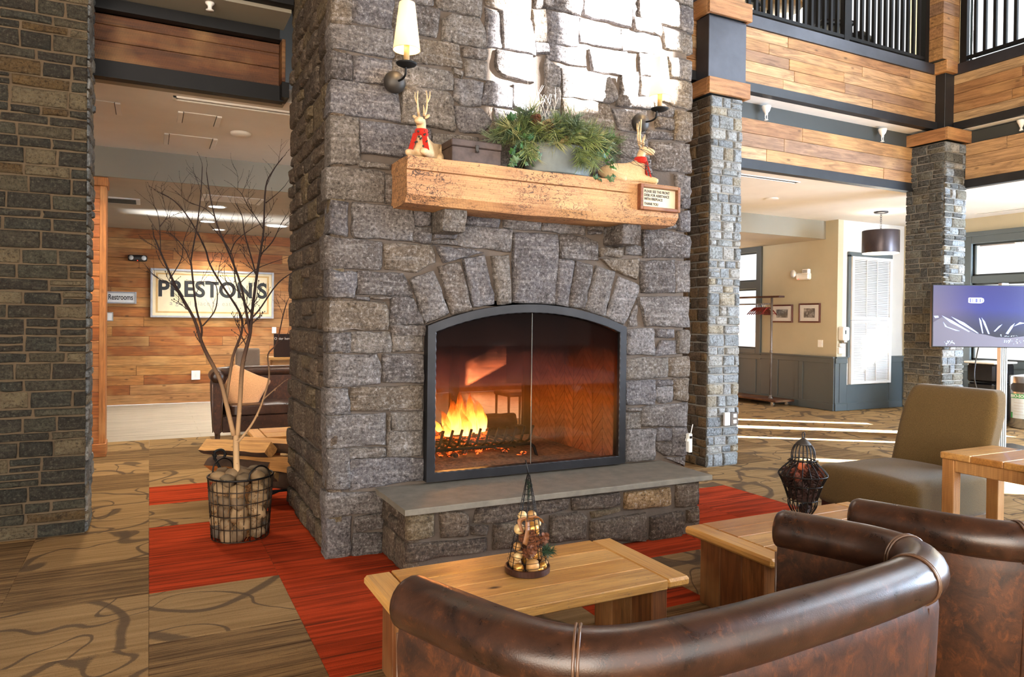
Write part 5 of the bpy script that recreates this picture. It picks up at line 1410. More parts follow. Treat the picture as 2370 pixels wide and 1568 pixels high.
bc = (0.60, 5.55)
bk = thing('wire_basket', 'round black wire basket with loop handles, filled with river stones', 'basket', (bc[0], bc[1], 0))
RB = lambda z: 0.196 + (0.224 - 0.196) * z / 0.45
def circ(r, z, n=36): return [(bc[0] + r * math.cos(2 * PI * i / n), bc[1] + r * math.sin(2 * PI * i / n), z) for i in range(n)]
MB().tube(circ(RB(.45), .45), 0.0075, 8, closed=True).build('rim', WIRE, bk, smooth=True)
for z in (0.012, 0.10, 0.19, 0.28, 0.365): MB().tube(circ(RB(z), z), 0.0035, 6, closed=True).build('ring', WIREB, bk, smooth=True)
for i in range(28):
    a = 2 * PI * i / 28
    f = lambda z: (bc[0] + RB(z) * math.cos(a), bc[1] + RB(z) * math.sin(a), z)
    MB().tube([f(0.012), f(0.23), f(0.45)], 0.003, 5).build('wire', WIREB, bk, smooth=True)
for i in range(9):
    x = -0.17 + 0.34 * i / 8; h = math.sqrt(max(0, 0.194 ** 2 - x * x))
    MB().tube([(bc[0] + x, bc[1] - h, .012), (bc[0] + x, bc[1] + h, .012)], 0.003, 5).build('base_wire', WIREB, bk)
for a in (R(-62), R(118)):
    c = Vector((bc[0] + .221 * math.cos(a), bc[1] + .221 * math.sin(a), .45)); t = Vector((-math.sin(a), math.cos(a), 0))
    MB().tube(spline([c - t * .085, c - t * .07 + Vector((0, 0, .06)), c + Vector((0, 0, .095)), c + t * .07 + Vector((0, 0, .06)), c + t * .085], 6), 0.006, 7).build('handle', WIRE, bk, smooth=True)
PEB = [plain('river_stone_%d' % i, c, 0.75, var=0.12, scale=8, bump=0.15) for i, c in enumerate(((142, 116, 82), (124, 102, 74), (112, 94, 70), (88, 78, 66), (150, 124, 90), (104, 84, 60)))]
def pebble_mesh(sd, m):
    return MB().ball((0, 0, 0), (0.060, 0.050, 0.042), 14, 9, nz=0.22, seed=sd).mesh('river_stone', m, True)
PM = [pebble_mesh(i * 3.3, PEB[i % 6]) for i in range(12)]
def side_word(a, c):
    v = math.atan2(-c[1], -c[0])
    k = round(((a - v) % (2 * PI)) / (PI / 4)) % 8
    return ('front', 'front right', 'right', 'back right', 'back', 'back left', 'left', 'front left')[k]
rp = random.Random(21); n_p = 0
for lv, z in enumerate((0.06, 0.135, 0.215, 0.295, 0.37)):
    for i in range(8):
        a = math.atan2(-bc[1], -bc[0]) + 2 * PI * (i + rp.uniform(-.22, .22)) / 8
        r_ = RB(z) - 0.062
        o = link('river_stone', rp.choice(PM)); o.location = (bc[0] + r_ * math.cos(a), bc[1] + r_ * math.sin(a), z + rp.uniform(-.012, .012))
        o.rotation_euler = (rp.uniform(0, 6), rp.uniform(0, 6), rp.uniform(0, 6)); s_ = rp.uniform(.98, 1.28); o.scale = (s_,) * 3
        tag(o, 'tan river stone in the ' + ('bottom row', 'second row up', 'middle row', 'fourth row up', 'top row')[lv] + ' of the wire basket, ' + side_word(a, bc), 'stone', 'river stones filling the wire basket'); n_p += 1
for i in range(13):
    a = 2 * PI * i / 8 if i < 8 else 2 * PI * i / 5; r_ = 0.142 if i < 8 else 0.062
    o = link('river_stone', rp.choice(PM)); o.location = (bc[0] + r_ * math.cos(a), bc[1] + r_ * math.sin(a), 0.435 + rp.uniform(0, .02) + (0.01 if i >= 8 else 0))
    o.rotation_euler = (rp.uniform(0, .5), rp.uniform(0, .5), rp.uniform(0, 6)); s_ = rp.uniform(.9, 1.1); o.scale = (s_,) * 3
    tag(o, ('river stone on top of the basket, just inside its rim, ' if i < 8 else 'river stone on top of the basket, against the birch trunk, ') + side_word(a, bc) + ' side', 'stone', 'river stones on top of the basket')
MOSS = plain('brown_moss', (128, 88, 48), 1.0, bump=1.0, bscale=160, var=0.35, scale=90)
ms = MB()
for i in range(1100):
    a = rp.uniform(0, 2 * PI); z = rp.choice((rp.gauss(.33, .03), rp.gauss(.15, .03), rp.gauss(.24, .02), rp.uniform(.02, .4))); r_ = RB(z) - rp.uniform(.012, .05)
    p = Vector((bc[0] + r_ * math.cos(a), bc[1] + r_ * math.sin(a), max(.015, z)))
    d = Vector((rp.uniform(-1, 1), rp.uniform(-1, 1), rp.uniform(-1, 1))) * 0.018
    ms.tube([p, p + d * .6 + Vector((0, 0, .006)), p + d], 0.0018, 3, cap=False)
ms.lathe([(0.0, .02), (.11, .02), (.125, .40), (0, .41)], 20, (bc[0], bc[1], 0))
tag(ms.build('moss', MOSS), 'brown moss packed between the river stones in the basket', 'moss', None, 'stuff')

# firewood rack behind the chimney corner
rk = thing('firewood_rack', 'low black iron firewood rack with scroll ends behind the chimney corner', 'rack', (0.95, 6.72, 0))
for y_ in (6.52, 6.92):
    MB().tube(spline([(0.50, y_, .40), (0.53, y_, .34), (0.60, y_, .16), (0.66, y_, .09), (1.3, y_, .09), (1.38, y_, .16), (1.45, y_, .36)], 6), 0.012, 8).build('side_rail', BLACK, rk, smooth=True)
    MB().tube(spline([(0.50, y_, .40), (0.50, y_, .46), (.55, y_, .475), (.58, y_, .44), (.565, y_, .40)], 6), 0.011, 8).build('scroll', BLACK, rk, smooth=True)
    MB().tube(spline([(0.62, y_ - .04, 0.008), (0.72, y_, .085), (0.9, y_, .05), (1.08, y_, .085), (1.2, y_ - .04, 0.008)], 6), 0.010, 8).build('foot', BLACK, rk, smooth=True)
for x in (0.56, 0.72, 1.2): MB().tube([(x, 6.50, .10 if x > .6 else .28), (x, 6.94, .10 if x > .6 else .28)], 0.010, 7).build('cross_bar', BLACK, rk, smooth=True)
MB().tube([(0.505, 6.5, .43), (0.505, 6.94, .43)], 0.010, 7).build('cross_bar', BLACK, rk, smooth=True)
def split_log(c, L, r, rz, rot, sd, label):
    t = thing('split_log', label, 'log', c, rz, 'split logs in the firewood rack')
    pr = [(0, 0)] + [(r * math.cos(a), r * math.sin(a)) for a in [rot + 1.9 * k / 6 for k in range(7)]]
    cx = sum(p[0] for p in pr) / 8; cz = sum(p[1] for p in pr) / 8
    m = 10; vs = []; fs = []; mi = []
    for i in range(m + 1):
        x = -L / 2 + L * i / m
        for (a, b) in pr:
            k = 0.012 * noise.noise(Vector((x * 6, a * 26 + sd, b * 26)))
            e = 0.012 * noise.noise(Vector((a * 30, b * 30, sd + i))) if i in (0, m) else 0
            vs.append((x + e, (a - cx) + k, (b - cz) + k * .8))
    for i in range(m):
        for k in range(8):
            j = (k + 1) % 8
            fs.append((i * 8 + k, i * 8 + j, (i + 1) * 8 + j, (i + 1) * 8 + k)); mi.append(1 if 1 <= k <= 6 else 0)
    fs += [tuple(range(7, -1, -1)), tuple(m * 8 + k for k in range(8))]; mi += [0, 0]
    mb = MB(); mb.v = vs; mb.f = fs; mb.mi = mi
    mb.build('wood', [W_LOG, BARK], t, auto=35, local=True)
    return t
for a in (((.70, 6.66, .43), .62, .135, R(-38), R(215), 1, 'long pale split log on top at the left of the firewood rack'), ((.98, 6.74, .42), .62, .135, R(-36), R(190), 2, 'pale split log on top next to the chimney in the firewood rack'),
          ((.98, 6.62, .30), .58, .13, R(-40), R(250), 3, 'split log in the middle layer next to the chimney in the rack'), ((.74, 6.78, .31), .60, .13, R(-36), R(40), 4, 'dark-barked split log under the topmost left one in the rack'),
          ((1.04, 6.60, .18), .55, .125, R(-40), R(120), 5, 'lowest split log of the firewood rack, beside the chimney corner'), ((.80, 6.74, .19), .56, .12, R(-36), R(200), 6, 'lowest split log at the left of the firewood rack')):
    split_log(*a)

# --------------------------------------------------------------- tables with breadboard ends and plank legs
def plank_table(name, label, loc, Lx, Ly, H, th=0.045, leg_in=0.06, leg_t=0.09, nb=4, group=None, cat='table'):
    t = thing(name, label, cat, loc, 0, group)
    e = 0.13
    rn = random.Random(int(loc[0] * 100))
    def pl_(x0, x1, y0, y1, nm, mat, z0=H - th, z1=H, c=0.006):
        o = MB().cham(-(x1 - x0) / 2, -(y1 - y0) / 2, z0, (x1 - x0) / 2, (y1 - y0) / 2, z1, c).build(nm, mat, t, local=True)
        o.location = ((x0 + x1) / 2, (y0 + y1) / 2, rn.uniform(-.001, .001))
    pl_(0, e, 0, Ly, 'end_board', W_TABLEY, c=0.012); pl_(Lx - e, Lx, 0, Ly, 'end_board', W_TABLEY, c=0.012)
    ws = [rn.uniform(.8, 1.2) for _ in range(nb)]; s_ = sum(ws); y0 = 0
    for k in range(nb):
        d = Ly * ws[k] / s_
        pl_(e + .001, Lx - e - .001, y0 + .0008, y0 + d - .0008, 'table_plank', W_TABLE, c=0.004); y0 += d
    for xa in (leg_in, Lx - leg_in - leg_t):
        g = 3; ly0, ly1 = 0.085, Ly - 0.085
        for k in range(g):
            a = ly0 + (ly1 - ly0) * k / g; b = ly0 + (ly1 - ly0) * (k + 1) / g
            MB().cham(xa, a + .001, 0, xa + leg_t, b - .001, H - th - .001, 0.005).build('leg_board', W_LEG, t, local=True)
    return t
plank_table('coffee_table', 'low pine plank table in front of the fireplace, carrying the wire cone', (0.885, 2.59, 0), 1.365, 0.655, 0.42, leg_in=0.065)
plank_table('coffee_table', 'low pine plank table right of the hearth, carrying the birdcage lantern', (2.765, 2.59, 0), 1.385, 0.655, 0.42, leg_in=0.045)
plank_table('coffee_table', 'low pine plank table behind the chimney, in front of the far leather sofa', (0.91, 7.38, 0), 1.38, 0.62, 0.42, leg_in=0.10, leg_t=0.17)

# --------------------------------------------------------------- rolled leather settees
def settee(name, label, path, zr, rr, front, seat_z, leg_h, seams, base=0.10, group=None, cushions=2):
    P = spline(path, 9); n = len(P)
    c0 = P[0].lerp(P[-1], 0.5)
    t = thing(name, label, 'sofa', (c0.x, c0.y, 0), 0, group)
    T = []; N = []
    mid = sum(P, Vector()) / n
    for i in range(n):
        d = (P[min(i + 1, n - 1)] - P[max(i - 1, 0)]).normalized(); T.append(d)
        q = Vector((d.y, -d.x, 0))
        N.append(q)
    if N[n // 2].dot(P[n // 2] - c0) < 0: N = [-q for q in N]
    cuts = [0] + sorted(int(s_ * (n - 1)) for s_ in seams) + [n - 1]
    K = 20
    for a, b in zip(cuts, cuts[1:]):
        vs = []; m = b - a + 1
        for i in range(a, b + 1):
            bul = 1.0 + 0.02 * math.sin(PI * (i - a) / max(1, b - a))
            for k in range(K):
                th = 2 * PI * k / K
                q = P[i] + N[i] * math.cos(th) * rr * bul * 1.04 + Vector((0, 0, zr + math.sin(th) * rr * bul))
                vs.append(q)
        fs = [(i * K + k, i * K + (k + 1) % K, (i + 1) * K + (k + 1) % K, (i + 1) * K + k) for i in range(m - 1) for k in range(K)]
        mb = MB()
        for end, i0, sg in ((a == 0, 0, -1), (b == n - 1, m - 1, 1)):
            if end:
                ii = a if sg < 0 else b
                rings = []
                for (s_, out) in ((0.86, 0.018), (0.5, 0.026), (0.0, 0.028)):
                    o0 = len(vs)
                    if s_ == 0: vs.append(P[ii] + T[ii] * sg * out + Vector((0, 0, zr))); rings.append((o0, 1))
                    else:
                        for k in range(K):
                            th = 2 * PI * k / K
                            vs.append(P[ii] + T[ii] * sg * out + N[ii] * math.cos(th) * rr * s_ + Vector((0, 0, zr + math.sin(th) * rr * s_)))
                        rings.append((o0, K))
                prev = i0 * K
                for o0, kk in rings:
                    for k in range(K):
                        if kk == 1: fs.append((prev + k, prev + (k + 1) % K, o0))
                        else: fs.append((prev + k, prev + (k + 1) % K, o0 + (k + 1) % K, o0 + k))
                    prev = o0
        mb.add(vs, fs).build('top_roll', LEATHER, t, smooth=True)
    for c in cuts[1:-1]:
        for dd in (-0.006, 0.006):
            MB().tube([P[c] + T[c] * dd + N[c] * math.cos(2 * PI * k / 28) * (rr * 1.05 + .001) + Vector((0, 0, zr + math.sin(2 * PI * k / 28) * (rr * 1.02 + .001))) for k in range(28)], 0.0045, 6, closed=True).build('piping', PIPING, t, smooth=True)
    # upholstered shell below the roll
    prof = [(0.045, zr - rr * .45), (0.056, zr - rr * 1.4), (0.050, (zr + base) * .5), (0.030, base + .02), (0.02, base), (-0.03, base), (-0.055, base + .02), (-0.062, zr - rr * 1.2), (-0.055, zr - rr * .4), (0, zr)]
    m = len(prof); vs = []
    for i in range(n):
        for (o, z) in prof: vs.append(P[i] + N[i] * o + Vector((0, 0, z)))
    fs = [(i * m + k, i * m + (k + 1) % m, (i + 1) * m + (k + 1) % m, (i + 1) * m + k) for i in range(n - 1) for k in range(m)]
    fs += [tuple(range(m - 1, -1, -1)), tuple((n - 1) * m + k for k in range(m))]
    sh = MB().add(vs, fs).build('shell', LEATHER_P, t, auto=50)
    for c in cuts[1:-1]:
        MB().tube([P[c] + N[c] * .052 + Vector((0, 0, zr - rr)), P[c] + N[c] * .050 + Vector((0, 0, (zr + base) * .5)), P[c] + N[c] * .03 + Vector((0, 0, base + .02))], 0.0035, 5).build('seam', LEATHER_P, sh, smooth=True)
    for ii, sg in ((0, -1), (n - 1, 1)):
        e = P[ii] + T[ii] * sg * .004
        MB().tube([e + N[ii] * .050 + Vector((0, 0, zr - rr)), e + N[ii] * .045 + Vector((0, 0, base + .02))], 0.005, 6).tube([e - N[ii] * .06 + Vector((0, 0, zr - rr)), e - N[ii] * .05 + Vector((0, 0, base + .02))], 0.005, 6).build('front_piping', PIPING, sh, smooth=True)
    inner = [P[i] - N[i] * 0.063 for i in range(0, n, 3)]
    fr_ = [(P[-1] + T[-1] * -front), (P[0] + T[0] * front)]
    poly = [(p.x, p.y) for p in inner]
    MB().prism(poly, lambda u, v, d: (u, v, d), base + .01, seat_z - .12).build('seat_base', LEATHER, t)
    # seat cushions
    A, B = P[0] - N[0] * .07, P[-1] - N[-1] * .07
    back = P[n // 2] - N[n // 2] * .07
    for k in range(cushions):
        a = A.lerp(B, k / cushions); b = A.lerp(B, (k + 1) / cushions)
        ctr = (a + b) / 2; dep = (back - (A + B) / 2)
        ex = (b - a); ey = dep
        def cf(p, ctr=ctr, ex=ex, ey=ey):
            q = ctr + ex * (p[0] * 0.49) + ey * (p[1] * 0.46 + 0.46)
            crown = 0.018 * max(0, 1 - p[0] ** 2) * max(0, 1 - p[1] ** 2) if p[2] > 0 else 0
            return (q.x, q.y, seat_z - .06 + p[2] * .06 + crown)
        shrink = 0.86
        MB().rbox((0, 0, 0), (shrink if cushions > 1 else .9, 0.92, 1), 0.16, 10, cf).build('seat_cushion', LEATHER, t, smooth=True)
    for ii in (int(n * .03), int(n * .97) - 0, int(n * .36), int(n * .64)):
        ii = min(ii, n - 1); p = P[ii] - N[ii] * .01
        MB().lathe([(0.018, 0.0), (0.032, leg_h + .02)], 10, (p.x, p.y, 0)).build('leg', W_DARK, t, smooth=True)
    return t
fpath = [(.735, 2.135, 0), (.800, 1.965, 0), (.862, 1.80, 0), (.930, 1.665, 0), (1.03, 1.570, 0), (1.20, 1.522, 0), (1.47, 1.512, 0), (1.75, 1.525, 0), (2.05, 1.545, 0), (2.32, 1.575, 0), (2.475, 1.625, 0), (2.562, 1.735, 0), (2.562, 1.86, 0), (2.515, 2.00, 0), (2.425, 2.215, 0)]
s1 = settee('leather_sofa', 'brown rolled-back leather sofa in the foreground, seen from behind, before the low tables', fpath, .715, .083, .0, .44, .10, (0.27, 0.665, 0.80), group='leather sofas in the foreground')
dup(s1, (s1.location.x + 2.165, s1.location.y + .085, 0), None, 'brown rolled-back leather sofa cut off by the right edge of the foreground')
bpath = [(.70, 8.90, 0), (.70, 9.1, 0), (.71, 9.32, 0), (.76, 9.50, 0), (.90, 9.64, 0), (1.15, 9.70, 0), (1.75, 9.72, 0), (2.3, 9.70, 0), (2.55, 9.64, 0), (2.69, 9.50, 0), (2.74, 9.32, 0), (2.75, 9.1, 0), (2.75, 8.90, 0)]
settee('leather_sofa', 'dark brown leather sofa with tapered legs beyond the birch, facing the chimney', bpath, .905, .072, .0, .56, .24, (0.34, 0.66), base=0.25)
pw_ = thing('pillow', 'tan square pillow leaning in the left corner of the far leather sofa', 'pillow', (1.02, 9.22, .72))
def pf(p):
    k = (1 - (p[0] / .25) ** 2 * .55) * (1 - (p[2] / .25) ** 2 * .55)
    return (p[0] * (1 + .10 * (p[2] / .22) ** 2), p[1] * max(.18, k) + .006 * noise.noise(Vector((p[0] * 14, p[2] * 14, 0))), p[2] * (1 + .10 * (p[0] / .22) ** 2))
pm = MB().rbox((0, 0, 0), (.225, .075, .225), .05, 12, pf)
po = pm.build('cushion', PILLOW, pw_, smooth=True, local=True)
po.rotation_euler = (R(-18), R(24), R(-20))

ch = thing('chair', 'taupe dining chair whose square back shows above the far sofa', 'chair', (1.27, 11.0, 0))
MB().rbox((1.27, 11.0, .98), (.165, .03, .17), .02, 8).build('backrest', TAUPE, ch, smooth=True)
MB().rbox((1.27, 10.78, .52), (.2, .22, .035), .03, 8).build('seat', TAUPE, ch, smooth=True)
for x in (1.10, 1.44):
    for y_ in (10.60, 10.97): MB().lathe([(.012, 0), (.02, .5)], 8, (x, y_, 0)).build('leg', W_DARK, ch)
for x in (1.15, 1.39): MB().cham(x - .015, 10.985, .5, x + .015, 11.015, .9, .003).build('back_post', W_DARK, ch)

# dining chairs seen through the firebox
for i, (x, y_, lab) in enumerate(((4.9, 9.4, 'dark chair seen through the left pane of the firebox'), (6.35, 11.2, 'dark chair seen through the firebox near its rear mullion'))):
    c = thing('chair', lab, 'chair', (x, y_, 0))
    MB().rbox((x, y_, .95), (.24, .03, .28), .02, 6).build('backrest', W_DARK, c, smooth=True)
    MB().rbox((x, y_ + .22, .50), (.24, .24, .035), .03, 6).build('seat', W_DARK, c, smooth=True)
    for dx in (-.2, .2):
        for dy in (0, .42): MB().lathe([(.015, 0), (.022, .5)], 8, (x + dx, y_ + dy, 0)).build('leg', W_DARK, c)

# --------------------------------------------------------------- things on the far wall
YW = 14.58
sg = thing('wall_sign', 'long cream sign with PRESTON\'S in grey capitals on the boarded far wall', 'sign', (1.08, 14.57, 2.02))
MB().bx(.04, 14.555, 1.61, 2.12, 14.575, 2.44).build('panel', plain('sign_cream', (222, 206, 170), 0.8, var=0.04, scale=3), sg)
for a, b, c, d in ((.012, 1.575, .05, 2.467), (2.112, 1.575, 2.15, 2.467), (.05, 1.575, 2.112, 1.613), (.05, 2.429, 2.112, 2.467)):
    MB().cham(a, 14.53, b, c, 14.58, d, .006).build('frame_strip', plain('sign_frame', (176, 178, 184), 0.5, 0.2) if 'sign_frame' not in bpy.data.materials else bpy.data.materials['sign_frame'], sg)
for a, b, c, d in ((.10, 1.66, .135, 2.39), (2.025, 1.66, 2.06, 2.39), (.135, 1.66, 2.025, 1.69), (.135, 2.36, 2.025, 2.39)):
    MB().bx(a, 14.552, b, c, 14.556, d).build('border', plain('sign_border', (198, 160, 104), 0.8) if 'sign_border' not in bpy.data.materials else bpy.data.materials['sign_border'], sg)
text("PRESTON'S", 0.40, (1.075, 14.550, 2.09), (PI / 2, 0, 0), LETTER, sg, bold=0.013, spacing=1.04, sx=0.93)
text('a good place to eat & drink', 0.115, (1.075, 14.550, 1.84), (PI / 2, 0, 0), LETTERW, sg, sx=1.0, spacing=1.15)
rs_ = thing('wall_sign', 'small framed white sign reading Restrooms', 'sign', (-.44, 14.57, 1.92))
MB().bx(-.72, 14.56, 1.835, -.225, 14.575, 2.005).build('panel', WHITEP, rs_)
for a, b, c, d in ((-.74, 1.815, -.715, 2.026), (-.235, 1.815, -.207, 2.026), (-.715, 1.815, -.235, 1.838), (-.715, 2.003, -.235, 2.026)):
    MB().cham(a, 14.54, b, c, 14.58, d, .004).build('frame_strip', bpy.data.materials['sign_frame'], rs_)
text('Restrooms', 0.135, (-.458, 14.556, 1.925), (PI / 2, 0, 0), LETTER, rs_, bold=0.002, sx=0.65)
ss = thing('wall_sign', 'small white plaque below the Restrooms sign', 'sign', (-.66, 14.57, 1.58))
MB().cham(-.80, 14.555, 1.50, -.57, 14.58, 1.66, .004).build('frame', CHROME, ss)
MB().bx(-.78, 14.55, 1.515, -.59, 14.556, 1.645).build('plate', WHITEP, ss)
def emergency(nm, label, c, wdt, black, axis):
    t = thing(nm, label, 'emergency light', c)
    x, y_, z = c; mt = BLACKP if black else WHITEP
    if axis == 'x':
        MB().rbox((x, y_ - .04, z), (wdt, .04, .058), .03, 6).build('housing', mt, t, smooth=True)
        for sx in (-1, 1): MB().lathe([(.040, 0), (.042, .012), (.015, .026)], 20, mat=Matrix.Translation((x + sx * wdt * .64, y_ - .074, z + .002)) @ Matrix.Rotation(PI / 2, 4, 'X') @ Matrix.Rotation(sx * .35, 4, 'Y')).build('lamp_head', WHITEP, t, smooth=True)
        MB().ball((x, y_ - .08, z - .045), .007, 8, 6).build('indicator', LEDRED, t)
    return t
emergency('emergency_light', 'black twin-head emergency light on the boarded far wall', (-.195, 14.585, 2.635), .155, True, 'x')
for lab, x, z, w_, h_ in (('cream blank switch plate on the boarded wall, left of the far sofa', .775, .51, .075, .085), ('cream outlet plate on the boarded wall, half behind the far sofa', 1.10, .53, .045, .075), ('light switch plate on the boarded wall right of the big sign', 2.165, 1.35, .04, .06)):
    t = thing('wall_plate', lab, 'switch', (x, 14.58, z))
    MB().cham(x - w_, 14.565, z - h_, x + w_, 14.582, z + h_, .004).build('plate', WHITEP, t)
    MB().cham(x - .015, 14.558, z - .03, x + .015, 14.566, z + .03, .002).build('toggle', WHITE, t)
mn = thing('notice_board', 'small black notice with white lettering beside the chimney edge, far off', 'sign', (1.80, 10.9, 1.2))
MB().cham(1.62, 10.9, 1.02, 1.98, 10.93, 1.36, .006).build('panel', BLACKP, mn)
text('Order here', 0.05, (1.74, 10.896, 1.29), (PI / 2, 0, 0), WHITEP, mn)
MB().cham(1.55, 10.88, .98, 2.3, 11.2, 1.02, .004).build('ledge', W_TABLE, mn)
MB().cham(1.60, 10.95, 0, 2.25, 11.15, .98, .004).build('stand', W_WALL, mn)

# ceiling fittings on the left
def panel(lab, x0, x1, y0, y1, z=3.5):
    t = thing('access_panel', lab, 'ceiling panel', ((x0 + x1) / 2, (y0 + y1) / 2, z))
    MB().cham(x0 + .05, y0, z - .008, x1 - .05, y1, z + .002, .002).build('panel', CEIL, t)
    for a, b in ((x0, x0 + .045), (x1 - .045, x1)):
        MB().cham(a, y0, z - .016, b, y1, z, .004).build('frame_strip', WHITE, t)
        MB().bx(a + (.046 if a == x0 else -.006), y0, z - .012, a + (.052 if a == x0 else 0), y1, z - .003).build('gap', SOFFITG, t)
panel('pale ceiling access panel nearest the slate pillar', -.62, -.24, 7.33, 7.73)
panel('pale ceiling access panel in the middle, below the slot diffuser', .225, .605, 7.35, 7.74)
panel('pale ceiling access panel farthest from the beam', .125, .64, 8.30, 8.79)
panel('grey access panel in the lower ceiling, above the birch', .60, 1.35, 10.0, 10.5, 3.165)
sdf = thing('slot_diffuser', 'long white slot air diffuser in the ceiling left of the chimney', 'vent', (.8, 6.91, 3.5))
MB().cham(.17, 6.86, 3.485, 1.5, 6.885, 3.503, .003).build('frame_strip', WHITE, sdf); MB().cham(.17, 6.945, 3.485, 1.5, 6.965, 3.503, .003).build('frame_strip', WHITE, sdf)
MB().cham(.17, 6.86, 3.485, .20, 6.965, 3.503, .003).build('end_strip', WHITE, sdf); MB().bx(.2, 6.885, 3.498, 1.5, 6.945, 3.503).build('slot', SOFFITG, sdf)
sd_ = thing('smoke_detector', 'round white smoke detector on the ceiling left of the chimney', 'smoke detector', (.83, 7.91, 3.5))
MB().lathe([(.10, 3.502), (.10, 3.485), (.085, 3.47), (.0, 3.466)], 28, (.83, 7.91, 0)).build('cover', WHITE, sd_, smooth=True)
for lab, x, y_, r_ in (('recessed downlight, largest and nearest of those glowing over the far wall', .847, 11.03, .115), ('recessed downlight, second nearest over the far wall', .842, 12.83, .115), ('recessed downlight, farthest over the far wall', 1.10, 13.9, .10), ('recessed downlight next to the chimney edge', 1.93, 12.8, .17)):
    t = thing('downlight', lab, 'ceiling light', (x, y_, 3.165), 0, 'downlights in the lower ceiling')
    MB().lathe([(r_ * 1.15, 3.168), (r_ * 1.15, 3.160), (r_ * .95, 3.157), (r_ * .95, 3.166)], 28, (x, y_, 0), cap=False).build('trim_ring', WHITE, t, smooth=True)
    MB().lathe([(r_ * .95, 3.162), (0, 3.160)], 28, (x, y_, 0), cap=False).build('lens', DOWNL, t, smooth=True)
    lamp('SPOT', 'downlight_beam', (x, y_, 3.14), 170, (1.0, 0.92, 0.80), rot=(0, 0, 0), spot_size=R(140), spot_blend=0.8, shadow_soft_size=.1)
lamp('AREA', 'ceiling_band_light', (-1.4, 12.3, 2.80), 13, (0.9, 0.95, 1.0), aim=(3.5, 12.0, 3.42), shape='RECTANGLE', size=.5, size_y=.12, spread=R(22))  # added lamp that lays a bright band on the lower ceiling; no door here
for lab, x, y_ in (('added fill without a fitting, over the passage', -.3, 8.2), ('added fill without a fitting, behind the chimney', 2.6, 7.9)):
    lamp('SPOT', 'passage_fill', (x, y_, 3.47), 230, (1.0, 0.86, 0.68), rot=(0, 0, 0), spot_size=R(150), spot_blend=0.8, shadow_soft_size=.12)  # added warm fill for the passage; no fitting is built
for x in (4.2, 6.4, 8.6): lamp('SPOT', 'room_downlight', (x, 11.8, 3.13), 90, (1.0, 0.88, 0.72), rot=(0, 0, 0), spot_size=R(140), spot_blend=0.8, shadow_soft_size=.1)
vg = thing('air_grille', 'grey square air grille in the lower ceiling, beside the boarded partition', 'vent', (-.45, 11.1, 3.165))
MB().cham(-.75, 10.85, 3.15, -.12, 11.35, 3.168, .004).build('frame', WHITE, vg)
for k in range(6): MB().cham(-.70, 10.90 + k * .07, 3.143, -.17, 10.93 + k * .07, 3.152, .002).build('louvre', SOFFITG, vg)

# ================================================================== RIGHT PART: SEATING AND TABLES
sc = thing('slipper_chair', 'olive upholstered armless chair with high back, right of the birdcage lantern', 'chair', (5.2, 3.56, 0), R(-2))
def seatf(p):
    u = (p[0] + .48) / .90; v = p[1] / .43
    top = max(0, (p[2] - .30) / .2)
    return (p[0] + (-.02 * (1 - v * v)), p[1], p[2] + top * (.045 * (1 - v * v) * (0.4 + .6 * math.sin(PI * min(1, max(0, u * .9 + .1))))))
MB().rbox((-.05, 0, .335), (.43, .43, .145), .06, 14, seatf).build('seat', OLIVE, sc, smooth=True, local=True)
def backf(p):
    k = (p[2] - .30) / .78
    x = p[0] + .20 * k + .05 * k * k - .03 * math.cos(p[1] / .42 * 1.3) * 0
    y_ = p[1]
    if p[2] > .86: y_ *= 1 - .10 * ((p[2] - .86) / .22) ** 2
    return (x, y_, p[2])
MB().rbox((.375, .015, .69), (.080, .385, .41), .045, 16, backf).build('backrest', OLIVE, sc, smooth=True, local=True)
bp_ = MB()
for sy in (-1, 1):
    bp_.tube([backf(Vector((.425, sy * .412, z))) for z in (.36, .5, .65, .8, .92, 1.0)], .006, 6)
pass
MB().cham(-.44, -.40, .13, .48, .40, .205, .006).build('base_rail', W_DARK, sc, local=True)
for x, y_, dx in ((-.41, .36, -.01), (-.41, -.36, -.01), (.44, .36, .06), (.44, -.36, .06)):
    MB().tube([(x + dx, y_, 0), (x, y_, .14)], [.022, .034], 4).build('leg', W_DARK, sc, local=True)

st = thing('side_table', 'tall square-legged pine side table in front of the olive chair', 'table', (4.74, 2.20, 0))
Lx, Ly, H = .60, .80, .75
for k in range(4):
    o = MB().cham(-Lx / 2, -Ly / 8 + .0008, -.0225, Lx / 2, Ly / 8 - .0008, .0225, .006).build('table_plank', W_TABLE, st, local=True); o.location = (Lx / 2, Ly / 8 + k * Ly / 4, H - .0225)
for x in (.008, Lx - .088):
    for y_ in (.01, Ly - .09): MB().cham(x, y_, 0, x + .08, y_ + .08, H - .046, .005).build('leg', W_SIDE, st, local=True)
for a in ((.088, .02, Lx - .088, .045), (.088, Ly - .045, Lx - .088, Ly - .02), (.02, .09, .045, Ly - .09), (Lx - .045, .09, Lx - .02, Ly - .09)):
    MB().cham(a[0], a[1], H - .125, a[2], a[3], H - .047, .003).build('apron', W_SIDE, st, local=True)

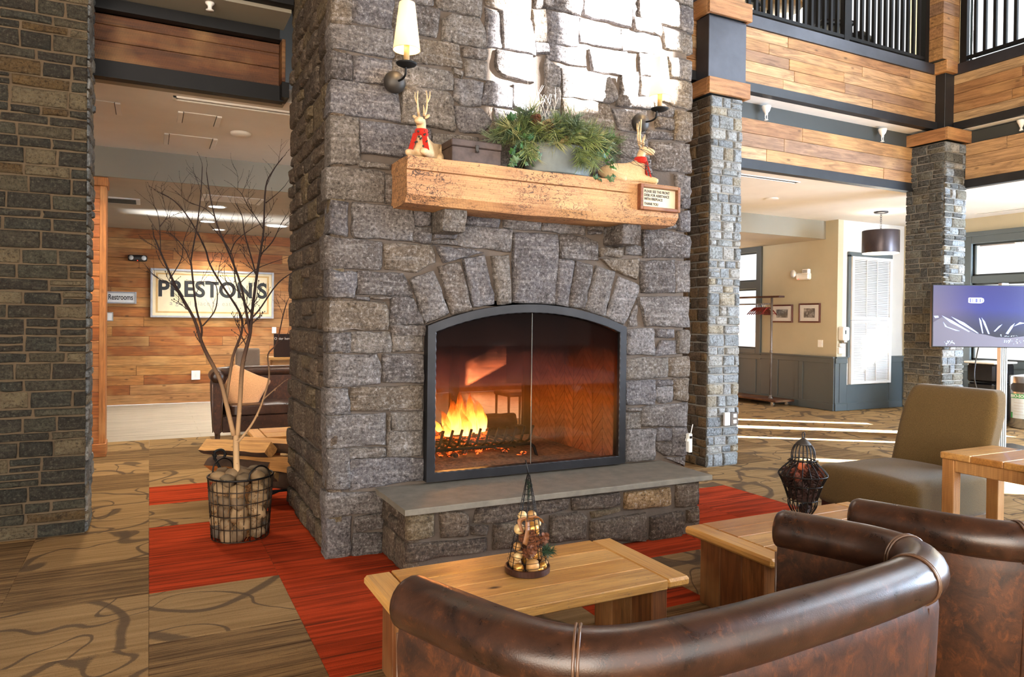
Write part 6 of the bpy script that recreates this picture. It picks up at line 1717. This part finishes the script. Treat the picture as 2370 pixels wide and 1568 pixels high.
# --- birdcage lantern with pine cones
LC = (3.44, 2.995); LZ = .42
ln = thing('wire_lantern', 'black wire birdcage lantern holding pine cones, on the right coffee table', 'lantern', (LC[0], LC[1], LZ))
PR = [(.098, .0), (.055, .045), (.075, .065), (.105, .105), (.110, .135), (.112, .15), (.150, .235), (.182, .285), (.184, .295), (.150, .325), (.092, .37), (.090, .40), (.082, .435), (.062, .462), (.040, .475)]
PR = [(r * .74, z) for r, z in PR]
PRs = spline([(r, 0, z) for r, z in PR], 4)
wm = MB().tube([(p.x, 0, p.z) for p in PRs], .0031, 6).mesh('wire', WIRE, True)
for i in range(18):
    o = link('wire', wm, ln, True); o.rotation_euler = (0, 0, 2 * PI * i / 18)
for r, z in ((.073, .003), (.041, .045), (.081, .142), (.109, .23), (.137, .290), (.069, .375), (.03, .474)):
    MB().tube([(r * math.cos(2 * PI * i / 32), r * math.sin(2 * PI * i / 32), z) for i in range(32)], .0034, 6, closed=True).build('ring', WIRE, ln, smooth=True, local=True)
MB().lathe([(.046, .464), (.043, .472), (.025, .490), (.010, .502), (0, .505)], 20).build('cap', IRON, ln, smooth=True, local=True)
MB().tube([(.011 * math.sin(2 * PI * i / 16), 0, .521 + .017 * -math.cos(2 * PI * i / 16)) for i in range(16)], .003, 6, closed=True).build('hanging_loop', WIRE, ln, smooth=True, local=True)
for i in range(10):
    cu = MB().tube([(.076 + .012 * math.cos(t * .7), .012 * math.sin(t * .7), .372) for t in range(9)], .002, 5)
    o = cu.build('curl', WIRE, ln, local=True); o.rotation_euler = (0, 0, 2 * PI * i / 10)
CONE2 = cone_mesh(.036, .066, 6, plain('dark_cone', (52, 28, 21), .75, var=.3, scale=40))
CONE3 = cone_mesh(.036, .066, 6, plain('rust_cone', (104, 50, 32), .75, var=.3, scale=40))
rl = random.Random(4)
for i, (r, a, z) in enumerate([(.0, 0, .075)] + [(.040, k * 1.26, .15) for k in range(5)] + [(.066, k * .9 + .4, .215) for k in range(7)] + [(.026, k * 2.1, .225) for k in range(3)] + [(.075, k * .9, .265) for k in range(7)] + [(.033, k * 1.57 + .3, .295) for k in range(4)]):
    o = link('pine_cone', CONE3 if i in (17, 20, 12, 22, 25) else CONE2); o.location = (LC[0] + r * math.cos(a), LC[1] + r * math.sin(a), LZ + z); o.rotation_euler = (rl.uniform(-.8, .8), rl.uniform(-.8, .8), rl.uniform(0, 6))
    tag(o, ('rust' if i in (17, 20, 12, 22, 25) else 'dark brown') + ' pine cone in the birdcage lantern, ' + ('at the very bottom' if z < .1 else 'in its narrow foot' if z < .2 else 'in its middle' if z < .22 else 'deep in its middle' if z < .25 else 'in the upper layer' if z < .29 else 'on top') + ', ' + side_word(a, LC) + ' side', 'pine cone', 'pine cones in the birdcage lantern')
ORG = plain('dried_orange', (186, 92, 52), .7, var=.2, scale=30)
o = MB().ball((LC[0] - .040, LC[1] - .02, LZ + .345), (.024, .022, .026), 12, 8).build('dried_orange', ORG, None, smooth=True); tag(o, 'bright orange dried fruit at the top left inside the birdcage lantern', 'fruit')
o = MB().ball((LC[0] + .055, LC[1] - .03, LZ + .325), (.013, .012, .013), 12, 8).build('dried_berry', plain('red_berry', (206, 40, 52), .6), None, smooth=True); tag(o, 'small red berry ornament at the right inside the birdcage lantern', 'ornament')

# --- wire cone tree with baubles
CC = (1.59, 2.965); CZ = .42
ct = thing('wire_cone', 'tall black wire cone tree on a round tray, on the front coffee table', 'ornament', (CC[0], CC[1], CZ))
MB().lathe([(.100, 0), (.106, .004), (.106, .030), (.098, .032), (.096, .012), (0, .010)], 40).build('tray', W_DARK, ct, auto=40, local=True)
wc = MB().tube([(.092, 0, .02), (.05, 0, .235), (.006, 0, .455)], .0019, 6).mesh('wire', WIRE, True)
for i in range(8):
    o = link('wire', wc, ct, True); o.rotation_euler = (0, 0, 2 * PI * i / 8 + .2)
sp = []
for i in range(22 * 18 + 1):
    a = 2 * PI * i / 22; t = i / (22 * 18); z = .025 + .42 * t; r = .094 * (1 - t) + .008
    sp.append((r * math.cos(a), r * math.sin(a), z))
MB().tube(sp, .0011, 5).build('spiral_wire', WIRE, ct, smooth=True, local=True)
MB().tube([(.0, 0, .45), (-.004, 0, .475), (-.016, 0, .525)], .0032, 6).build('tip', WIRE, ct, smooth=True, local=True)
GOLD = plain('gold_bauble', (206, 150, 72), .28, .55, var=.1)
GOLDM = plain('matt_gold_bauble', (190, 144, 88), .5, .2, var=.12)
PALE = plain('cream_bauble', (214, 184, 130), .45, .1, var=.12)
bn = 0
for (x, y_, z, r, m) in ((-.065, -.035, .035, .024, GOLD), (-.005, -.06, .045, .034, GOLDM), (.025, -.075, .03, .018, GOLD), (.052, -.055, .034, .02, GOLD), (.078, -.02, .034, .018, GOLDM), (-.05, .03, .04, .03, GOLDM), (.03, .05, .04, .03, GOLD), (.012, -.055, .092, .019, GOLD), (.012, -.02, .205, .034, GOLD), (-.045, .0, .205, .026, PALE), (.05, .0, .22, .018, PALE), (.03, .02, .255, .024, GOLDM), (-.02, .02, .26, .022, PALE), (-.062, -.02, .085, .02, PALE), (-.055, .0, .125, .02, GOLDM), (.045, .0, .165, .018, GOLD)):
    o = MB().ball((0, 0, 0), r, 18, 12).build('bauble', m, None, smooth=True); o.location = (CC[0] + x, CC[1] + y_, CZ + z); bn += 1
    tag(o, ('gold' if m is GOLD else 'matt gold' if m is GOLDM else 'cream') + ' bauble in the wire cone tree, ' + ('at the bottom' if z < .06 else 'second layer' if z < .13 else 'mid height' if z < .18 else 'upper cluster' if z < .24 else 'topmost') + ', ' + ('large, ' if r > .025 else 'small, ') + side_word(math.atan2(y_, x), CC) + ' side', 'bauble', ('shiny gold' if m is GOLD else 'matt gold' if m is GOLDM else 'cream') + ' baubles in the wire cone')
CONE4 = cone_mesh(.030, .06, 6, plain('brown_cone', (120, 72, 44), .75, var=.3, scale=60))
for (x, y_, z) in ((-.035, -.045, .10), (.02, -.03, .135), (.045, -.02, .13), (-.01, .02, .13), (.0, -.01, .165), (-.03, .0, .15), (.05, .01, .10), (-.01, .03, .09)):
    o = link('pine_cone', CONE4); o.location = (CC[0] + x, CC[1] + y_, CZ + z); o.rotation_euler = (rl.uniform(-1, 1), rl.uniform(-1, 1), rl.uniform(0, 6))
    tag(o, 'small brown pine cone in the wire cone tree, ' + ('low' if z < .115 else 'mid height' if z < .14 else 'high') + ', ' + side_word(math.atan2(y_, x), CC) + ' side', 'pine cone', 'pine cones in the wire cone')
FIR = plain('dark_fir', (42, 70, 48), .7, var=.25, scale=40)
fm = spray_mesh(77, 60, .085).mesh('fir_sprig', FIR)
for lab, p, d in [('dark green fir sprig at the tip of the wire cone, ' + q + ' of the four there', (0, 0, .335 + k * .022), (0, 0, 1)) for k, q in enumerate(('lowest', 'second', 'third', 'topmost'))] + [('dark green fir sprig low in the wire cone, pointing out to the right', (.055, -.045, .075), (.3, -.3, .6)), ('dark green fir sprig low in the wire cone, hanging down at the right', (.06, -.03, .11), (.4, 0, -.7)), ('dark green fir sprig low in the wire cone, nearest the front', (.05, -.05, .10), (.5, -.2, .2))]:
    o = link('fir_sprig', fm); o.location = (CC[0] + p[0], CC[1] + p[1], CZ + p[2]); orient(o, d, rl.uniform(0, 6)); o.scale = (.42,) * 3 if p[2] > .3 else (.8,) * 3
    tag(o, lab, 'fir sprig', 'fir sprigs in the wire cone')
RIB = plain('brown_ribbon', (134, 86, 44), .5, var=.15, scale=30)
rb_ = MB()
for (a, b, c) in (((-.02, -.035, .255), (-.035, -.06, .20), (-.05, -.065, .15)), ((-.01, -.035, .26), (.03, -.05, .265), (.055, -.035, .235)), ((-.02, -.03, .26), (-.06, -.03, .25), (-.05, -.045, .20))):
    P = spline([a, b, c], 6); vs = []
    for i, p in enumerate(P): vs += [p + Vector((-.011, 0, .007)), p + Vector((.011, -.002, -.007))]
    rb_.add([tuple(v) for v in vs], [(2 * i, 2 * i + 1, 2 * i + 3, 2 * i + 2) for i in range(len(P) - 1)])
o = rb_.build('ribbon', RIB, None, smooth=True); o.location = (CC[0], CC[1], CZ); tag(o, 'brown ribbon bow round the upper baubles in the wire cone', 'ribbon')
so = o.modifiers.new('solid', 'SOLIDIFY'); so.thickness = .0015

# ================================================================== RIGHT BACKGROUND
# television on a stand, square to the viewer
fwd = Vector((math.sin(_yaw), math.cos(_yaw), 0)); rgt = Vector((math.cos(_yaw), -math.sin(_yaw), 0))
tvc = Vector((8.742, 5.66, 1.712)) + rgt * .70
tv = thing('television', 'wall-size flat television showing blue mountains at night, on a tall aluminium stand', 'television', (tvc.x, tvc.y, 0), -_yaw)
Wd, Hh, zc = 1.40, .785, 1.712
MB().cham(-Wd / 2, 0, zc - Hh / 2, Wd / 2, .05, zc + Hh / 2, .006).build('housing', BLACKP, tv, local=True)
def screen_mat():
    M = Mat('tv_picture', 0.15)
    g = M.coord('Generated'); x, z = M.sep(g, 0), M.sep(g, 2)
    n = M.noise(M.coord(), 1.6, 4, .6)
    zz = M.math('ADD', z, M.math('MULTIPLY', M.math('SUBTRACT', n, .5), .25))
    c = M.ramp(zz, [(.0, lin(40, 40, 60)), (.20, lin(66, 66, 92)), (.40, lin(76, 80, 150)), (.62, lin(66, 76, 220)), (1.0, lin(62, 58, 196))])
    c2 = M.ramp(zz, [(.0, lin(86, 82, 88)), (.30, lin(100, 96, 128)), (.55, lin(140, 120, 178)), (1.0, lin(110, 104, 180))])
    c = M.mix(M.grey(x, .42, .02), c, c2)
    M.base((0.01, 0.01, 0.012, 1)); M.l(c, M.b.inputs['Emission Color']); M.b.inputs['Emission Strength'].default_value = 0.36
    return M.m
scr = MB().bx(-Wd / 2 + .012, -.003, zc - Hh / 2 + .016, Wd / 2 - .012, .001, zc + Hh / 2 - .012).build('screen', screen_mat(), tv, local=True)
DK = emit('tv_dark_hills', (74, 70, 84), .28); SNOW = emit('tv_snow', (140, 160, 238), .42); LIT = emit('tv_lights', (170, 200, 240), .6); PILL_ = emit('tv_logo', (236, 240, 255), .65); INK = emit('tv_ink', (60, 66, 140), .5)
def flat(mb, pts, d): mb.prism(pts, lambda u, v, dd: (u, dd, v), d, d - .0008); return mb
xs = lambda px: -Wd / 2 + (px - 320) / 1123 * Wd          # picture coordinates, 1123 wide
zs_ = lambda py: zc + Hh / 2 - (py - 82) / 592 * Hh
flat(MB(), [(xs(a), zs_(b)) for a, b in ((332, 665), (332, 440), (420, 390), (520, 420), (640, 480), (760, 540), (860, 552), (960, 575), (1100, 580), (1280, 560), (1420, 575), (1420, 665))], -.0032).build('hills', DK, scr, local=True)
snow = MB()
for a in (((415, 375), (520, 420), (700, 525), (690, 528), (500, 440)), ((430, 435), (470, 480), (600, 520), (560, 518), (450, 480)), ((510, 385), (640, 440), (790, 540), (770, 538), (600, 450)), ((790, 392), (812, 420), (835, 540), (825, 540), (798, 440)), ((815, 390), (850, 430), (900, 545), (885, 545), (838, 450)), ((940, 520), (990, 470), (1025, 452), (1000, 480), (955, 522)), ((1060, 540), (1110, 470), (1150, 440), (1130, 480), (1085, 545)), ((1140, 470), (1200, 430), (1260, 440), (1200, 450)), ((335, 380), (380, 378), (385, 395), (350, 400)), ((1250, 500), (1330, 430), (1400, 470), (1340, 460))):
    flat(snow, [(xs(p), zs_(q)) for p, q in a], -.0042)
snow.build('snow_streaks', SNOW, scr, local=True)
lt = MB(); r5 = random.Random(2)
for k in range(70):
    cx, cy = (r5.uniform(415, 550), r5.gauss(635, 10)) if k < 22 else (r5.uniform(1040, 1300), r5.gauss(612, 9)) if k < 55 else (r5.uniform(960, 1180), 570 - r5.uniform(0, 14))
    a = r5.uniform(3, 9); flat(lt, [(xs(cx), zs_(cy)), (xs(cx + a), zs_(cy)), (xs(cx + a), zs_(cy - a)), (xs(cx), zs_(cy - a))], -.0052)
lt.build('town_lights', LIT, scr, local=True)
pp = [(680 + 25, 255), (810, 255), (832, 246), (838, 230), (832, 212), (810, 204), (688, 204), (680, 212), (680, 250)]
flat(MB(), [(xs(a), zs_(b)) for a, b in pp], -.0036).build('logo', PILL_, scr, local=True)
for cx, w2, o_ in ((700, 7, 0), (738, 15, 1), (762, 4, 0), (782, 15, 1), (815, 14, 2)):
    mb = MB()
    if o_ == 0: flat(mb, [(xs(cx - w2), zs_(250)), (xs(cx + w2), zs_(250)), (xs(cx + w2), zs_(210)), (xs(cx - w2), zs_(210))], -.0047)
    else:
        for sx in (-1, 1) if o_ == 1 else (-1,):
            flat(mb, [(xs(cx + sx * w2 - 4), zs_(248)), (xs(cx + sx * w2 + 4), zs_(248)), (xs(cx + sx * w2 + 4), zs_(212)), (xs(cx + sx * w2 - 4), zs_(212))], -.0047)
        if o_ == 2: flat(mb, [(xs(cx + 4), zs_(248)), (xs(cx + 14), zs_(240)), (xs(cx + 14), zs_(220)), (xs(cx + 4), zs_(212)), (xs(cx + 6), zs_(222)), (xs(cx + 6), zs_(238))], -.0047)
    mb.build('logo_letter', INK, scr, local=True)
MB().bx(.21, .06, .05, .295, .13, zc + .42).build('stand_post', ALU, tv, local=True)
for k in range(3): MB().bx(.222 + k * .025, .055, .05, .230 + k * .025, .061, zc).build('post_groove', GALV, tv, local=True)
MB().cham(-.15, -.25, 0, .65, .45, .05, .01).build('stand_base', BLACKP, tv, local=True)
cb = MB().tube(spline([(.02, .2, 1.33), (.0, .22, 1.15), (-.03, .2, .95), (.0, .2, .8), (.08, .2, .55), (.12, .2, .05)], 6), .008, 6)
cb.build('cable', BLACKP, tv, smooth=True, local=True)

# bins under the east window
b1 = thing('trash_bin', 'glossy black two-part bin with pale rim under the window, left of the steel bin', 'bin', (12.35, 6.98, 0))
MB().cham(12.10, 6.80, 0.01, 12.66, 7.22, .66, .03).build('lower_body', plain('gloss_black', (16, 16, 20), .12, 0, .6), b1)
MB().cham(12.09, 6.79, .672, 12.67, 7.23, .97, .03).build('upper_body', bpy.data.materials['gloss_black'], b1)
MB().cham(12.06, 6.76, .972, 12.70, 7.26, 1.005, .012).build('lid_rim', WHITEP, b1)
b2 = thing('trash_bin', 'round brushed steel bin with dark slot and green label under the window', 'bin', (12.30, 6.40, 0))
bcn = (12.28, 6.36, 0)
MB().lathe([(.265, 0.005), (.275, .02), (.275, .79), (.268, .81), (.10, .835), (0, .838)], 40, bcn).build('body', CHROME, b2, auto=40)
va = math.atan2(-bcn[1], -bcn[0])
def on_bin(a0, a1, z0, z1, r, nm, mat, capped=False):
    m = 12; vs = []
    for i in range(m + 1):
        a = va + a0 + (a1 - a0) * i / m
        e = (.035 * max(0, 1 - i / 2.5) ** 2 + .035 * max(0, 1 - (m - i) / 2.5) ** 2) if capped else 0
        vs += [(bcn[0] + r * math.cos(a), bcn[1] + r * math.sin(a), z0 + e), (bcn[0] + r * math.cos(a), bcn[1] + r * math.sin(a), z1 - e)]
    return MB().add(vs, [(2 * i, 2 * i + 2, 2 * i + 3, 2 * i + 1) for i in range(m)]).build(nm, mat, b2, smooth=True)
on_bin(-1.05, .35, .57, .71, .2775, 'slot', plain('bin_slot', (44, 38, 34), .6), True)
on_bin(-1.0, -.02, .16, .54, .2772, 'label', plain('label_paper', (206, 216, 222), .6))
lb_ = on_bin(-1.0, -.02, .47, .54, .2784, 'label_band', plain('label_green', (72, 156, 96), .6))
on_bin(-1.0, -.86, .16, .25, .2786, 'label_mark', bpy.data.materials['label_green'])
aa = va - .46
text('BIO-SORT', .062, (bcn[0] + .2815 * math.cos(aa), bcn[1] + .2815 * math.sin(aa), .505), (PI / 2, 0, aa + PI / 2), WHITEP, b2, bold=.001, sx=.92)
for k in range(5):
    on_bin(-.80, -.18 - .1 * (k % 2), .40 - k * .045, .404 - k * .045, .2786, 'label_line', CEIL2)

# pendant
pd = thing('pendant_lamp', 'drum pendant lamp in dark metal hanging by a chain in front of the louvre', 'ceiling light', (11.02, 8.05, 3.5))
MB().lathe([(.0, 3.50), (.11, 3.50), (.115, 3.485), (.10, 3.472), (0, 3.468)], 28, (11.02, 8.05, 0)).build('canopy', STEEL_P, pd, smooth=True)
for k in range(8):
    z = 3.455 - k * .036
    a = Matrix.Translation((11.02, 8.05, z)) @ Matrix.Rotation(k * PI / 2, 4, 'Z')
    MB().tube([a @ Vector((.012 * math.cos(t * PI / 6), 0, .024 * math.sin(t * PI / 6))) for t in range(12)], .004, 5, closed=True).build('chain_link', STEEL_P, pd, smooth=True)
DRUM = plain('drum_gunmetal', (70, 62, 64), .35, .55, var=.08)
MB().lathe([(.287, 2.80), (.29, 2.81), (.29, 3.165), (.287, 3.175)], 48, (11.02, 8.05, 0), cap=False).build('drum', DRUM, pd, smooth=True)
MB().lathe([(.28, 2.79), (.28, 2.80), (0, 2.80)], 40, (11.02, 8.05, 0), cap=False).build('diffuser', emit('pendant_diffuser', (255, 246, 226), 1.6), pd)
MB().lathe([(.284, 3.17), (0, 3.17)], 40, (11.02, 8.05, 0), cap=False).build('top_plate', DRUM, pd)
lamp('POINT', 'pendant_light', (11.02, 8.05, 3.28), 9, (1, .86, .66), shadow_soft_size=.12)

# louvred panel in the alcove
lv = thing('louvre_panel', 'tall white louvred grille in two leaves on the alcove wall', 'vent', (12.05, 9.0, .48))
def leaf(z0, z1):
    for a, b, c, d in ((11.50, z0, 11.56, z1), (12.56, z0, 12.62, z1), (11.56, z0, 12.56, z0 + .05), (11.56, z1 - .05, 12.56, z1)):
        MB().cham(a, 8.955, b, c, 9.015, d, .004).build('frame_strip', WHITE, lv)
    n = int((z1 - z0 - .1) / .030)
    sm = MB().bx(-.5, -.018, -.0025, .5, .018, .0025, mat=Matrix.Rotation(R(38), 4, 'X')).mesh('slat', WHITE)
    for k in range(n):
        o = link('slat', sm, lv); o.location = (12.06, 8.985, z0 + .05 + (k + .5) * (z1 - z0 - .1) / n)
    for x in (11.90, 12.19): MB().cham(x - .006, 8.952, z0 + .05, x + .006, 8.965, z1 - .05, .002).build('tilt_rod', WHITE, lv)
leaf(.485, 1.665); leaf(1.67, 2.84)
MB().bx(11.52, 9.016, .49, 12.60, 9.026, 2.83).build('backing', SOFFITG, lv)
ds = thing('dispenser', 'white soap dispenser with dark mark on the corner by the louvre', 'dispenser', (11.30, 8.97, 1.41))
MB().rbox((11.30, 8.965, 1.415), (.085, .065, .125), .03, 8).build('case', WHITEP, ds, smooth=True)
MB().cham(11.25, 8.895, 1.41, 11.28, 8.902, 1.48, .002).build('mark', SOFFITG, ds)
MB().rbox((11.30, 8.955, 1.27), (.045, .04, .03), .015, 6).build('nozzle', CHROME, ds, smooth=True)
tp = thing('thermostat', 'white wall box below the soap dispenser, left of the louvre', 'thermostat', (11.28, 9.0, 1.14))
MB().cham(11.21, 8.985, 1.05, 11.35, 9.03, 1.16, .006).build('case', WHITEP, tp); MB().cham(11.23, 8.98, 1.175, 11.34, 9.03, 1.24, .006).build('cover', WHITE, tp)

# pictures, light and switch on the cream wall
PHOTO = []
def photo(sd, a, b):
    M = Mat('photo_print_%d' % sd, .5)
    n = M.noise(M.map(M.coord(), (9, 9, 9), (sd * 7.0, 0, 0)), 1.3, 7, .72, .6)
    M.base(M.ramp(n, [(.32, lin(*a)), (.5, lin(110, 110, 110)), (.66, lin(*b))]))
    return M.m
for i, (y0, y1, z0, z1, lab) in enumerate(((10.03, 10.555, 1.61, 1.962, 'framed grey photograph with white mat, the one behind the clothes rack pole'), (9.385, 9.878, 1.612, 1.978, 'framed grey photograph with white mat, the one nearer the alcove corner'))):
    p = thing('picture', lab, 'picture', (11.18, (y0 + y1) / 2, (z0 + z1) / 2))
    for a, b, c, d in ((y0, z0, y0 + .028, z1), (y1 - .028, z0, y1, z1), (y0 + .028, z0, y1 - .028, z0 + .028), (y0 + .028, z1 - .028, y1 - .028, z1)):
        MB().cham(11.16, a, b, 11.19, c, d, .004).build('frame_strip', plain('mahogany', (84, 34, 24), .35, var=.1) if 'mahogany' not in bpy.data.materials else bpy.data.materials['mahogany'], p)
    MB().bx(11.172, y0 + .02, z0 + .02, 11.188, y1 - .02, z1 - .02).build('mat_board', WHITE, p)
    MB().bx(11.169, y0 + .12, z0 + .095, 11.173, y1 - .12, z1 - .095).build('print', photo(i, (40, 40, 42) if i else (84, 84, 84), (190, 190, 188)), p)
    MB().bx(11.166, y0 + .028, z0 + .028, 11.168, y1 - .028, z1 - .028).build('glass', PICGLASS, p)
el = thing('emergency_light', 'white twin-head emergency light high on the cream wall', 'emergency light', (11.15, 9.76, 2.5))
MB().cham(11.09, 9.60, 2.43, 11.19, 9.90, 2.56, .02).build('housing', WHITEP, el)
MB().rbox((11.06, 9.62, 2.575), (.04, .075, .05), .02, 6).build('lamp_head', WHITEP, el, smooth=True)
MB().lathe([(.07, 0), (.075, .03), (.04, .07), (0, .08)], 22, mat=Matrix.Translation((11.03, 9.93, 2.55)) @ Matrix.Rotation(PI / 2, 4, 'Y') @ Matrix.Rotation(.4, 4, 'X')).build('lamp_head', WHITEP, el, smooth=True)
for k in range(3): MB().bx(11.017, 9.565, 2.555 + k * .018, 11.0195, 9.675, 2.562 + k * .018).build('label_line', SOFFITG, el)
MB().ball((11.088, 9.83, 2.44), .008, 8, 6).build('indicator', LEDRED, el)
sw = thing('light_switch', 'white light switch plate on the cream wall above the wainscot', 'switch', (11.18, 9.38, 1.22))
MB().cham(11.175, 9.325, 1.155, 11.19, 9.435, 1.29, .003).build('plate', WHITEP, sw)
MB().cham(11.168, 9.35, 1.18, 11.177, 9.41, 1.265, .003).build('rocker', WHITE, sw)

# clothes rack with hangers
cr = thing('clothes_rack', 'rolling clothes rack with wooden base board and pipe frame by the window', 'rack', (10.85, 10.6, 0))
MB().cham(10.60, 9.89, .085, 11.10, 11.9, .125, .006).build('base_board', W_BEAM, cr)
PIPE = plain('grey_pipe', (120, 108, 98), .45, .5, var=.12)
for y_ in (10.225, 11.7): MB().tube([(10.82, y_, .125), (10.82, y_, 2.09)], .022, 12).lathe([(.045, .125), (.045, .14), (.026, .15), (.026, .19)], 14, (10.82, y_, 0)).lathe([(.03, 1.0), (.03, 1.06)], 14, (10.82, y_, 0)).build('post', PIPE, cr, smooth=True)
MB().cham(10.74, 9.98, 2.09, 10.90, 11.95, 2.125, .004).build('top_board', W_DARK, cr)
MB().tube([(10.82, 10.225, 1.97), (10.82, 11.7, 1.97)], .014, 10).build('hanging_rail', PIPE, cr, smooth=True)
for x, y_ in ((10.66, 10.02), (11.04, 10.02), (10.66, 11.78), (11.04, 11.78)):
    MB().lathe([(.04, -.015), (.04, .015)], 16, mat=Matrix.Translation((x, y_, .04)) @ Matrix.Rotation(PI / 2, 4, 'Y')).cham(x - .022, y_ - .03, .04, x + .022, y_ + .03, .086, .004).build('caster', CHROME, cr)
HW = plain('cherry_hanger', (116, 34, 26), .35, var=.15)
def hanger(y_, first, yaw):
    t = thing('clothes_hanger', 'cherry-red wooden hanger bunched with others at the near end of the clothes rack', 'hanger', (10.82, y_, 1.95), yaw, 'hangers on the clothes rack')
    MB().tube(spline([(.016, 0, .012), (.004, 0, .034), (-.014, 0, .022), (-.006, 0, -.02), (0, 0, -.06)], 4), .003, 5).build('hook', CHROME, t, smooth=True, local=True)
    MB().tube(spline([(-.24, 0, -.19), (-.14, 0, -.115), (0, 0, -.055), (.14, 0, -.115), (.24, 0, -.19)], 5), [.010] * 5 + [.014] * 11 + [.010] * 5, 6).build('arms', HW, t, smooth=True, local=True)
    MB().tube([(-.20, 0, -.17), (.20, 0, -.17)], .005, 5).build('trouser_bar', HW, t, local=True)
    return t
h0 = hanger(10.30, True, R(6))
h0['label'] = 'cherry-red wooden hanger on the clothes rack, the one next to the pole'
for k in range(1, 9): dup(h0, (10.82, 10.30 + k * .042, 1.95), R(6 + (k * 37) % 40 - 20), 'cherry-red wooden hanger on the clothes rack, ' + ('second', 'third', 'fourth', 'fifth', 'sixth', 'seventh', 'eighth', 'ninth')[k - 1] + ' from the pole')

# ceiling fittings on the right
for lab, x, y_ in (('white pendent sprinkler under the gallery soffit, near the blue-grey pillar', 6.74, 6.50), ('white pendent sprinkler under the gallery soffit, near the corner pillar', 8.90, 6.50)):
    t = thing('sprinkler', lab, 'sprinkler', (x, y_, 4.26))
    MB().lathe([(.055, 4.262), (.055, 4.245), (.04, 4.20), (.02, 4.175), (.018, 4.15)], 20, (x, y_, 0)).build('escutcheon', WHITE, t, smooth=True)
    for sx in (-1, 1): MB().tube([(x + sx * .016, y_, 4.15), (x + sx * .018, y_, 4.115), (x + sx * .006, y_, 4.095)], .005, 6).build('frame_arm', WHITE, t)
    MB().lathe([(.024, 4.094), (.024, 4.089), (0, 4.088)], 16, (x, y_, 0)).build('deflector', WHITE, t)
t = thing('sprinkler', 'white pendent sprinkler under the right-hand gallery', 'sprinkler', (10.08, 5.35, 4.25))
MB().lathe([(.05, 4.257), (.05, 4.24), (.03, 4.20), (.016, 4.16)], 20, (10.03, 5.35, 0)).build('escutcheon', WHITE, t, smooth=True); MB().lathe([(.022, 4.13), (.022, 4.12), (.01, 4.16)], 16, (10.03, 5.35, 0)).build('deflector', WHITE, t)
t = thing('sprinkler', 'small white pendent sprinkler under the dark left beam', 'sprinkler', (.42, 6.3, 4.13))
MB().lathe([(.035, 4.132), (.035, 4.12), (.016, 4.10), (.016, 4.075), (.030, 4.07), (.030, 4.064)], 18, (.42, 6.30, 0)).build('body', WHITE, t, smooth=True)
for lab, x0, x1, y_, z in (('dark slot diffuser in the white ceiling beyond the blue-grey pillar', 6.3, 7.8, 6.94, 3.5),):
    t = thing('slot_diffuser', lab, 'vent', ((x0 + x1) / 2, y_, z))
    MB().cham(x0, y_ - .05, z - .010, x1, y_ - .035, z + .002, .002).cham(x0, y_ + .035, z - .010, x1, y_ + .05, z + .002, .002).cham(x0, y_ - .05, z - .01, x0 + .02, y_ + .05, z, .002).cham(x1 - .02, y_ - .05, z - .01, x1, y_ + .05, z, .002).build('frame', WHITE, t)
    MB().bx(x0, y_ - .035, z - .003, x1, y_ + .035, z + .001).build('slot', SOFFITG, t)
t = thing('slot_diffuser', 'dark slot diffuser in the white ceiling at the right edge', 'vent', (12.6, 7.0, 3.5))
MB().cham(12.53, 5.5, 3.49, 12.55, 7.4, 3.502, .002).cham(12.62, 5.5, 3.49, 12.64, 7.4, 3.502, .002).build('frame', WHITE, t); MB().bx(12.55, 5.5, 3.497, 12.62, 7.4, 3.501).build('slot', SOFFITG, t)
t = thing('ceiling_speaker', 'round flush white cover in the ceiling in front of the pendant lamp', 'ceiling fitting', (8.47, 8.04, 3.5))
MB().lathe([(.11, 3.502), (.11, 3.492), (.09, 3.486), (0, 3.486)], 28, (8.47, 8.04, 0)).build('cover', WHITE, t, smooth=True)

# upper floor behind the railing
def high_chair(x, y_, rz, lab):
    t = thing('bar_chair', lab, 'chair', (x, y_, 5.1), rz, 'dark chairs on the gallery')
    MB().rbox((0, .20, .86), (.22, .03, .30), .02, 6).build('backrest', BLACKP, t, smooth=True, local=True)
    MB().rbox((0, 0, .50), (.23, .23, .04), .03, 6).build('seat', BLACKP, t, smooth=True, local=True)
    for sx in (-.19, .19):
        for sy in (-.19, .19): MB().tube([(sx * 1.1, sy * 1.1, 0), (sx, sy, .47)], .016, 6).build('leg', BLACKP, t, local=True)
    return t
high_chair(6.55, 6.80, R(25), 'dark chair behind the railing next to the steel-sleeved post')
high_chair(8.20, 6.80, R(-20), 'dark chair behind the middle of the gallery railing')
high_chair(8.85, 6.95, R(15), 'dark chair behind the gallery railing near the corner post')
rt_ = thing('round_table', 'round wooden gallery table seen from below behind the railing', 'table', (7.45, 7.15, 5.1))
MB().lathe([(.0, 5.82), (.40, 5.82), (.42, 5.835), (.42, 5.865), (.0, 5.87)], 40, (7.45, 7.15, 0)).build('top', W_TABLE, rt_, auto=40)
MB().lathe([(.25, 5.1), (.25, 5.12), (.04, 5.15), (.04, 5.82)], 20, (7.45, 7.15, 0)).build('pedestal', BLACK, rt_, auto=40)
gl = thing('table_lamp', 'pale lamp with white shade on the round gallery table', 'lamp', (7.52, 7.15, 5.87))
MB().lathe([(.06, 5.872), (.06, 5.885), (.02, 5.90), (.03, 5.99), (.012, 6.06), (.012, 6.10)], 20, (7.52, 7.15, 0)).build('base', CREAMW, gl, smooth=True)
MB().lathe([(.12, 6.09), (.09, 6.36)], 28, (7.52, 7.15, 0), cap=False).build('shade', WHITE, gl, smooth=True)
